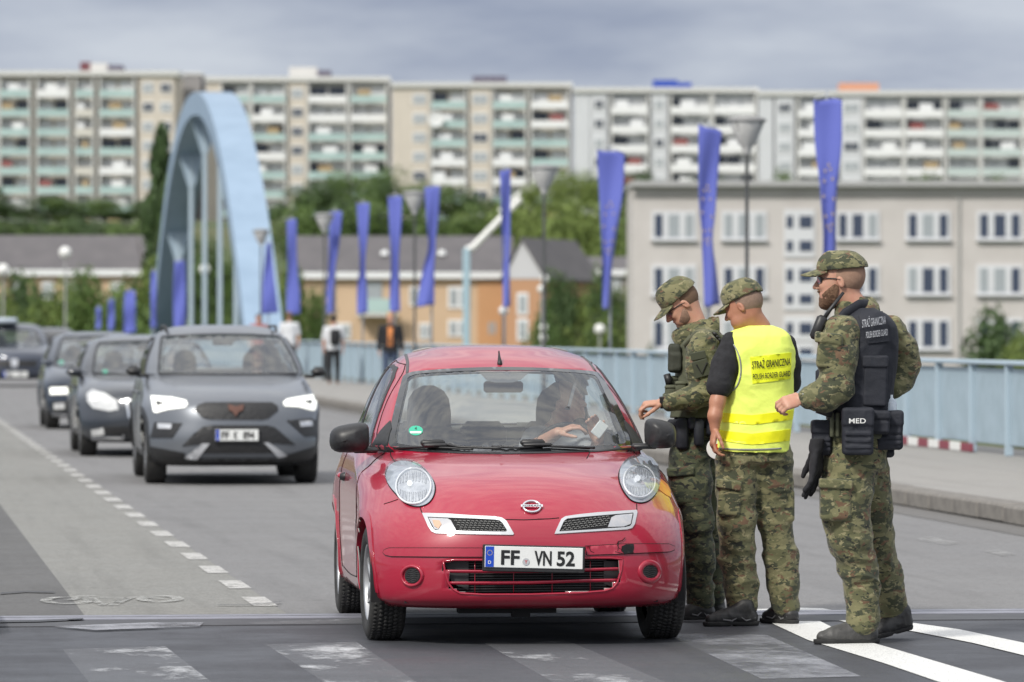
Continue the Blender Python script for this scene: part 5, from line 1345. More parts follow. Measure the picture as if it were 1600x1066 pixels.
    for (x, y, dd, w, h, m_) in ((1050, 600, -.06, .05, .09, M_olv), (1048, 612, -.13, .045, .075, M_olv), (1064, 606, -.16, .045, .075, M_olv), (1080, 640, -.19, .05, .05, M_olv), (1046, 625, .02, .05, .08, M_olv)):
        q = MB().rbox(P(x, y, dd), (w * 1.4, .07, h), .012).obj('pouch', m_, pc_, True)
        MB().rbox(P(x, y, dd) + Vector((0, -.006, h * .33)), (w * 1.5, .07, h * .34), .010).obj('pouch_flap', m_, q, True)
    fd = Field(P(1030, 592, -.3), P(1085, 530, .1), .0045); fd.box(P(1054, 560, -.10), (.036, .03, .080), .022, None, 0); fd.box(P(1056, 566, -.118), (.03, .022, .05), .012, None, .01); fd.folds(.004, (20, 20, 20), 2)
    fd.mesh('radio_pouch', mat('pouch_dark_olive', (.035, .038, .026), .8), pc_)
    MB().tube([P(1042, 585, -.12), P(1046, 600, -.13)], .02, 8).obj('flashlight', M_blk, pc_, True)
    # sleeve badges
    q = P(1091, 556, -.275); MB().rbox(q, (.085, .010, .045), .004, Matrix.Rotation(radians(-12), 3, 'Y')).obj('name_tape', mat('patch_olive', (.05, .055, .035), .85), r)
    q = P(1096, 576, -.282); sp = MB().rbox(q, (.090, .010, .095), .004, Matrix.Rotation(radians(-16), 3, 'Y')).obj('sleeve_badge', mat('patch_olive', (0, 0, 0)), r)
    MB().tube([q + Vector((-.028, -.009, .022)), q + Vector((.002, -.009, -.03)), q + Vector((.030, -.009, .032))], .0045, 5).obj('badge_mark', M_blk2, sp)
    # belt, holster
    fd = Field(P(1030, 700, -.3), P(1150, 640, .3), .005); fd.torso(torso_pts(P, [(652, 1054, 1130, .165), (668, 1054, 1130, .165)]), k=0); belt = fd.mesh('belt', M_bcl, r)
    for (x, y, dd, w, h) in ((1056, 668, -.1, .10, .09), (1066, 678, -.17, .07, .17), (1092, 676, -.19, .055, .15), (1112, 668, -.17, .06, .09), (1082, 662, -.18, .05, .07)):
        MB().rbox(P(x, y, dd), (w, .07, h), .014).obj('holster' if h > .12 else 'pouch', M_nyl, belt, True)
    # trousers
    fd = Field(P(1020, 968, -.35), P(1165, 645, .4), .005)
    fd.torso(torso_pts(P, [(655, 1062, 1122, .125), (680, 1058, 1122, .145), (712, 1058, 1124, .15)]), k=.05)
    fd.chain([P(1076, 715, -.07), P(1080, 760, -.08), P(1087, 815, -.08), P(1090, 870, -.07), P(1095, 938, -.05)], [.115, .105, .09, .085, .074], .04)
    fd.chain([P(1098, 715, .09), P(1100, 760, .11), P(1104, 815, .12), P(1108, 870, .13), P(1113, 930, .14)], [.11, .10, .085, .08, .07], .04)
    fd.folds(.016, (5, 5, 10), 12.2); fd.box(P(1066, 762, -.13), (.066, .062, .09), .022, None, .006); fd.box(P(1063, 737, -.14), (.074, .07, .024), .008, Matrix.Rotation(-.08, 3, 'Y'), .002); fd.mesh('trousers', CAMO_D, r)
    boot(r, P(1112, 968, -.04), P(1062, 968, -.12), 0.0, P(1096, 932, -.05), M_boot); boot(r, P(1128, 965, .14), P(1086, 965, .16), 0.0, P(1114, 925, .14), M_boot)
    # the paper he is looking at
    return r
# ------------------------------------------------------------------ bearded officer on the right
def officer_beard():
    r, P = person_root('tall bearded officer in sunglasses and black vest over camouflage, rightmost of the three', 26.25, 1340)
    K = 1.12
    fd = Field(P(1215, 1015, -.45), P(1450, 388, .75), .005)
    R = frame(radians(8), radians(2)); C = P(1313, 440, 0)
    hp = head(fd, C, R, K, P(1338, 484, .0))
    fd.torso(torso_pts(P, [(492, 1318, 1356, .09), (520, 1308, 1370, .11), (600, 1310, 1372, .12), (690, 1305, 1375, .13)]), k=.04)
    wr = P(1254, 622, -.24)
    fd.chain([P(1313, 520, -.15), P(1304, 606, -.2), P(1280, 618, -.22), wr], [.06, .052, .042, .030], .02)
    hand(fd, wr, P(1228, 630, -.26) - wr, Vector((.5, .6, -.2)), (.75, .85, .95, 1.0), 1.08, -1, thumb=(.2, .6))
    fd.chain([P(1385, 515, .12), P(1422, 568, .16), P(1396, 606, .1)], [.055, .048, .035], .02)
    fd.chain([P(1322, 720, -.06), P(1328, 846, -.04), P(1348, 975, 0)], [.08, .06, .045], .03); fd.chain([P(1350, 720, .1), P(1368, 850, .25), P(1400, 965, .46)], [.08, .06, .045], .03)
    body = fd.mesh('body', SKIN, r)
    fd = Field(C - Vector((.18, .18, .16)), C + Vector((.18, .18, .2)), .005)
    fd.ell(hp(-.018, 0, .030), [.099 * K, .080 * K, .097 * K], R, 0); fd.cut(hp(.02, 0, .0), R @ Vector((1, 0, .2))); fd.cut(hp(0, 0, -.032), R @ Vector((.3, 0, -1)))
    fd.mesh('hair', mat('hair_cropped', (.30, .18, .125), .9, noise=(60, (.38, .24, .17), .8)), r)
    fd = Field(C - Vector((.22, .2, .24)), C + Vector((.12, .2, .12)), .0045)   # full beard
    fd.ell(hp(.032, 0, -.044), [.068 * K, .0775 * K, .078 * K], R, .0); fd.ell(hp(.072, 0, -.100), [.030 * K, .037 * K, .026 * K], R, .03)
    pass
    fd.cut(hp(0, 0, .004), R @ Vector((.74, 0, 1))); fd.cut(hp(-.004, 0, 0), R @ Vector((-1, 0, -.25)))
    fd.ell(hp(.095, 0, -.042), [.012 * K, .027 * K, .006 * K], R, .004); fd.folds(.004, (60, 60, 40), 2); beard = fd.mesh('beard', mat('beard_brown', (.095, .05, .028), .95, noise=(120, (.20, .115, .07), 1.0), bump=(200, .8, .004)), r)
    cap, cp = cap_on(r, C, R, K * 1.04, CAMO, .076, .008)
    glasses(r, hp, True)
    # jacket
    fd = Field(P(1215, 730, -.5), P(1452, 465, .5), .005)
    fd.torso(torso_pts(P, [(482, 1320, 1356, .10), (496, 1308, 1382, .14), (515, 1298, 1394, .17), (560, 1296, 1394, .17), (610, 1300, 1388, .165), (690, 1290, 1386, .17)]), k=.05)
    fd.cone(P(1330, 482, 0), P(1346, 488, .02), .078, .088, .04)
    fd.chain([P(1314, 520, -.16), P(1308, 560, -.20), P(1306, 604, -.23), P(1288, 619, -.24), P(1264, 621, -.24)], [.088, .092, .084, .074, .052], .03)
    fd.chain([P(1388, 516, .12), P(1406, 545, .15), P(1414, 572, .17), P(1404, 592, .14), P(1394, 604, .1)], [.080, .080, .074, .07, .058], .03)
    fd.folds(.014, (8, 8, 12), 6.7); fd.mesh('jacket', CAMO, r)
    q = P(1300, 540, -.30); pk = Field(P(1270, 590, -.4), P(1330, 500, -.1), .0045); pk.box(P(1296, 549, -.265), (.06, .035, .085), .015, Matrix.Rotation(.08, 3, 'Y'), 0); pk.box(P(1294, 529, -.272), (.066, .036, .026), .01, Matrix.Rotation(.12, 3, 'Y'), .004); pk.folds(.006, (14, 14, 14), 1)
    pk.mesh('sleeve_pocket', CAMO, r)
    # watch
    a = P(1262, 621.5, -.24); b_ = P(1254, 622, -.24)
    MB().tube([a, b_], .037, 16).obj('watch', M_blk, r, True); MB().rbox((a + b_) / 2 + Vector((0, -.035, .004)), (.034, .012, .04), .004).obj('watch_face', M_refl, r)
    # black vest
    fd = Field(P(1260, 680, -.35), P(1425, 470, .4), .005)
    fd.torso(torso_pts(P, [(482, 1328, 1366, .12), (492, 1314, 1386, .165), (512, 1300, 1401, .195), (560, 1288, 1402, .195), (610, 1290, 1396, .192), (655, 1292, 1392, .195)]), k=.03)
    fd.ell(P(1305, 535, -.24), (.092, .15, .155), Matrix.Rotation(radians(-14), 3, 'Y'), .01, 'sub'); fd.ell(P(1400, 535, .20), (.10, .13, .15), None, .01, 'sub')
    fd.folds(.005, (10, 10, 10), 9); vs = fd.mesh('vest', M_nyl, r); bv = bvh_of(vs)
    # yoke over the shoulder and hood-like collar roll
    MB().tube([P(1304, 512, -.12), P(1322, 490, -.13), P(1342, 478, -.10), P(1360, 478, 0.0), P(1368, 488, .06)], .034, 10, sx=.6).obj('collar_roll', M_nyl, vs, True)
    pts = [P(1342, 494, -.2), P(1380, 488, -.2), P(1387, 505, -.2), P(1390, 533, -.2), P(1356, 537, -.2), P(1350, 515, -.2)]
    bp_ = project_patch(r, 'back_panel', pts, bv, (0, 1, 0), M_nyl, .008, .02, .02); bp_.parent = vs
    bv2 = bv
    M_rg = mat('reflective_grey_print', (.42, .43, .46), .5)
    for t, px, py, h, w, sh_ in (('STRAŻ GRANICZNA', 1365.5, 502.5, .042, .122, .17), ('POLISH BORDER GUARD', 1370, 521, .034, .112, .14)):
        project_text(bp_, 'lettering', t, h, w, bv2, P(px, py, -.2), (0, 1, 0), Vector((1, 0, 0)), Vector((0, 0, 1)), M_rg, .022, .008, sh_)
    fd = Field(P(1335, 660, -.32), P(1400, 545, .1), .005); fd.box(P(1367, 597, -.165), (.062, .035, .125), .014, Matrix.Rotation(.03, 3, 'Y'), 0); fd.box(P(1367, 565, -.17), (.066, .04, .03), .01, None, .004); fd.folds(.003, (18, 18, 18), 1)
    fd.mesh('back_pouch', M_nyl, vs)
    for (x, y, dd, w, h) in ((1287, 562, -.04, .06, .10), (1283, 590, -.06, .055, .09), (1292, 640, -.12, .08, .05)):
        MB().rbox(P(x, y, dd), (w, .09, h), .014).obj('pouch', M_nyl, vs, True)
    MB().rbox(P(1279, 512, -.16), (.055, .06, .13), .014, Matrix.Rotation(radians(22), 3, 'Y')).obj('radio', M_blk, vs, True)
    MB().tube([P(1286, 500, -.17), P(1297, 484, -.17), P(1318, 457, -.16)], [.012, .010, .008], 8).obj('radio_aerial', M_blk, vs, True)
    # belt with pouches
    fd = Field(P(1270, 720, -.35), P(1410, 640, .35), .005); fd.torso(torso_pts(P, [(652, 1292, 1388, .185), (684, 1290, 1390, .19)]), k=0); belt = fd.mesh('belt', M_olv, r)
    for j in range(3): MB().rbox(P(1300 + j * 9, 664, -.18), (.022, .02, .125), .006).obj('belt_loop', M_olv, belt, True)
    def pouch(x, y, dd, w, d_, h, nm='pouch', mm=M_nyl):
        c = P(x, y, dd); f_ = Field(c - Vector((w / 2 + .05, d_ / 2 + .05, h / 2 + .05)), c + Vector((w / 2 + .05, d_ / 2 + .05, h / 2 + .05)), .005)
        f_.box(c, (w / 2, d_ / 2, h / 2), .02, None, 0); f_.box(c + Vector((0, -.004, h * .30)), (w / 2 + .004, d_ / 2 + .004, h * .2), .016, None, .002)
        for k_ in range(3): f_.box(c + Vector((0, -d_ / 2, -h * .05 - k_ * h * .14)), (w * .42, .006, .009), .003, None, .002)
        f_.folds(.003, (20, 20, 20), x); return f_.mesh(nm, mm, belt)
    md = pouch(1340, 674, -.24, .155, .10, .24, 'medical_pouch'); c = P(1340, 656, -.24)
    put_text('lettering', 'MED', .026, .085, lambda x, y: P(1338, 657, -.24) + Vector((x, -.082, y)), M_white, md, .01)
    pouch(1388, 672, -.08, .14, .14, .20); pouch(1378, 690, .0, .12, .13, .16); pouch(1284, 684, -.1, .10, .10, .18); pouch(1374, 660, -.18, .10, .08, .12)
    MB().tube([P(1300, 648, -.2), P(1276, 640, -.2)], .018, 8).obj('torch', M_blk, belt, True)
    # clear bottle in the rear pouch
    c = P(1391, 640, -.1); bt = MB(); bt.lathe([(.0, -.07), (.032, -.07), (.034, -.02), (.034, .03), (.026, .05), (.014, .06), (.014, .075), (0, .075)], c, 16)
    q = bt.obj('water_bottle', mat('bottle_plastic', (.62, .68, .74), .15, spec=.8, noise=(30, (.35, .42, .5), .8)), belt, True)
    # gloves hanging from the belt
    fd = Field(P(1240, 785, -.4), P(1305, 685, .05), .0045)
    w_ = P(1275, 700, -.17); hand(fd, w_, P(1268, 765, -.17) - w_, Vector((-1, 0, 0)), (.15, .12, .2, .25), 1.45, 1, .12, thumb=(.55, .2)); fd.cone(P(1277, 690, -.17), w_, .036, .036, .02)
    w_ = P(1279, 702, -.13); hand(fd, w_, P(1277, 765, -.13) - w_, Vector((-1, .3, 0)), (.25, .2, .15, .1), 1.35, 1, .10, thumb=(.5, .2)); fd.folds(.004, (22, 22, 22), 6)
    fd.mesh('gloves', M_bcl, r)
    # trousers
    fd = Field(P(1255, 1002, -.4), P(1450, 670, .75), .005)
    fd.torso(torso_pts(P, [(672, 1296, 1384, .15), (700, 1289, 1388, .17), (730, 1290, 1384, .17)]), k=.05)
    fd.chain([P(1326, 735, -.06), P(1323, 770, -.08), P(1323, 807, -.09), P(1329, 846, -.08), P(1340, 884, -.05), P(1348, 922, -.02), P(1347, 966, 0)], [.128, .118, .109, .100, .088, .080, .088], .04)
    fd.chain([P(1352, 735, .07), P(1358, 790, .15), P(1366, 846, .25), P(1380, 900, .36), P(1394, 955, .46)], [.12, .105, .092, .086, .080], .04)
    fd.folds(.017, (5, 5, 10), 17.7); fd.box(P(1305, 783, -.175), (.078, .062, .10), .024, None, .006); fd.box(P(1305, 756, -.18), (.085, .07, .024), .008, Matrix.Rotation(.06, 3, 'Y'), .002); fd.mesh('trousers', CAMO, r)
    boot(r, P(1372, 1007, .03), P(1276, 1007, -.06), 0.0, P(1349, 965, 0), M_boot2, 1.12)
    boot(r, P(1420, 997, .46), P(1366, 997, .36), 0.0, P(1398, 955, .46), M_boot, 1.08, lift=.045)
    return r
# ------------------------------------------------------------------ the driver
def driver(Mw):
    p0 = Mw @ Vector((.40, 1.42, .0)); r = root('person', 'driver in a pale T-shirt inside the red car, looking up at the officers', 'person', p0, -TH)
    D = p0.dot(FWD); X0 = p0.dot(RGT)
    def P(a, b, dd=0.0): return Vector(((a - CX) / F * (D + dd) - X0, dd, CAMH + (YH - b) / F * (D + dd)))
    fd = Field(P(790, 720, -.75), P(965, 585, .3), .005)
    R = frame(radians(180 + 28), radians(-10)); C = P(884, 632, 0)
    hp = head(fd, C, R, 1.0, P(872, 672, .04))
    fd.torso(torso_pts(P, [(664, 852, 894, .08), (680, 830, 912, .11), (720, 826, 918, .13)]), k=.04)
    el = P(833, 702, -.2); wr = P(872, 676, -.42)
    fd.chain([P(836, 690, -.02), el, wr], [.06, .05, .03], .02)
    hand(fd, wr, P(893, 668, -.44) - wr, Vector((.2, .2, -1)), (.4, .5, .6, .6), 1.0, -1)
    w2 = P(934, 690, -.4); fd.chain([P(908, 690, 0), P(930, 715, -.2), w2], [.06, .045, .032], .02)
    hand(fd, w2, P(930, 672, -.4) - w2, Vector((-.3, -1, .2)), (.5, .6, .7, .7), 1.0, 1)
    b = fd.mesh('body', SKIN, r)
    fd = Field(C - Vector((.16, .16, .14)), C + Vector((.16, .16, .18)), .006)
    fd.ell(hp(-.02, 0, .035), [.099, .0795, .0985], R, 0); fd.cut(hp(.045, 0, .02), R @ Vector((1, 0, -.9))); fd.cut(hp(0, 0, -.04), R @ Vector((.3, 0, -1))); fd.mesh('hair', mat('hair_dark', (.035, .025, .02), .9), r)
    fd = Field(C - Vector((.2, .2, .2)), C + Vector((.2, .2, .18)), .006)
    fd.ell(hp(.038, 0, -.066), [.060, .059, .052], R, .0); fd.ell(hp(.08, 0, -.1), [.026, .032, .022], R, .02); fd.cut(hp(.0, 0, -.04), R @ Vector((.55, 0, 1))); fd.cut(hp(.02, 0, 0), R @ Vector((-1, 0, 0))); fd.mesh('beard', mat('hair_dark', (0, 0, 0)), r)
    fd = Field(P(790, 735, -.5), P(965, 640, .3), .006)
    fd.torso(torso_pts(P, [(668, 848, 900, .09), (682, 832, 914, .13), (730, 824, 920, .15)]), k=.04); fd.chain([P(838, 690, -.02), P(833, 700, -.14)], [.08, .075], .03); fd.chain([P(908, 690, 0), P(922, 704, -.14)], [.08, .07], .03)
    fd.folds(.008, (9, 9, 9), 1); fd.mesh('t_shirt', mat('shirt_pale', (.30, .31, .33), .9), r)
    ph = root('phone', 'pale phone or card held up by the driver of the red car', 'phone', (Matrix.Translation(p0) @ Matrix.Rotation(-TH, 4, 'Z')) @ P(937, 671, -.47), -TH)
    MB().rbox((0, 0, 0), (.062, .009, .085), .004, Matrix.Rotation(radians(38), 3, 'Y')).obj('case', mat('card_white', (.7, .72, .72), .4), ph)
# ------------------------------------------------------------------ walkers on the pavement
def walker(label, px, pyfeet, pytop, top, legs, hair, skin=SKIN, coat=None, pack=False, back=True, gait=.12):
    D = F * (CAMH - .15) / (pyfeet - YH)
    p = xy((px - CX) / F * D, D, .15); r = root('person', label, 'person', p, -TH)
    h = (pyfeet - pytop) / F * D; k = h / 1.75
    fd = Field((-.5, -.4, -.02), (.5, .4, 1.85 * k), .012)
    R = frame(radians(90 if back else -90), radians(5)); C = Vector((0, 0, 1.62 * k))
    hp = head(fd, C, R, k * 1.0, Vector((0, 0, 1.45 * k)))
    S_ = lambda x, y, z: Vector((x, y, z)) * k
    fd.torso([(0, 0, .9 * k, .13 * k, .09 * k), (0, 0, 1.2 * k, .14 * k, .1 * k), (0, 0, 1.42 * k, .15 * k, .09 * k)], k=.04)
    for s_ in (-1, 1):
        fd.chain([S_(s_ * .19, 0, 1.4), S_(s_ * .24, .02, 1.14), S_(s_ * .25, -.06, .92)], [.045 * k, .038 * k, .028 * k], .02)
        hand(fd, S_(s_ * .25, -.06, .90), Vector((0, -.2, -1)), Vector((-s_, 0, 0)), (.3, .3, .35, .4), k, 1)
        fd.chain([S_(s_ * .09, 0, .88), S_(s_ * .1, s_ * gait * .5, .48), S_(s_ * .1, s_ * gait, .08)], [.07 * k, .05 * k, .035 * k], .02); fd.cone(S_(s_ * .1, s_ * gait, .04), S_(s_ * .11, s_ * gait + (.15 if back else -.15), .035), .038 * k, .035 * k, .02)
    fd.mesh('body', skin, r)
    fd = Field((-.5, -.4, .6), (.5, .4, 1.7 * k), .014)
    fd.torso([(0, 0, .86 * k, .17 * k, .12 * k), (0, 0, 1.2 * k, .17 * k, .125 * k), (0, 0, 1.40 * k, .19 * k, .11 * k), (0, 0, 1.47 * k, .08 * k, .08 * k)], k=.05)
    for s_ in (-1, 1): fd.chain([S_(s_ * .19, 0, 1.4), S_(s_ * .24, .02, 1.16)] + ([S_(s_ * .25, -.05, .95)] if coat else []), [.065 * k, .06 * k, .05 * k], .03)
    fd.folds(.012, (8, 8, 8), px); fd.mesh('jacket' if coat else 'shirt', coat or top, r)
    if coat: MB().rbox(S_(0, -.115, 1.2), (.12 * k, .03, .42 * k), .012).obj('shirt_front', top, r, True)
    fd = Field((-.4, -.4, .02), (.4, .4, 1.05 * k), .014)
    fd.torso([(0, 0, .84 * k, .15 * k, .11 * k), (0, 0, .96 * k, .155 * k, .115 * k)], k=.04)
    for s_ in (-1, 1): fd.chain([S_(s_ * .09, 0, .86), S_(s_ * .1, s_ * gait * .5, .48), S_(s_ * .1, s_ * gait, .09)], [.095 * k, .072 * k, .055 * k], .03)
    fd.mesh('trousers', legs, r)
    fd = Field(C - Vector((.2, .2, .2)), C + Vector((.2, .2, .22)), .012); fd.ell(hp(-.018, 0, .035), [.105 * k, .088 * k, .105 * k], R, 0)
    if not back: fd.cut(hp(.05, 0, 0), R @ Vector((1, 0, -.4)))
    fd.mesh('hair', hair, r)
    if pack: MB().rbox(S_(.05, -.17, 1.18), (.26 * k, .14 * k, .42 * k), .05).obj('rucksack', M_bcl, r, True)
def walkers():
    wt = mat('white_cotton', (.62, .63, .65), .9); blk = M_bcl
    walker('walker in a white shirt with a black rucksack and black trousers on the far pavement', 521, 600, 492, wt, blk, mat('hair_dark', (.035, .025, .02), .9), pack=True)
    walker('walker in an open black jacket over an orange shirt behind the red car', 610, 612, 487, mat('orange_cotton', (.6, .22, .07), .9), mat('jeans', (.05, .07, .12), .9), mat('hair_blond', (.42, .27, .14), .9), coat=blk, back=False)
    walker('walker in a white T-shirt in front of the arch, right of the silver car\'s roof', 452, 590, 487, wt, mat('grey_trousers', (.12, .12, .13), .9), mat('hair_brown', (.1, .06, .035), .9))
    walker('two-thirds hidden pedestrian with a bare reddish head behind the silver car\'s roof', 404, 586, 491, mat('faded_red', (.35, .12, .1), .9), blk, mat('hair_dark', (.035, .025, .02), .9), back=False)
# ================================================================== vehicles
def superplan(hw, yf, yr, Lf, bf, Lr, br, nf=26, nm=14, nr=20):
    P = []
    for i in range(nf):
        ph = (i / nf)**1.25 * pi / 2
        P.append((hw * sin(ph)**(2 / bf), yf + Lf * (1 - cos(ph))))
    for i in range(nm): P.append((hw, yf + Lf + (yr - Lr - yf - Lf) * i / nm))
    for i in range(nr + 1):
        ph = (1 - (1 - i / nr)**1.25 * 1.0)
        a = ph * pi / 2
        P.append((hw * cos(a)**(2 / br) if i < nr else 0.0, yr - Lr + Lr * sin(a)))
    return P
def body_grid(tab, zs):
    """tab rows: z, half width, y front, y rear, front rounding length, front squareness, rear rounding, rear squareness"""
    T = np.array(tab); cols = [pchip(T[:, 0], T[:, k], zs) for k in range(1, 8)]
    V = []; n = None
    for i, z in enumerate(zs):
        P = superplan(*[c[i] for c in cols])
        ring = [(x, y, z) for x, y in P] + [(-x, y, z) for x, y in P[1:-1]][::-1]
        n = len(ring); V += [Vector(p) for p in ring]
    Fc = []
    for i in range(len(zs) - 1):
        for k in range(n): Fc.append((i * n + k, i * n + (k + 1) % n, (i + 1) * n + (k + 1) % n, (i + 1) * n + k))
    top = (len(zs) - 1) * n
    return V, Fc, n, top
PAINT = {}
def paint(name, col, metal=0.0, rough=0.4, coat=1.0, coat_r=0.04):
    m = mat(name, col, rough, metal, coat, noise=(1.3, tuple(c * .9 for c in col), .35), coat_r=coat_r)
    return m
def wheel(parent, x, y, R, w, side, spokes=6, steer=0.0, tread=True):
    """side -1/+1: which way the rim faces"""
    wr = bpy.data.objects.new('wheel', None); link(wr, parent); wr.location = (x, y, R); wr.rotation_euler = (0, 0, steer); wr.empty_display_size = .1
    Mx = Matrix.Rotation(pi / 2 * side, 3, 'Y')     # lathe axis z -> +-x
    m = MB(); hw = w / 2
    prof = [(R * .66, -hw * .8), (R * .72, -hw), (R * .88, -hw * 1.02), (R * .955, -hw * .93), (R * .985, -hw * .78), (R, -hw * .55), (R, 0), (R, hw * .55), (R * .985, hw * .78), (R * .955, hw * .93), (R * .88, hw * 1.02), (R * .72, hw), (R * .66, hw * .8)]
    m.lathe(prof, (0, 0, 0), 56, Mx)
    if tread:   # raised tread blocks in a V pattern
        for k in range(72):
            a = 2 * pi * k / 72
            for s_ in (-1, 1):
                for j in range(3):
                    xx = s_ * (hw * (.13 + .29 * j)); aa = a + .045 * j
                    rr = R + .001 - .007 * (j == 2)
                    c = Vector((xx, -sin(aa) * rr, cos(aa) * rr))
                    Rm = Matrix.Rotation(aa, 3, 'X') @ Matrix.Rotation(.42 * s_, 3, 'Z')
                    m.box(c, (hw * .25, R * .062, .007), M=Rm)
    m.obj('tyre', M_tyre, wr, True)
    m = MB(); r = R * .68
    m.lathe([(r, hw * .85), (r * .97, hw * .9), (r * .93, hw * .8), (r * .9, hw * .3), (r * .9, -hw * .6), (.02, -hw * .6)], n=40, M=Mx)
    m.lathe([(0.0, hw * .66), (r * .2, hw * .66), (r * .25, hw * .5), (r * .25, 0)], n=20, M=Mx)
    for k in range(spokes):
        a = 2 * pi * k / spokes
        Rm = Matrix.Rotation(a, 3, 'X')
        c = Rm @ Vector((side * hw * .58, 0, r * .57))
        m.box(c, (hw * .3, r * .26, r * .82), M=Rm)
    m.obj('rim', M_alloy, wr, True)
    return wr
def plate(parent, c, w, h, txt, yaw=0.0, tilt=0.0, seal=True, seg=None, roll=0.0, frame=True):
    """German number plate; parent-local centre c, faces -y"""
    R = Matrix.Rotation(yaw, 3, 'Z') @ Matrix.Rotation(tilt, 3, 'X') @ Matrix.Rotation(roll, 3, 'Y'); C = Vector(c)
    P = lambda x, y, z: C + R @ Vector((x, y, z))
    if frame: MB().rbox(P(0, .008, -.006), (w + .022, .02, h + .028), .004, R).obj('plate_frame', M_blk, parent)
    pl = MB().rbox(P(0, -.004, 0), (w, .008, h), .002, R).obj('number_plate', M_plate, parent)
    e = w * .085
    MB().box(P(-w / 2 + e / 2 + .003, -.0085, 0), (e, .003, h * .96), M=R).obj('blue_band', M_eu, pl)
    pos = lambda ox, oz, yy=-.0105: (lambda x, y: P(x + ox, yy, y + oz))
    put_text('letter_d', 'D', h * .16, None, pos(-w / 2 + e / 2 + .003, -h * .26, -.0115), M_white, pl, .01)
    m = MB()
    for k in range(12):
        a = 2 * pi * k / 12; q = P(-w / 2 + e / 2 + .003 + cos(a) * e * .3, -.0108, h * .18 + sin(a) * e * .3)
        m.box(q, (.003, .001, .003), M=R)
    m.obj('star_ring', mat('star_yellow', (0.8, 0.6, 0.05), .4), pl)
    for t, x, tw in seg: put_text('lettering', t, h * .68, tw, pos(x, 0), M_ink, pl, .028)
    if seal:
        sx = seal
        Ms = R @ Matrix.Rotation(pi / 2, 3, 'X')
        MB().lathe([(.0, .0), (h * .165, .0), (h * .165, -.003)], P(sx, -.0115, -h * .2), 20, Ms).obj('seal', mat('seal_grey', (0.42, 0.43, 0.45), .5), pl)
        put_text('seal_mark', 'Y', h * .15, None, pos(sx, -h * .2, -.0122), mat('seal_red', (0.5, 0.03, 0.03), .5), pl, .03)
    return pl
def solidify(o, t, m2):
    md = o.modifiers.new('lining', 'SOLIDIFY'); md.thickness = t; md.offset = -1
    o.data.materials.append(m2); md.material_offset = 1; md.material_offset_rim = 1
def seat(parent, x, y, z0=.34, h=.92, w=.46, color=None, dome=True):
    color = color or M_seat
    m = MB()
    m.rbox((x, y - .22, z0), (w, .5, .14), .05)
    m.obj('seat_cushion', color, parent, True)
    # backrest with a rounded top that runs into the headrest
    prof = [(.0, .23), (.12, .25), (.3, .26), (.45, .235), (.57, .215), (.60, .185), (.618, .135), (.64, .122), (.72, .122), (.79, .112), (.835, .085), (.865, .03)]
    V = []; n = 16
    for (zz, hw) in prof:
        t = zz / .865; yc = y + .02 + .16 * t
        d = .07 - .025 * t
        for k in range(n):
            a = 2 * pi * k / n
            V.append((x + hw * w / .5 * abs(cos(a))**.6 * (1 if cos(a) > 0 else -1), yc + d * abs(sin(a))**.7 * (1 if sin(a) > 0 else -1), z0 + .02 + zz * h / .865))
    Fc = [(i * n + k, i * n + (k + 1) % n, (i + 1) * n + (k + 1) % n, (i + 1) * n + k) for i in range(len(prof) - 1) for k in range(n)]
    Fc.append(tuple(range((len(prof) - 1) * n, len(prof) * n)))
    mk('backrest', V, Fc, color, parent, True)

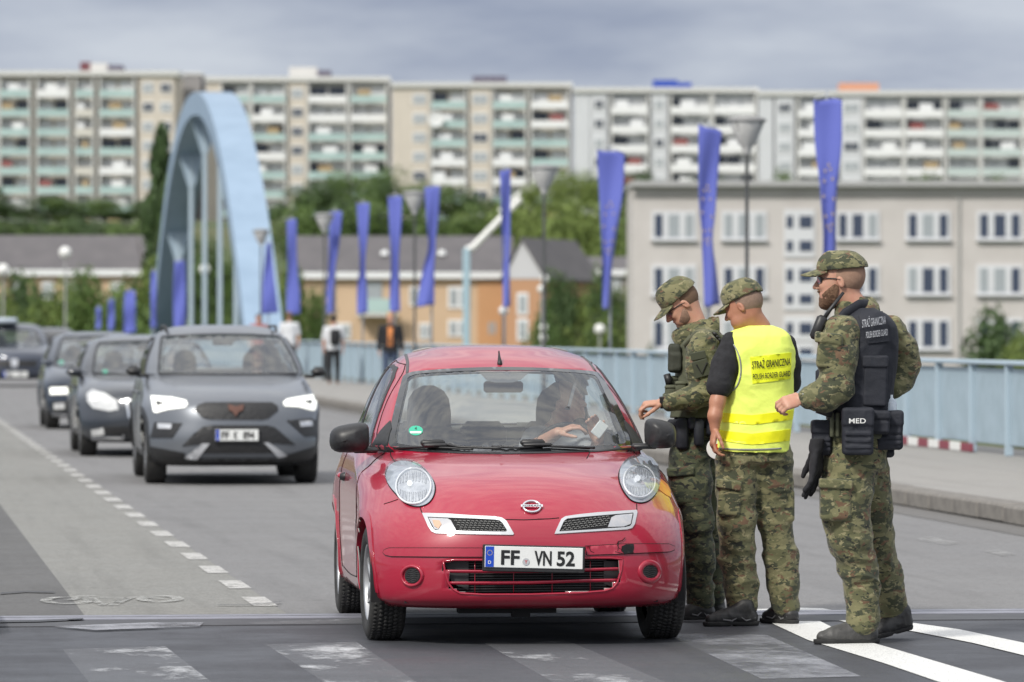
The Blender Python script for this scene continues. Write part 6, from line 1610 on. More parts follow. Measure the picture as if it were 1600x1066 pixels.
def build_red_car():
    loc = xy(0.052, 26.67); rz = -(TH - radians(5.3))
    car = root('red_hatchback', 'small red hatchback with round headlamps, stopped beside the three officers', 'car', loc, rz)
    Mw = Matrix.Translation(loc) @ Matrix.Rotation(rz, 4, 'Z'); Minv = Mw.inverted()
    RED = paint('red_paint', (0.36, 0.005, 0.030), 0.0, 0.42, 1.0, 0.06)
    R, AX = .298, 2.43
    #       z     hw    yf    yr    Lf   bf   Lr   br
    tab = [(.19, .77, -.60, 2.86, .56, 3.2, .5, 3.2), (.23, .81, -.685, 2.92, .60, 3.3, .5, 3.2), (.30, .825, -.715, 2.97, .62, 3.3, .5, 3.2),
           (.40, .828, -.725, 3.0, .62, 3.2, .5, 3.2), (.50, .832, -.72, 3.0, .66, 3.1, .5, 3.2), (.60, .834, -.70, 2.99, .76, 2.85, .5, 3.2),
           (.66, .834, -.672, 2.98, .86, 2.65, .5, 3.2), (.72, .834, -.615, 2.97, .98, 2.45, .5, 3.2), (.78, .83, -.525, 2.95, 1.05, 2.35, .55, 3.1),
           (.84, .82, -.385, 2.93, 1.12, 2.25, .55, 3.0), (.89, .805, -.20, 2.91, 1.3, 2.1, .55, 2.9), (.925, .79, -.02, 2.89, 1.25, 2.1, .55, 2.8),
           (.95, .775, .14, 2.87, 1.2, 2.15, .55, 2.8), (.97, .765, .29, 2.86, .85, 2.4, .55, 2.8), (.985, .757, .345, 2.85, .68, 2.6, .55, 2.8),
           (1.08, .715, .49, 2.79, .56, 2.8, .55, 2.8), (1.2, .672, .68, 2.71, .54, 2.85, .55, 2.8), (1.3, .628, .865, 2.62, .52, 2.9, .55, 2.8),
           (1.38, .582, 1.03, 2.53, .5, 2.9, .55, 2.8), (1.42, .548, 1.13, 2.46, .5, 2.8, .5, 2.8), (1.45, .51, 1.22, 2.38, .48, 2.6, .45, 2.7),
           (1.48, .445, 1.34, 2.28, .55, 2.4, .4, 2.5), (1.50, .37, 1.42, 2.18, .45, 2.2, .35, 2.3), (1.515, .27, 1.52, 2.06, .25, 2.0, .25, 2.1), (1.522, .14, 1.62, 1.93, .14, 2.0, .14, 2.0)]
    zs = list(np.arange(.19, .66, .015)) + list(np.arange(.66, .97, .0085)) + list(np.arange(.97, 1.42, .018)) + list(np.arange(1.42, 1.522, .006)) + [1.522]
    V, Fc, n, top = body_grid(tab, zs)
    # wheel-arch flares: swell the sides a little round each wheel
    for v in V:
        for ay in (0, AX):
            d = sqrt((v.y - ay)**2 + (v.z - R)**2)
            if d < .55 and abs(v.x) > .5: v.x += (1 if v.x > 0 else -1) * .012 * max(0, 1 - abs(d - .36) / .19)
    Fc.append(tuple(top + k for k in range(n)))
    bvh = BVHTree.FromPolygons(V, Fc); VN = vert_normals(V, Fc)
    pc = Caster(bvh, px_proj(Minv), V, Fc, VN)
    sideL = Caster(bvh, lambda u, v: (Vector((-3, u, v)), Vector((1, 0, 0))), V, Fc, VN); sideR = Caster(bvh, lambda u, v: (Vector((3, u, v)), Vector((-1, 0, 0))), V, Fc, VN)
    rear = Caster(bvh, lambda u, v: (Vector((u, 6, v)), Vector((0, -1, 0))), V, Fc, VN)
    sideL.guess = sideR.guess = 2.4; rear.guess = 3.2
    K1 = crop(500, 530, 2.7586); K2 = crop(500, 700, 2.7586); K3 = crop(600, 700, 6.4); K4 = crop(840, 700, 6.4); K5 = crop(680, 840, 4.0); K6 = crop(500, 680, 3.23); K7 = crop(500, 530, 4.635)
    # ---- window outlines
    WSO = K1((372, 150), (480, 134), (640, 125), (780, 122), (920, 124), (1060, 131), (1180, 141), (1212, 158), (1240, 205), (1280, 280), (1320, 365), (1356, 452), (1340, 468), (1200, 480), (1000, 487), (800, 490), (600, 487), (420, 478), (318, 468), (296, 445), (300, 400), (322, 300), (348, 200))
    WSI = K1((388, 162), (480, 147), (640, 139), (780, 136), (920, 137), (1060, 144), (1168, 154), (1195, 170), (1216, 212), (1255, 290), (1294, 372), (1318, 432), (1300, 452), (1200, 461), (1000, 466), (800, 468), (600, 466), (440, 462), (345, 452), (326, 430), (330, 395), (350, 300), (372, 205))
    WSO = [p[:2] for p in crom([(a, b, 0) for a, b in WSO], 3)]; WSI = [p[:2] for p in crom([(a, b, 0) for a, b in WSI], 3)]
    DG = [(.84, .985), (.97, 1.09), (1.12, 1.22), (1.29, 1.335), (1.42, 1.385), (1.62, 1.405), (1.80, 1.402), (1.84, 1.38), (1.86, 1.2), (1.88, 1.0), (1.5, .985), (1.2, .97), (.9, .962)]
    QG = [(1.965, 1.005), (1.945, 1.2), (1.925, 1.37), (1.94, 1.395), (2.12, 1.375), (2.28, 1.32), (2.42, 1.24), (2.52, 1.15), (2.52, 1.08), (2.44, 1.04), (2.2, 1.015)]
    RG = [(-.50, 1.10), (-.47, 1.25), (-.42, 1.38), (-.36, 1.415), (0, 1.43), (.36, 1.415), (.42, 1.38), (.47, 1.25), (.50, 1.10), (.46, 1.07), (0, 1.055), (-.46, 1.07)]
    def shr(poly, k):
        cx = sum(p[0] for p in poly) / len(poly); cy = sum(p[1] for p in poly) / len(poly)
        out = []
        for p in poly:
            d = Vector((p[0] - cx, p[1] - cy)); d = d * ((d.length - k) / d.length); out.append((cx + d[0], cy + d[1]))
        return out
    def grow(poly, k): return shr(poly, -k)
    def topx(p):
        w = Mw @ p - CAM; D = w.dot(FWD); return CX + F * w.dot(RGT) / D, YH - F * w.z / D
    wcut = shr(WSO, 3.5)
    GRL = K5((50, 148), (60, 210), (82, 285), (110, 325), (155, 350), (300, 358), (600, 357), (900, 348), (1060, 335), (1110, 318), (1140, 282), (1165, 200), (1172, 135), (1100, 128), (1000, 128), (600, 140), (300, 140), (120, 140))
    gcut = shr(GRL, 1.5)
    keep = []
    for f in Fc:
        c = sum((V[i] for i in f), Vector()) / len(f)
        if len(f) > 4: keep.append(f); continue
        if any(min(sqrt((c.y - ay)**2 + (c.z - R)**2), 9) < .352 for ay in (0, AX)) and abs(c.x) > .45: continue
        if .98 < c.z < 1.47 and c.y < 1.5:
            u, v = topx(c)
            if inside(wcut, u, v) and abs(c.x) < .66:
                k = [topx(V[i]) for i in f]
                if all(inside(WSO, *q) for q in k): continue
        if c.z > .9 and abs(c.x) > .3 and (inside(shr(DG, .012), c.y, c.z) or inside(shr(QG, .01), c.y, c.z)): continue
        if c.y > 2.1 and c.z > 1.0 and inside(shr(RG, .01), c.x, c.z): continue
        if c.z < .52 and c.y < 0:
            u, v = topx(c)
            if inside(gcut, u, v): continue
        keep.append(f)
    body = mk('body', V, keep, RED, car, True); solidify(body, .007, M_lining)
    # underside and wheel wells
    m = MB(); m.box((0, 1.14, .235), (1.3, 3.3, .04)); m.box((0, -.2, .225), (1.05, .6, .03)); m.box((-.12, -.42, .185), (.5, .15, .05)); m.box((-.05, -.45, .175), (.09, .1, .07)); m.box((.35, 1.2, .2), (.12, 1.6, .06))
    m.obj('underbody', M_blk2, car)
    for ay in (0, AX):
        for s in (-1, 1):
            Mx = Matrix.Rotation(pi / 2 * s, 3, 'Y')
            N_ = 24; aa = [-.25 + (pi + .5) * i / N_ for i in range(N_ + 1)]
            m = MB(); m.add([Vector((s * xx, ay + cos(a) * .352, R + sin(a) * .352)) for xx in (.50, .81) for a in aa] + [Vector((s * .50, ay, .2))],
                            [(i, i + 1, N_ + 2 + i, N_ + 1 + i) for i in range(N_)] + [(i, i + 1, 2 * N_ + 2) for i in range(N_)])
            m.obj('wheel_well', M_blk2, car, True)
    ring = lambda ay, r: [(ay + cos(2 * pi * k / 60) * r, R + sin(2 * pi * k / 60) * r) for k in range(60)]
    def arch(ay, r0, r1, a0, a1):
        ks = [a0 + (a1 - a0) * i / 44 for i in range(45)]
        return [(ay + cos(a) * r1, R + sin(a) * r1) for a in ks] + [(ay + cos(a) * r0, R + sin(a) * r0) for a in ks[::-1]]
    for cs in (sideL, sideR):
        for ay, a0, a1 in ((0, -.22, pi + .1), (AX, -.15, pi + .2)):
            cs.patch('arch_lip', arch(ay, .338, .378, a0, a1), .004, RED, car, .03, depth=.05)
    # ---- glass
    M_ws = glass_mat('car_glass', (0.93, 0.96, 0.955), 0.0, 0.06, 0.05, (0.5, 0.55, 0.6))
    M_fr = mat('glass_border', (0.012, 0.013, 0.015), 0.12, coat=.6)
    ws = pc.patch('windscreen', WSI, .0015, M_ws, car, 9, depth=0)
    pc.patch('windscreen_border', WSO, .003, M_fr, ws, 8, holes=[WSI], depth=.02)
    for cs in (sideL, sideR):
        g = cs.patch('side_window', DG, .0015, M_ws, car, .06, depth=0)
        cs.patch('window_seal', grow(DG, .016), .004, M_blk, g, .04, holes=[shr(DG, .006)], depth=.02)
        g = cs.patch('quarter_window', QG, .0015, M_ws, car, .06, depth=0)
        cs.patch('window_seal', grow(QG, .014), .004, M_blk, g, .04, holes=[shr(QG, .006)], depth=.02)
        cs.patch('door_pillar', [(1.865, .995), (1.85, 1.2), (1.83, 1.395), (1.93, 1.395), (1.945, 1.2), (1.965, .995)], .003, M_blk, car, .04, depth=.01)
    g = rear.patch('rear_window', RG, .0015, glass_mat('rear_glass', (0.86, 0.9, 0.9), 0, 0.04), car, .06, depth=0)
    rear.patch('window_seal', grow(RG, .02), .003, M_fr, g, .05, holes=[shr(RG, .012)], depth=.01)
    # ---- seams (front ones traced, side ones from the side)
    m = MB()
    for pts in (K3((62, 30), (68, 80), (95, 120), (125, 152)), K3((360, 590), (372, 630), (385, 655)), K4((990, 560), (992, 620)), K4((1010, 0), (1030, 60), (1040, 95)),
                K3((1215, 716), (1400, 720), (1600, 712)), K4((0, 712), (110, 710), (215, 700)), K3((0, 562), (70, 540), (140, 515)),
                K1((1150, 515), (1172, 470))):
        pc.line('panel_seam', pts, .0028, M_gap, car)
    for cs in (sideL, sideR):
        for pts in ([(.50, .30), (.47, .6), (.52, .8), (.68, .93), (.9, 1.09), (1.06, 1.22), (1.24, 1.36), (1.40, 1.418)], [(1.40, 1.418), (1.7, 1.432), (1.88, 1.425), (1.93, 1.3), (1.97, 1.0), (2.0, .7), (1.94, .45), (1.85, .30)], [(.50, .30), (1.2, .285), (1.85, .30)]):
            cs.line('door_seam', [p[:2] for p in crom([(a, b, 0) for a, b in pts], 5, False)], .0032, M_gap, car, step=.04)
    # roof ditch mouldings
    for pts in (K1((369, 68), (374, 82), (378, 105), (376, 146)), K1((1108, 66), (1135, 80), (1160, 100), (1184, 134))):
        pc.line('roof_moulding', pts, .010, mat('grey_rubber', (0.09, 0.09, 0.095), .6), car, -.003, 3)
    # ---- bumper mouldings
    ML = K2((275, 452), (280, 440), (300, 432), (500, 432), (700, 432), (704, 470), (500, 470), (310, 468), (284, 462))
    MR = K2((1142, 424), (1300, 415), (1500, 415), (1526, 425), (1524, 440), (1505, 448), (1300, 457), (1150, 462))
    for o_ in (ML, MR):
        pc.patch('bumper_moulding', o_, .007, RED, car, 6, depth=.012)
        mm = MB(); pc.line('', list(o_) + [o_[0]], .0026, None, None, .005, 6, mb=mm, build=False); mm.obj('moulding_gap', M_gap, car, True)
    # crack and break in the right-hand moulding
    brk = pc.patch('broken_bumper_spot', K2((1298, 425), (1315, 417), (1348, 416), (1350, 432), (1346, 450), (1310, 458), (1296, 445)), .009, M_blk2, car, 4, depth=.01)
    mm = MB()
    for pts in (K2((1313, 388), (1302, 400), (1284, 404), (1278, 418), (1285, 432), (1300, 440), (1346, 440)), K2((1284, 404), (1282, 445)), K2((1160, 428), (1165, 445), (1180, 452)), K2((1270, 448), (1310, 458), (1350, 452))):
        pc.line('crack', pts, .0022, M_gap, brk, .006, 4)
    # ---- lower grille
    pit = MB(); back = [pc.hit(a, b, 0)[0] + Vector((0, .07, 0)) for a, b in GRL]
    P0 = [pc.hit(a, b, .001)[0] for a, b in GRL]; k = len(GRL)
    pit.add(P0 + back, [(i, (i + 1) % k, k + (i + 1) % k, k + i) for i in range(k)])
    pit.obj('grille_mouth', RED, car)
    mk('grille_backing', [p + Vector((0, .0, 0)) for p in back], [tuple(range(k))], M_blk2, car)
    mm = MB()
    for j in range(13): # fine black slats inside
        a = K5((60, 150 + j * 16))[0]; b = K5((1165, 145 + j * 15.5))[0]
        p = [pc.hit(a[0] + (b[0] - a[0]) * t, a[1] + (b[1] - a[1]) * t, 0)[0] + Vector((0, .05, 0)) for t in (0.08, .3, .5, .7, .92)]
        mm.tube(p, .004, 4)
    mm.obj('radiator_slats', M_blk, car)
    for pts in (K5((52, 212), (300, 214), (600, 212), (930, 204), (1165, 196)), K5((80, 286), (300, 286), (600, 283), (900, 272), (1140, 268))):
        p = [pc.hit(a, b, 0)[0] + Vector((0, .012, 0)) for a, b in resample(pts, 10, False)]
        MB().tube(p, .0065, 8, sx=1.6).obj('grille_bar', RED, car, True)
    for x in (250, 492, 733, 972):
        p = [pc.hit(*K5((x, yy))[0], 0)[0] + Vector((0, .02, 0)) for yy in (150, 210, 280, 345)]
        MB().tube(p, .0022, 5).obj('grille_post', RED, car, True)
    for xa, xb in ((60, 212), (1058, 1160)):
        q = [pc.hit(*p, 0)[0] + Vector((0, .035, 0)) for p in K5((xa, 150), (xb, 150), (xb, 330), (xa + (50 if xa < 100 else 0), 290))]
        mk('grille_blank', q, [(0, 1, 2, 3)], mat('dark_grey_plastic', (0.03, 0.03, 0.032), .6), car)
    # rim lip of the mouth
    mm = MB(); pc.line('', list(GRL) + [GRL[0]], .006, None, None, -.002, 6, mb=mm, build=False); mm.obj('grille_lip', RED, car, True)
    # ---- fog-lamp blanks
    for cx, cy, r1, r2 in ((399, 551, 33, 52), (1422, 533, 31, 48)):
        circ = lambda r, e=1.0: K2(*[(cx + cos(2 * pi * i / 28) * r * e, cy + sin(2 * pi * i / 28) * r) for i in range(28)])
        fb = pc.patch('fog_lamp_blank', circ(r1), .002, M_blk, car, 4, depth=.004)
        mm = MB()
        for j in range(-3, 4):
            hw = sqrt(max(0, 1 - (j / 3.8)**2)) * r1
            pc.line('', K2(*[(cx - hw + 2 * hw * t, cy + j * 8 + 2 * sin(t * 12)) for t in [i / 10 for i in range(11)]]), .0022, None, None, .004, 3, mb=mm, build=False)
        mm.obj('slat', mat('dark_grey_plastic', (0.03, 0.03, 0.032), .6), fb, True)
        q = circ((r1 + r2) / 2, 1.04)
        P = [pc.hit(*p, .0)[0] for p in q + q[:1]]
        MB().tube(P, .016, 8, caps=False, sx=.55).obj('fog_lamp_ring', RED, car, True)
    # ---- the slim upper grilles with chrome surrounds
    def gr(outer, inner, lamp, mesh_rect, sgn, KK):
        gp = pc.patch('upper_grille', inner, .001, M_blk2, car, 5, depth=.004)
        P = [pc.hit(*p, .004)[0] for p in resample([(a * .5 + c * .5, b * .5 + d * .5) for (a, b), (c, d) in zip(outer, inner)] + [((outer[0][0] + inner[0][0]) / 2, (outer[0][1] + inner[0][1]) / 2)], 5, False)]
        pc.patch('grille_surround', outer, .007, mat('satin_chrome', (.60, .61, .63), .48, .7), car, 4, holes=[inner], depth=.012)
        pc.patch('indicator_lamp', lamp, .006, mat('indicator_glass', (0.50, 0.49, 0.50), .35, .1, noise=(30, (0.4, 0.42, 0.46), 1.0)), car, 4, depth=.006)
        return gp
    G1o = K3((385, 658), (640, 664), (900, 682), (1110, 690), (1180, 702), (1225, 735), (1298, 858), (1290, 872), (1000, 868), (700, 862), (520, 858), (478, 838), (445, 790))
    G1i = K3((440, 697), (640, 704), (900, 712), (1100, 722), (1155, 730), (1185, 755), (1232, 830), (1220, 840), (1000, 838), (700, 832), (530, 830), (505, 822), (480, 785))
    G2o = K4((168, 862), (185, 820), (235, 715), (275, 690), (400, 672), (600, 652), (800, 640), (985, 628), (992, 650), (965, 770), (940, 806), (890, 820), (500, 842))
    G2i = K4((215, 838), (225, 815), (262, 735), (295, 712), (410, 700), (600, 684), (800, 668), (950, 656), (955, 672), (935, 765), (918, 785), (870, 798), (500, 822))
    gr(G1o, G1i, K3((448, 704), (640, 712), (672, 730), (722, 824), (560, 826), (508, 815)), None, 1, K3)
    gr(G2o, G2i, K4((945, 664), (775, 680), (735, 700), (700, 795), (860, 790), (925, 765)), None, -1, K4)
    pc.patch('indicator_bulb', K3((490, 730), (560, 735), (580, 770), (550, 815), (510, 790)), .010, mat('amber_pale', (0.62, 0.40, 0.28), .25), car, 4, depth=.005)
    mm = MB()
    for (x0, y0, x1, y1, sl) in ((705, 728, 1195, 820, .06),):
        for r in range(5):
            for c in range(12):
                a = x0 + c * 42 + r * 12 + (r % 2) * 18; b = y0 + r * 22 + c * 1.2
                pc.line('', K3((a, b + 6), (a + 8, b), (a + 22, b + 1), (a + 30, b + 9)), .0016, None, None, .005, 3, mb=mm, build=False)
    for r in range(5):
        for c in range(11):
            a = 262 + c * 42 - r * 6 + (r % 2) * 18 - (20 if False else 0); b = 740 + r * 21 - c * 5.2
            if a > 700: continue
            pc.line('', K4((a, b + 6), (a + 8, b), (a + 22, b - 1), (a + 30, b + 5)), .0016, None, None, .005, 3, mb=mm, build=False)
    mm.obj('grille_mesh', mat('mesh_grey', (0.28, 0.28, 0.27), .45), car, True, kind='stuff')
    # ---- headlamps
    H1 = K3((22, 280), (40, 215), (85, 165), (150, 140), (220, 138), (300, 160), (380, 205), (450, 275), (500, 350), (512, 420), (490, 500), (440, 560), (360, 590), (270, 580), (190, 530), (110, 450), (50, 370))
    H2 = K4((812, 300), (825, 220), (865, 155), (930, 115), (1010, 100), (1090, 110), (1150, 150), (1195, 225), (1208, 320), (1200, 400), (1165, 480), (1100, 535), (1020, 552), (940, 530), (880, 470), (835, 390))
    for HO, cxy, rr, sg in ((H1, K3((305, 405))[0], K3((305, 405), (482, 405)), 1), (H2, K4((1005, 358))[0], K4((1005, 358), (1165, 358)), -1)):
        HO = [p[:2] for p in crom([(a, b, 0) for a, b in HO], 3)]
        hl = pc.patch('headlamp', HO, .006, mat('lamp_housing', (0.46, 0.50, 0.53), .3, .1, noise=(9, (0.27, 0.30, 0.34), .9)), car, 6, depth=.01)
        r = rr[1][0] - rr[0][0]
        circ = lambda k: [(cxy[0] + cos(2 * pi * i / 40) * r * k, cxy[1] + sin(2 * pi * i / 40) * r * k * 1.02) for i in range(40)]
        pc.patch('reflector', circ(.9), .011, M_refl, hl, 5, depth=.006)
        P = [pc.hit(*p, .016)[0] for p in circ(.97) + circ(.97)[:1]]
        MB().tube(P, .0055, 8, caps=False).obj('lamp_ring', mat('lamp_ring', (0.85, 0.86, 0.87), .25, .4), hl, True)
        cb = [(cxy[0] - sg * 0 + (-5 if sg > 0 else -3) + cos(2 * pi * i / 16) * 4.4, cxy[1] - 3 + sin(2 * pi * i / 16) * 4.4) for i in range(16)]
        pc.patch('bulb_shield', cb, .022, mat('bulb_shield', (0.85, 0.87, 0.88), .3, .2), hl, 3, depth=.02)
        mm = MB()   # vertical flutes of the reflector
        for j in range(-6, 7):
            xx = cxy[0] + j * r * .12; hh = sqrt(max(0, .72 - (j * .12)**2)) * r
            for (ya, yb) in ((cxy[1] - hh, cxy[1] - hh * .35), (cxy[1] + hh * .4, cxy[1] + hh)):
                pc.line('', [(xx, ya), (xx + (j % 3 - 1) * 1.2, yb)], .0026, None, None, .0135, 4, mb=mm, build=False)
        mm.obj('reflector_flute', M_refl, hl, True)
        pc.patch('lens', HO, .020, M_lens, hl, 6, bulge=.016, depth=.018)
        P = [pc.hit(*p, .002)[0] for p in HO + HO[:1]]
        MB().tube(P, .0045, 6, caps=False).obj('lamp_seal', M_gap, hl, True)
    # ---- emblem
    ec = K3((1477, 597))[0]
    base, nn = pc.hit(*ec, .008)
    zz = nn.normalized(); xx = Vector((0, 0, 1)).cross(zz).normalized()
    if xx.x < 0: xx = -xx
    yy = zz.cross(xx); yy = yy if yy.z > 0 else -yy
    EP = lambda x, y, d=0: base + xx * x + yy * y + zz * d
    em = MB()
    em.tube([EP(cos(a) * .044, sin(a) * .040) for a in [2 * pi * i / 40 for i in range(41)]], .0062, 8, caps=False)
    e_ = em.obj('emblem', M_chrome, car, True)
    m = MB()
    for (x0, x1) in ((-.056, .056),):
        m.add([EP(x0, -.0085, .007), EP(x1, -.0085, .007), EP(x1, .0085, .007), EP(x0, .0085, .007), EP(x0, -.0085, -.003), EP(x1, -.0085, -.003), EP(x1, .0085, -.003), EP(x0, .0085, -.003)], [(0, 1, 2, 3), (0, 4, 5, 1), (1, 5, 6, 2), (2, 6, 7, 3), (3, 7, 4, 0)])
    m.obj('emblem_bar', M_chrome, e_)
    put_text('lettering', 'NISSAN', .011, .094, lambda x, y: EP(x, y, .0078), mat('emblem_ink', (0.03, 0.03, 0.03), .4), e_, .01)
    # ---- number plate
    pcn = K5((612, 124))[0]; q, _ = pc.hit(*pcn, 0)
    plate(car, (q.x, q.y - .035, q.z), .498, .108, '', yaw=radians(0), tilt=radians(-3), roll=radians(-1.6) * -1,
          seg=(('FF', -.120, .094), ('VN', .046, .088), ('52', .162, .092)), seal=-.04)
    # ---- wipers, cowl, aerial
    cow = K1((318, 466), (420, 478), (600, 487), (800, 490), (1000, 487), (1200, 480), (1340, 468), (1345, 474), (1200, 487), (1000, 493), (800, 497), (600, 494), (420, 486), (318, 474))
    pc.patch('cowl_panel', cow, .004, M_blk, car, 5, depth=.01)
    for arm, blade, blob in ((K1((540, 466), (600, 480), (780, 487)), K1((338, 470), (450, 472), (560, 478), (660, 485)), K1((490, 462))[0]),
                             (K1((925, 460), (1000, 478), (1180, 484)), K1((740, 472), (860, 478), (980, 470), (1160, 480)), K1((915, 462))[0])):
        w = MB(); pc.line('', arm, .007, None, None, .02, 6, mb=w, build=False); pc.line('', blade, .006, None, None, .012, 6, mb=w, build=False)
        b_, _ = pc.hit(*blob, .022); w.rbox(b_, (.13, .04, .035), .012)
        b_, _ = pc.hit(blob[0] + 8, blob[1] + 4, .022); w.rbox(b_, (.16, .03, .022), .01)
        w.obj('wiper', M_blk, car, True)
    for pts in (K1((780, 523), (880, 519), (960, 521)),):
        pass
    a_ = K1((776, 112))[0]; q, nn = pc.hit(*a_, 0); q = Vector((q.x, q.y + .02, q.z))
    an = MB(); an.tube([q + Vector((0, -.01, -.01)), q + Vector((0, 0, .02)), q + Vector((0, .03, .05)), q + Vector((0, .05, .075))], [.017, .012, .006, .004], 8)
    an.obj('aerial', M_blk, car, True)
    # ---- mirrors
    for s in (-1, 1):
        if s < 0: c = K1((128, 428))[0]; wv = 75
        else: c = K1((1470, 410))[0]; wv = 62
        D = 26.67 + .50
        pw = at(c[0], c[1], D); pl = Minv @ pw
        mr = MB(); NN = 20
        prof = [(-.095, .02), (-.09, .075), (-.07, .095), (-.03, .105), (.02, .108), (.06, .1), (.075, .07), (.078, .02)]
        # ellipsoidal shell: sections along y
        V_ = []; secs = [(-.085, .25), (-.075, .55), (-.055, .78), (-.02, .94), (.02, 1.0), (.06, .99), (.085, .95)]
        hw, hh = (.106, .077) if s < 0 else (.084, .077)
        for yy_, k in secs:
            for i in range(NN):
                a = 2 * pi * i / NN
                cxx = abs(cos(a))**.55 * (1 if cos(a) > 0 else -1); szz = abs(sin(a))**.6 * (1 if sin(a) > 0 else -1)
                V_.append(pl + Vector((hw * k * cxx, yy_, hh * k * szz + (.018 * cxx * s * -1 * (szz > 0)))))
        Fq = [(i * NN + j, i * NN + (j + 1) % NN, (i + 1) * NN + (j + 1) % NN, (i + 1) * NN + j) for i in range(len(secs) - 1) for j in range(NN)] + [tuple(range(NN)), tuple(range((len(secs) - 1) * NN, len(secs) * NN))[::-1]]
        mo = mk('door_mirror', V_, Fq, M_blk, car, True); fix_normals(mo)
        fx = pl.x - s * .07
        MB().rbox((pl.x - s * .085, pl.y + .03, pl.z - .064), (.14, .08, .03), .015).obj('mirror_arm', M_blk, mo, True)
    # door mirror triangle
    for cs in (sideL, sideR): cs.patch('mirror_base', [(.62, .955), (.82, .965), (.82, 1.12), (.74, 1.08)], .006, M_blk, car, .03, depth=.01)
    # ---- door handles, side repeater
    for cs, s in ((sideL, -1), (sideR, 1)):
        q, nn = cs.hit(1.72, .80, .02)
        MB().rbox(q, (.035, .2, .032), .012).obj('door_handle', RED, car, True)
        q, nn = cs.hit(1.60, .80, .0)
        w = MB(); w.lathe([(0, .03), (.018, .027), (.026, .0)], q, 14, Matrix.Rotation(pi / 2 * s, 3, 'Y')); w.obj('keyhole', M_blk, car, True)
    # warning sticker on the right-hand front corner seen past the lamp
    pc.patch('wing_sticker', K4((1212, 300), (1255, 330), (1300, 370), (1325, 420), (1335, 500), (1280, 470), (1215, 420)), .002, mat('sticker_yellow', (0.75, 0.42, 0.03), .4, noise=(14, (0.6, 0.03, 0.02), 1.0)), car, 4, depth=0)
    # ---- wheels
    for s in (-1, 1):
        wheel(car, s * .724, 0, R, .185, s, 6, steer=radians(2.5))
        wheel(car, s * .73, AX, R, .185, s, 6)
    # ---- tail: lamps and rear panel are out of sight but exist
    for s in (-1, 1):
        rear.patch('tail_lamp', [(s * .60, .80), (s * .72, .80), (s * .66, 1.08), (s * .60, 1.10), (s * .55, 1.0)][::s], .01, mat('tail_red', (0.4, 0.01, 0.01), .15, coat=1), car, .04)
    # ---- cabin
    MB().rbox((0, .80, .82), (1.25, .44, .22), .08).obj('dashboard', M_dash, car, True)
    m = MB(); m.rbox((0, 1.15, .62), (.26, .5, .36), .05); m.rbox((0, 1.0, .86), (.3, .1, .22), .03); m.rbox((0.02, .955, .93), (.2, .03, .07), .008)
    m.obj('centre_console', M_dash, car, True)
    MB().box((0, 1.3, .32), (1.3, 2.2, .04)).obj('cabin_floor', M_dash, car)
    seat(car, -.36, 1.50, .42, .86, .50); seat(car, .36, 1.55, .42, .86, .50)
    m = MB(); m.rbox((0, 2.32, .66), (1.16, .16, .56), .06); m.obj('rear_bench', M_seat, car, True)
    for x in (-.36, 0, .36): MB().rbox((x, 2.34, 1.01), (.26, .09, .16), .04).obj('headrest', M_seat, car, True)
    mp = K1((790, 206))[0]; q = Minv @ at(mp[0], mp[1], 26.67 + 1.12)
    m = MB(); m.rbox(q, (.215, .03, .062), .012); m.obj('inner_mirror', M_dash, car, True)
    m = MB(); m.tube([q + Vector((0, 0, .02)), q + Vector((0, .02, .06)), q + Vector((0, .03, .1))], .012, 8); m.obj('mirror_stem', M_dash, car, True)
    sc_ = K1((690, 142), (720, 175), (755, 183), (830, 183), (865, 172), (900, 142), (800, 138))
    pc.patch('sensor_shade', sc_, -.006, mat('shade_band', (0.05, 0.055, 0.06), .3), car, 6, depth=0)
    # steering wheel
    wc = Vector((.36, 1.10, .93)); t = radians(62)
    wx = Vector((1, 0, 0)); wy = Vector((0, cos(t) * 1, sin(t)))
    sw = MB(); sw.tube([wc + wx * cos(a) * .185 + wy * sin(a) * .185 for a in [2 * pi * i / 36 for i in range(37)]], .015, 8, caps=False)
    sw.rbox(wc, (.2, .05, .1), .02); sw.rbox(wc, (.34, .02, .03), .008)
    sw.obj('steering_wheel', M_blk, car, True)
    # emissions sticker behind the screen
    ecs = K1((414, 396))[0]
    st = pc.patch('green_badge', [(ecs[0] + cos(a) * 11, ecs[1] + sin(a) * 7.6) for a in [2 * pi * i / 24 for i in range(24)]], .0035, mat('badge_green', (0.04, 0.42, 0.27), .5), car, 3, depth=0)
    pc.patch('badge_strip', [(ecs[0] - 9, ecs[1] + 1.5), (ecs[0] + 9, ecs[1] + 1.5), (ecs[0] + 8, ecs[1] + 4.6), (ecs[0] - 8, ecs[1] + 4.6)], .005, M_white, car, 3, depth=0)
    V2, F2 = text_mesh('4', 5.2)
    mk('badge_number', [pc.hit(ecs[0] + v.x, ecs[1] - 3.2 - v.y, .005)[0] for v in V2], F2, M_ink, car)
    return car, Minv, pc, Mw
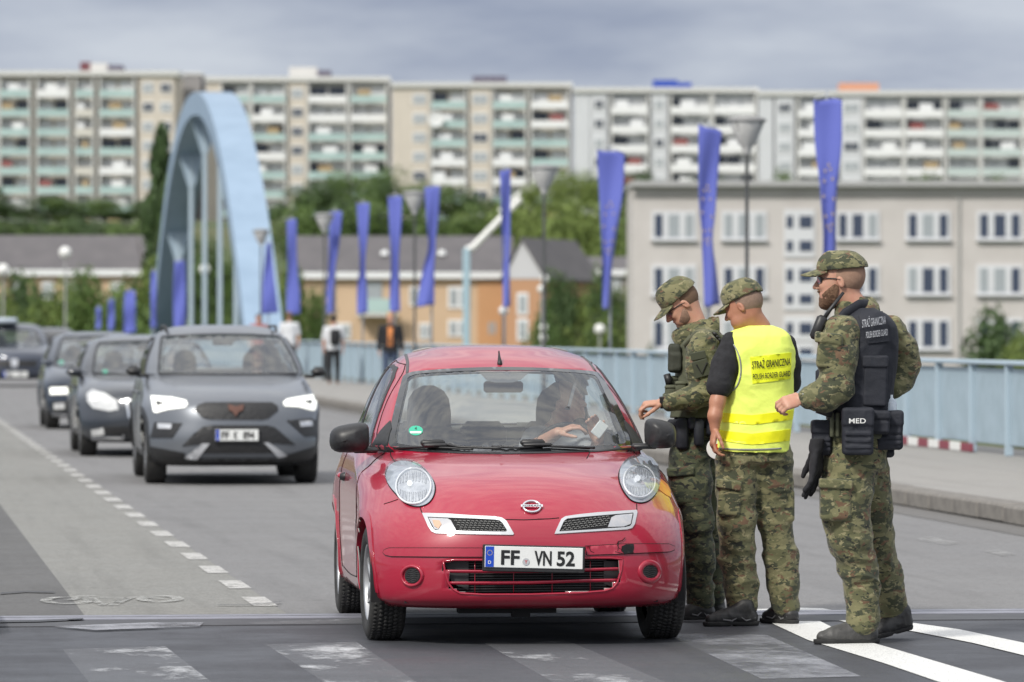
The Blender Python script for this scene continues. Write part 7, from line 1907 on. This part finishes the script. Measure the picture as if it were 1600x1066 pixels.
# ================================================================== the queue of cars
SUVT = [(.20, .78, -.62, 3.30, .55, 3.0, .5, 3.2), (.26, .86, -.80, 3.42, .62, 3.1, .5, 3.2), (.35, .90, -.86, 3.48, .68, 3.0, .5, 3.2), (.50, .915, -.88, 3.50, .75, 2.9, .5, 3.2),
        (.65, .92, -.87, 3.50, .85, 2.7, .5, 3.2), (.80, .92, -.83, 3.48, .9, 2.6, .5, 3.1), (.88, .91, -.76, 3.46, 1.0, 2.5, .5, 3.1), (.95, .90, -.60, 3.44, 1.1, 2.5, .5, 3.0),
        (1.02, .885, -.25, 3.42, 1.1, 2.5, .5, 3.0), (1.07, .87, .15, 3.40, .95, 2.6, .5, 3.0), (1.11, .85, .52, 3.38, .8, 2.7, .5, 3.0), (1.13, .850, .62, 3.36, .6, 2.8, .5, 3.0),
        (1.25, .825, .84, 3.28, .52, 2.9, .5, 3.0), (1.38, .775, 1.08, 3.18, .5, 2.9, .5, 3.0), (1.50, .715, 1.32, 3.05, .5, 2.9, .45, 2.9), (1.55, .67, 1.42, 2.98, .48, 2.9, .45, 2.8),
        (1.60, .58, 1.56, 2.86, .42, 2.6, .4, 2.6), (1.63, .48, 1.72, 2.70, .35, 2.4, .35, 2.4), (1.645, .34, 1.9, 2.5, .3, 2.2, .3, 2.2), (1.65, .18, 2.05, 2.3, .12, 2.0, .12, 2.0)]
def traffic_car(name, label, px, yc, paintm, Hs=1.0, Ws=1.0, Ls=1.0, K=None, ws=None, cpx=None, parts=(), wheel_r=.34, rails=False, rz=0.0, mirrors=None, plate_=None, box=False, hood=1.0, interior=True, facing=1):
    D = F * CAMH / (yc - YH); loc = xy((px - CX) / F * D, D)
    car = root(name, label, 'car', loc, rz)
    Mw = Matrix.Translation(loc) @ Matrix.Rotation(rz, 4, 'Z'); Minv = Mw.inverted()
    tab = [(z * Hs, hw * Ws, yf * Ls, yr * Ls, Lf, bf, Lr, br) for z, hw, yf, yr, Lf, bf, Lr, br in SUVT]
    R = wheel_r; AX = 2.64 * Ls
    zs = sorted(set([round(x, 4) for x in list(np.arange(.20 * Hs, .9 * Hs, .03)) + list(np.arange(.9 * Hs, 1.14 * Hs, .012)) + list(np.arange(1.14 * Hs, 1.55 * Hs, .03)) + list(np.arange(1.55 * Hs, 1.65 * Hs, .012)) + [1.65 * Hs]]))
    V, Fc, n, top = body_grid(tab, zs)
    for v in V:
        for ay in (0, AX):
            d = sqrt((v.y - ay)**2 + (v.z - R)**2)
            if d < .62 and abs(v.x) > .5: v.x += (1 if v.x > 0 else -1) * .02 * max(0, 1 - abs(d - .42) / .2)
    Fc.append(tuple(top + k for k in range(n)))
    bvh = BVHTree.FromPolygons(V, Fc); VN = vert_normals(V, Fc)
    pc = Caster(bvh, px_proj(Minv), V, Fc, VN); pc.guess = D
    def topx(p):
        w = Mw @ p - CAM; d = w.dot(FWD); return CX + F * w.dot(RGT) / d, YH - F * w.z / d
    keep = []
    Hz = lambda z: z * Hs
    SG = [(1.16, Hz(1.12)), (1.36, Hz(1.28)), (1.62, Hz(1.43)), (1.85, Hz(1.5)), (2.5, Hz(1.51)), (2.88, Hz(1.45)), (3.0, Hz(1.25)), (2.85, Hz(1.15)), (1.8, Hz(1.1))]
    SG = [(y * Ls, z) for y, z in SG]
    wcut = None
    if ws:
        cx = sum(p[0] for p in ws) / len(ws); cy = sum(p[1] for p in ws) / len(ws); wcut = [(cx + (p[0] - cx) * .975, cy + (p[1] - cy) * .93) for p in ws]
    for f in Fc:
        if len(f) > 4: keep.append(f); continue
        c = sum((V[i] for i in f), Vector()) / 4
        if any(sqrt((c.y - ay)**2 + (c.z - R)**2) < R + .06 for ay in (0, AX)) and abs(c.x) > .45: continue
        if ws and c.z > Hz(1.1) and c.z < Hz(1.6) and c.y < 2.0 and inside(wcut, *topx(c)) and abs(c.x) < .8 * Ws: continue
        if c.z > Hz(1.05) and abs(c.x) > .4 and inside(SG, c.y, c.z): continue
        if c.y > 2.7 * Ls and Hz(1.18) < c.z < Hz(1.5) and abs(c.x) < .55: continue
        keep.append(f)
    b = mk('body', V, keep, paintm, car, True); solidify(b, .02, M_lining)
    m = MB(); m.box((0, 1.3, .27), (1.4 * Ws, 3.6 * Ls, .08)); m.box((0, -.4, .26), (1.2 * Ws, .5, .05)); m.obj('underbody', M_blk2, car)
    M_ws = glass_mat('car_glass_dark', (.62, .68, .68), 0.0, .10, .06, (.45, .5, .55))
    for s, o_ in ((-1, -3), (1, 3)):
        cs = Caster(bvh, (lambda oo: (lambda u, v: (Vector((oo, u, v)), Vector((-1 if oo > 0 else 1, 0, 0)))))(o_), V, Fc, VN); cs.guess = 2.3
        g = cs.patch('side_window', SG, .0015, M_ws, car, .12, depth=0)
        for xx in (1.95, 2.62): cs.patch('door_pillar', [(xx * Ls, Hz(1.09)), (xx * Ls - .03, Hz(1.51)), (xx * Ls + .06, Hz(1.51)), (xx * Ls + .09, Hz(1.09))], .004, M_blk, car, .1, depth=.01)
        cs.line('window_trim', [SG[0], SG[8], SG[7], SG[6]], .012, M_chrome, car, .004, .1); cs.line('window_trim', SG[:6], .012, M_blk, car, .004, .1)
        cl = [(ay + cos(a) * (R + .075), R + sin(a) * (R + .075)) for ay in (0,) for a in [(-.25 + (pi + .5) * i / 30) for i in range(31)]]
        for ay in (0, AX):
            ks = [-.3 + (pi + .6) * i / 30 for i in range(31)]
            cs.patch('arch_lip', [(ay + cos(a) * (R + .11), R + sin(a) * (R + .11)) for a in ks] + [(ay + cos(a) * (R + .035), R + sin(a) * (R + .035)) for a in ks[::-1]], .005, M_blk if rails else paintm, car, .05, depth=.06)
        cs.patch('sill', [(R + .15, .24), (AX - R - .15, .24), (AX - R - .15, .33), (R + .15, .33)], .006, M_blk, car, .1, depth=.02)
        for yy_ in (.62, 1.72, 2.66): cs.line('door_seam', [(yy_ * Ls, .33), (yy_ * Ls - .02, Hz(.8)), (yy_ * Ls + .06, Hz(1.08))], .005, M_gap, car, step=.08)
        for yy_ in (1.45, 2.45):
            q, nn = cs.hit(yy_ * Ls, Hz(.93), .02); MB().rbox(q, (.04, .2, .035), .012).obj('door_handle', paintm, car, True)
        for ay in (0, AX):
            N_ = 18; aa = [-.25 + (pi + .5) * i / N_ for i in range(N_ + 1)]
            m = MB(); m.add([Vector((s * xx, ay + cos(a) * (R + .06), R + sin(a) * (R + .06))) for xx in (.52, .885 * Ws) for a in aa] + [Vector((s * .52, ay, .2))], [(i, i + 1, N_ + 2 + i, N_ + 1 + i) for i in range(N_)] + [(i, i + 1, 2 * N_ + 2) for i in range(N_)])
            m.obj('wheel_well', M_blk2, car, True)
            wheel(car, s * .795 * Ws, ay, R, .215, s, 5, tread=False)
        if rails:
            MB().tube([(s * .60 * Ws, 1.62, Hz(1.585)), (s * .60 * Ws, 1.72, Hz(1.635)), (s * .60 * Ws, 2.6, Hz(1.635)), (s * .60 * Ws, 2.8, Hz(1.59))], .016, 6).obj('roof_rail', M_blk, car, True)
    if ws:
        g = pc.patch('windscreen', ws, .0015, M_ws, car, 9, depth=0)
        for i, pts in enumerate((ws,)):
            P_ = [pc.hit(*p, .002)[0] for p in resample(list(ws) + [ws[0]], 6, False)]; MB().tube(P_, .013, 5, caps=False).obj('windscreen_seal', M_blk, g, True)
    for pt in parts:
        nm, poly, mm, off = pt[:4]; mirror = pt[4] if len(pt) > 4 else False
        for mir in ((False, True) if mirror else (False,)):
            pl = [(2 * cpx - a, b2) if mir else (a, b2) for a, b2 in poly]
            if mir: pl = pl[::-1]
            pc.patch(nm, pl, off, mm, car, 5, depth=off + .01)
    if plate_:
        x, y, w, h, segs = plate_; q, _ = pc.hit(x, y, 0); plate(car, (q.x, q.y - .03, q.z), w, h, '', seg=segs, seal=0)
    if mirrors:
        for s, (x, y, w, h) in zip((-1, 1), mirrors):
            q = Minv @ at(x, y, D + .85); s_ = D / F; c = (q.x, q.y, q.z)
            MB().rbox(c, (w * s_, .12, h * s_), .05).obj('door_mirror', M_blk if rails else paintm, car, True); MB().rbox((q.x - s * w * s_ * .55, q.y + .02, q.z - h * s_ * .45), (w * s_ * .7, .08, .04), .01).obj('mirror_arm', M_blk, car, True)
    if interior:
        MB().rbox((0, 1.0, Hz(1.0)), (1.4 * Ws, .5, .2), .06).obj('dashboard', M_dash, car, True)
        for x in (-.38, .38): seat(car, x * Ws, 1.75, .48, .88 * Hs, .52)
        MB().rbox((0, 2.75, .85), (1.3, .16, .6), .06).obj('rear_bench', M_seat, car, True)
        q = Vector((0, 1.32, Hz(1.46))); MB().rbox(q, (.22, .03, .06), .012).obj('inner_mirror', M_dash, car, True)
    if box: MB().rbox((-.3, 2.1, 1.65 * Hs + .08), (.7, 1.8, .16), .06).obj('roof_box', mat('roof_box_grey', (.42, .48, .55), .35), car, True)
    for s in (-1, 1):
        cs = Caster(bvh, lambda u, v: (Vector((u, 6, v)), Vector((0, -1, 0))), V, Fc, VN); cs.guess = 3
        cs.patch('tail_lamp', [(s * .55, Hz(.92)), (s * .80, Hz(.92)), (s * .80, Hz(1.05)), (s * .55, Hz(1.04))][::s], .01, mat('tail_red', (.4, .01, .01), .15, coat=1), car, .06)
    return car, Minv, pc, Mw
def seated(label, Mw, loc, shirt, skin, hairm, k=1.0):
    p0 = Mw @ Vector(loc); r = root('person', label, 'person', p0, -TH)
    fd = Field((-.4, -.6, -.1), (.4, .3, .95), .012); R = frame(radians(-90), 0); C = Vector((0, 0, .68))
    hp = head(fd, C, R, k, Vector((0, 0, .5)))
    fd.torso([(0, 0, 0, .15, .1), (0, 0, .3, .16, .11), (0, 0, .46, .15, .09)], k=.04)
    for s_ in (-1, 1):
        fd.chain([Vector((s_ * .18, 0, .42)), Vector((s_ * .25, -.12, .2)), Vector((s_ * .12, -.42, .26))], [.05, .04, .03], .02); hand(fd, Vector((s_ * .12, -.42, .26)), Vector((-s_ * .2, -.5, .3)), Vector((0, -.3, -1)), (.9, .9, .9, .9), 1.0, s_)
    fd.mesh('body', skin, r)
    fd = Field((-.4, -.4, -.1), (.4, .3, .6), .014); fd.torso([(0, 0, 0, .18, .13), (0, 0, .3, .19, .14), (0, 0, .45, .18, .11), (0, 0, .5, .08, .08)], k=.05)
    for s_ in (-1, 1): fd.chain([Vector((s_ * .18, 0, .42)), Vector((s_ * .24, -.09, .25))], [.075, .065], .03)
    fd.mesh('shirt', shirt, r)
    fd = Field(C - Vector((.2, .2, .2)), C + Vector((.2, .2, .22)), .012); fd.ell(hp(-.018, 0, .035), [.105, .088, .105], R, 0); fd.cut(hp(.05, 0, 0), R @ Vector((1, 0, -.4))); fd.mesh('hair', hairm, r)
def traffic():
    K = crop(180, 480, 3.677)
    P_sil = paint('grey_satin_paint', (.165, .178, .20), .45, .38, .6, .1)
    M_mesh = mat('grille_black_mesh', (.010, .010, .011), .5, noise=(60, (.03, .03, .032), 1.0), bump=(45, .8, .01))
    M_trim = mat('satin_silver_trim', (.62, .63, .66), .35, .5)
    M_cop = mat('copper_emblem', (.13, .065, .05), .4, .4)
    ws = K((272, 172), (430, 162), (600, 158), (780, 161), (935, 170), (958, 185), (1008, 268), (1050, 368), (1042, 384), (860, 388), (650, 390), (430, 388), (255, 384), (249, 366), (256, 260), (264, 190))
    car, Mi, pc, Mw = traffic_car('grey_suv', 'silver-grey SUV with angular lit headlamps and a copper emblem, first car behind the red hatchback', 360, 755, P_sil, 1.0, .985, 1.0, K, ws, None, [
        ('headlamp', K((207, 513), (330, 522), (408, 540), (418, 558), (402, 577), (300, 590), (238, 608), (224, 602)), M_drl, .012), ('headlamp', K((965, 548), (985, 532), (1150, 503), (1156, 512), (1148, 588), (1136, 596), (1050, 574), (975, 570)), M_drl, .012),
        ('lamp_inset', K((236, 541), (288, 553), (246, 571)), M_blk, .018), ('lamp_inset', K((1078, 545), (1126, 536), (1120, 560)), M_blk, .018),
        ('upper_grille', K((458, 592), (475, 565), (520, 550), (700, 548), (900, 550), (932, 570), (934, 598), (880, 640), (850, 648), (540, 646), (500, 636)), M_mesh, .010),
        ('emblem', K((648, 566), (672, 572), (692, 578), (714, 572), (738, 566), (732, 598), (712, 604), (692, 632), (672, 604), (654, 598)), M_cop, .03),
        ('lower_grille', K((385, 800), (445, 735), (505, 688), (560, 680), (870, 680), (915, 690), (1035, 792), (870, 779), (925, 838), (490, 840), (545, 782)), M_mesh, .010),
        ('side_intake', K((203, 752), (228, 662), (385, 668), (330, 752)), M_blk, .010), ('side_intake', K((985, 652), (1120, 638), (1160, 658), (1162, 742), (1090, 746)), M_blk, .010),
        ('fog_lamp', K((248, 668), (330, 672), (325, 700), (250, 698)), M_trim, .016), ('fog_lamp', K((1055, 658), (1125, 654), (1128, 684), (1060, 688)), M_trim, .016),
        ('bumper_blade', K((402, 862), (500, 783), (545, 783), (472, 870)), M_trim, .022), ('bumper_blade', K((852, 778), (880, 778), (985, 850), (935, 860)), M_trim, .022),
        ('valance', K((200, 800), (400, 838), (400, 868), (960, 868), (985, 850), (1175, 790), (1170, 850), (1050, 905), (900, 922), (500, 925), (290, 915), (215, 860)), M_blk, .006),
        ('sensor_housing', K((540, 172), (600, 162), (720, 162), (725, 180), (640, 212)), M_blk, -.012)], .345, True, -.010,
        [(209, 580, 26, 16), (497, 581, 24, 16)], (370, 680, .44, .115, (('FF', -.12, .08), ('K', -.01, .04), ('894', .12, .115))))
    fd = None
    seated('driver of the silver-grey SUV, a dim figure behind its windscreen', Mw, (.38, 1.62, .62), mat('shirt_grey', (.2, .2, .21), .9), SKIN, mat('hair_brown', (.1, .06, .035), .9))
    # dark estate
    K = crop(0, 480, 4.443); c = 1075
    P_dk = paint('anthracite_paint', (.032, .037, .047), .3, .35, 1.0, .06)
    cpx = 242
    ws = K((690, 250), (860, 243), (1075, 240), (1290, 243), (1460, 250), (1490, 300), (1515, 455), (1290, 468), (1075, 470), (860, 468), (645, 458), (655, 350), (672, 280))
    M_hl = mat('clear_headlamp', (.72, .73, .72), .2, .2, noise=(6, (.5, .5, .52), .8))
    car, Mi, pc, Mw = traffic_car('dark_estate_car', 'anthracite estate car with teardrop headlamps, between the silver-grey SUV and the blue hatchback', 236, 712, P_dk, .925, 1.0, 1.02, K, ws, cpx, [
        ('headlamp', K((606, 605), (640, 576), (735, 603), (808, 648), (825, 712), (760, 724), (650, 702), (610, 655)), M_hl, .014, True), ('lit_bulb', K((640, 612), (675, 612), (680, 650), (642, 650)), M_drl, .022, True),
        ('chrome_grille', K((870, 640), (1270, 640), (1250, 770), (1180, 800), (960, 800), (890, 770)), M_chrome, .008), ('grille', K((890, 655), (1250, 655), (1232, 765), (1170, 788), (970, 788), (905, 765)), M_mesh, .014),
        ('fog_lamp', K((640, 852), (720, 838), (728, 885), (640, 895)), M_hl, .014, True), ('lower_intake', K((700, 830), (1450, 830), (1440, 880), (1075, 890), (710, 880)), M_blk, .008),
        ('chrome_strip', K((640, 905), (850, 905), (850, 885), (862, 885), (862, 920), (640, 920)), M_trim, .012, True), ('valance', K((600, 925), (1075, 935), (1550, 925), (1500, 960), (1075, 968), (650, 960)), M_blk, .006)],
        .325, False, 0.0, [(116, 581, 26, 15), (372, 581, 26, 15)], None)
    e = K((728, 448))[0]; pc.patch('green_badge', [(e[0] + 5 * cos(a), e[1] + 4 * sin(a)) for a in [2 * pi * i / 14 for i in range(14)]], .003, mat('badge_green', (0, 0, 0)), car, 3, depth=0)
    seated('driver of the anthracite estate car, partly hidden by the SUV', Mw, (.38, 1.62, .55), mat('shirt_grey', (0, 0, 0)), SKIN, mat('hair_dark', (0, 0, 0)))
    # dark blue hatchback
    P_bl = paint('dark_blue_paint', (.018, .028, .048), .3, .32, 1.0, .05)
    cpx = 158
    ws = K((445, 205), (700, 200), (950, 205), (975, 230), (1010, 400), (1000, 412), (700, 418), (385, 412), (378, 400), (425, 230))
    car, Mi, pc, Mw = traffic_car('blue_hatchback', 'dark blue hatchback with one bright rectangular headlamp showing, third in the queue', 158, 670, P_bl, .94, .98, .97, K, ws, cpx, [
        ('headlamp', K((350, 560), (470, 558), (476, 604), (352, 608)), M_drl, .014, True), ('lamp_housing', K((340, 545), (520, 540), (520, 612), (342, 618)), M_blk, .008, True), ('grille', K((560, 550), (850, 550), (840, 600), (570, 600)), M_mesh, .010),
        ('fog_lamp', K((375, 670), (450, 665), (450, 705), (380, 710)), M_hl, .012, True), ('intake', K((360, 655), (470, 650), (470, 725), (370, 730)), M_blk, .007, True), ('bumper_blade', K((360, 740), (470, 745), (470, 765), (370, 758)), M_trim, .010, True),
        ('valance', K((340, 775), (700, 785), (1060, 775), (1050, 800), (700, 805), (360, 800)), M_blk, .006)], .32, False, 0.0, [(76, 567, 18, 11), (243, 567, 18, 11)], (158, 640, .5, .11, (('FF', -.12, .1), ('A 31', .1, .2))))
    e = K((425, 388))[0]; pc.patch('green_badge', [(e[0] + 5 * cos(a), e[1] + 4 * sin(a)) for a in [2 * pi * i / 14 for i in range(14)]], .003, mat('badge_green', (0, 0, 0)), car, 3, depth=0)
    # far SUV with pale roof box
    cpx = 25; P_f = paint('slate_paint', (.045, .055, .082), .3, .35, 1.0, .06)
    ws = K((-150, 160), (110, 150), (235, 160), (250, 175), (290, 270), (280, 280), (110, 284), (-60, 280), (-150, 270))
    ws = K((-80, 165), (110, 155), (245, 165), (260, 180), (295, 272), (285, 282), (110, 286), (-70, 282), (-82, 272))
    traffic_car('slate_car', 'slate-coloured car with a pale roof box at the left edge, last of the queue', 27, 604, P_f, 1.05, 1.02, 1.02, K, ws, cpx, [
        ('grille', K((-40, 370), (260, 370), (250, 415), (-30, 415)), M_mesh, .012), ('emblem', K((75, 362), (125, 362), (122, 416), (78, 416)), M_trim, .03), ('valance', K((-90, 500), (110, 510), (330, 500), (310, 535), (110, 542), (-60, 535)), M_blk, .01)],
        .34, False, 0.0, [(-24, 570, 12, 8), (74, 569, 14, 8)], (24, 585, .66, .16, (('BZ', -.15, .15), ('77', .15, .15))), box=True)
    traffic_car('black_car', 'small dark car seen between the slate car and the dark blue hatchback', 84, 590, paint('black_paint', (.02, .022, .028), .2, .3, 1.0, .05), .98, .98, 1.0, K, None, 84, [('rear_screen', K((300, 200), (430, 200), (440, 250), (295, 250)), M_blk, .01)], .33, False, 0.0)
traffic()
# ================================================================== assemble
_car, _Mi, _pc, _Mw = build_red_car()
driver(_Mw)
officer_window(); officer_vest(); officer_beard()
walkers()
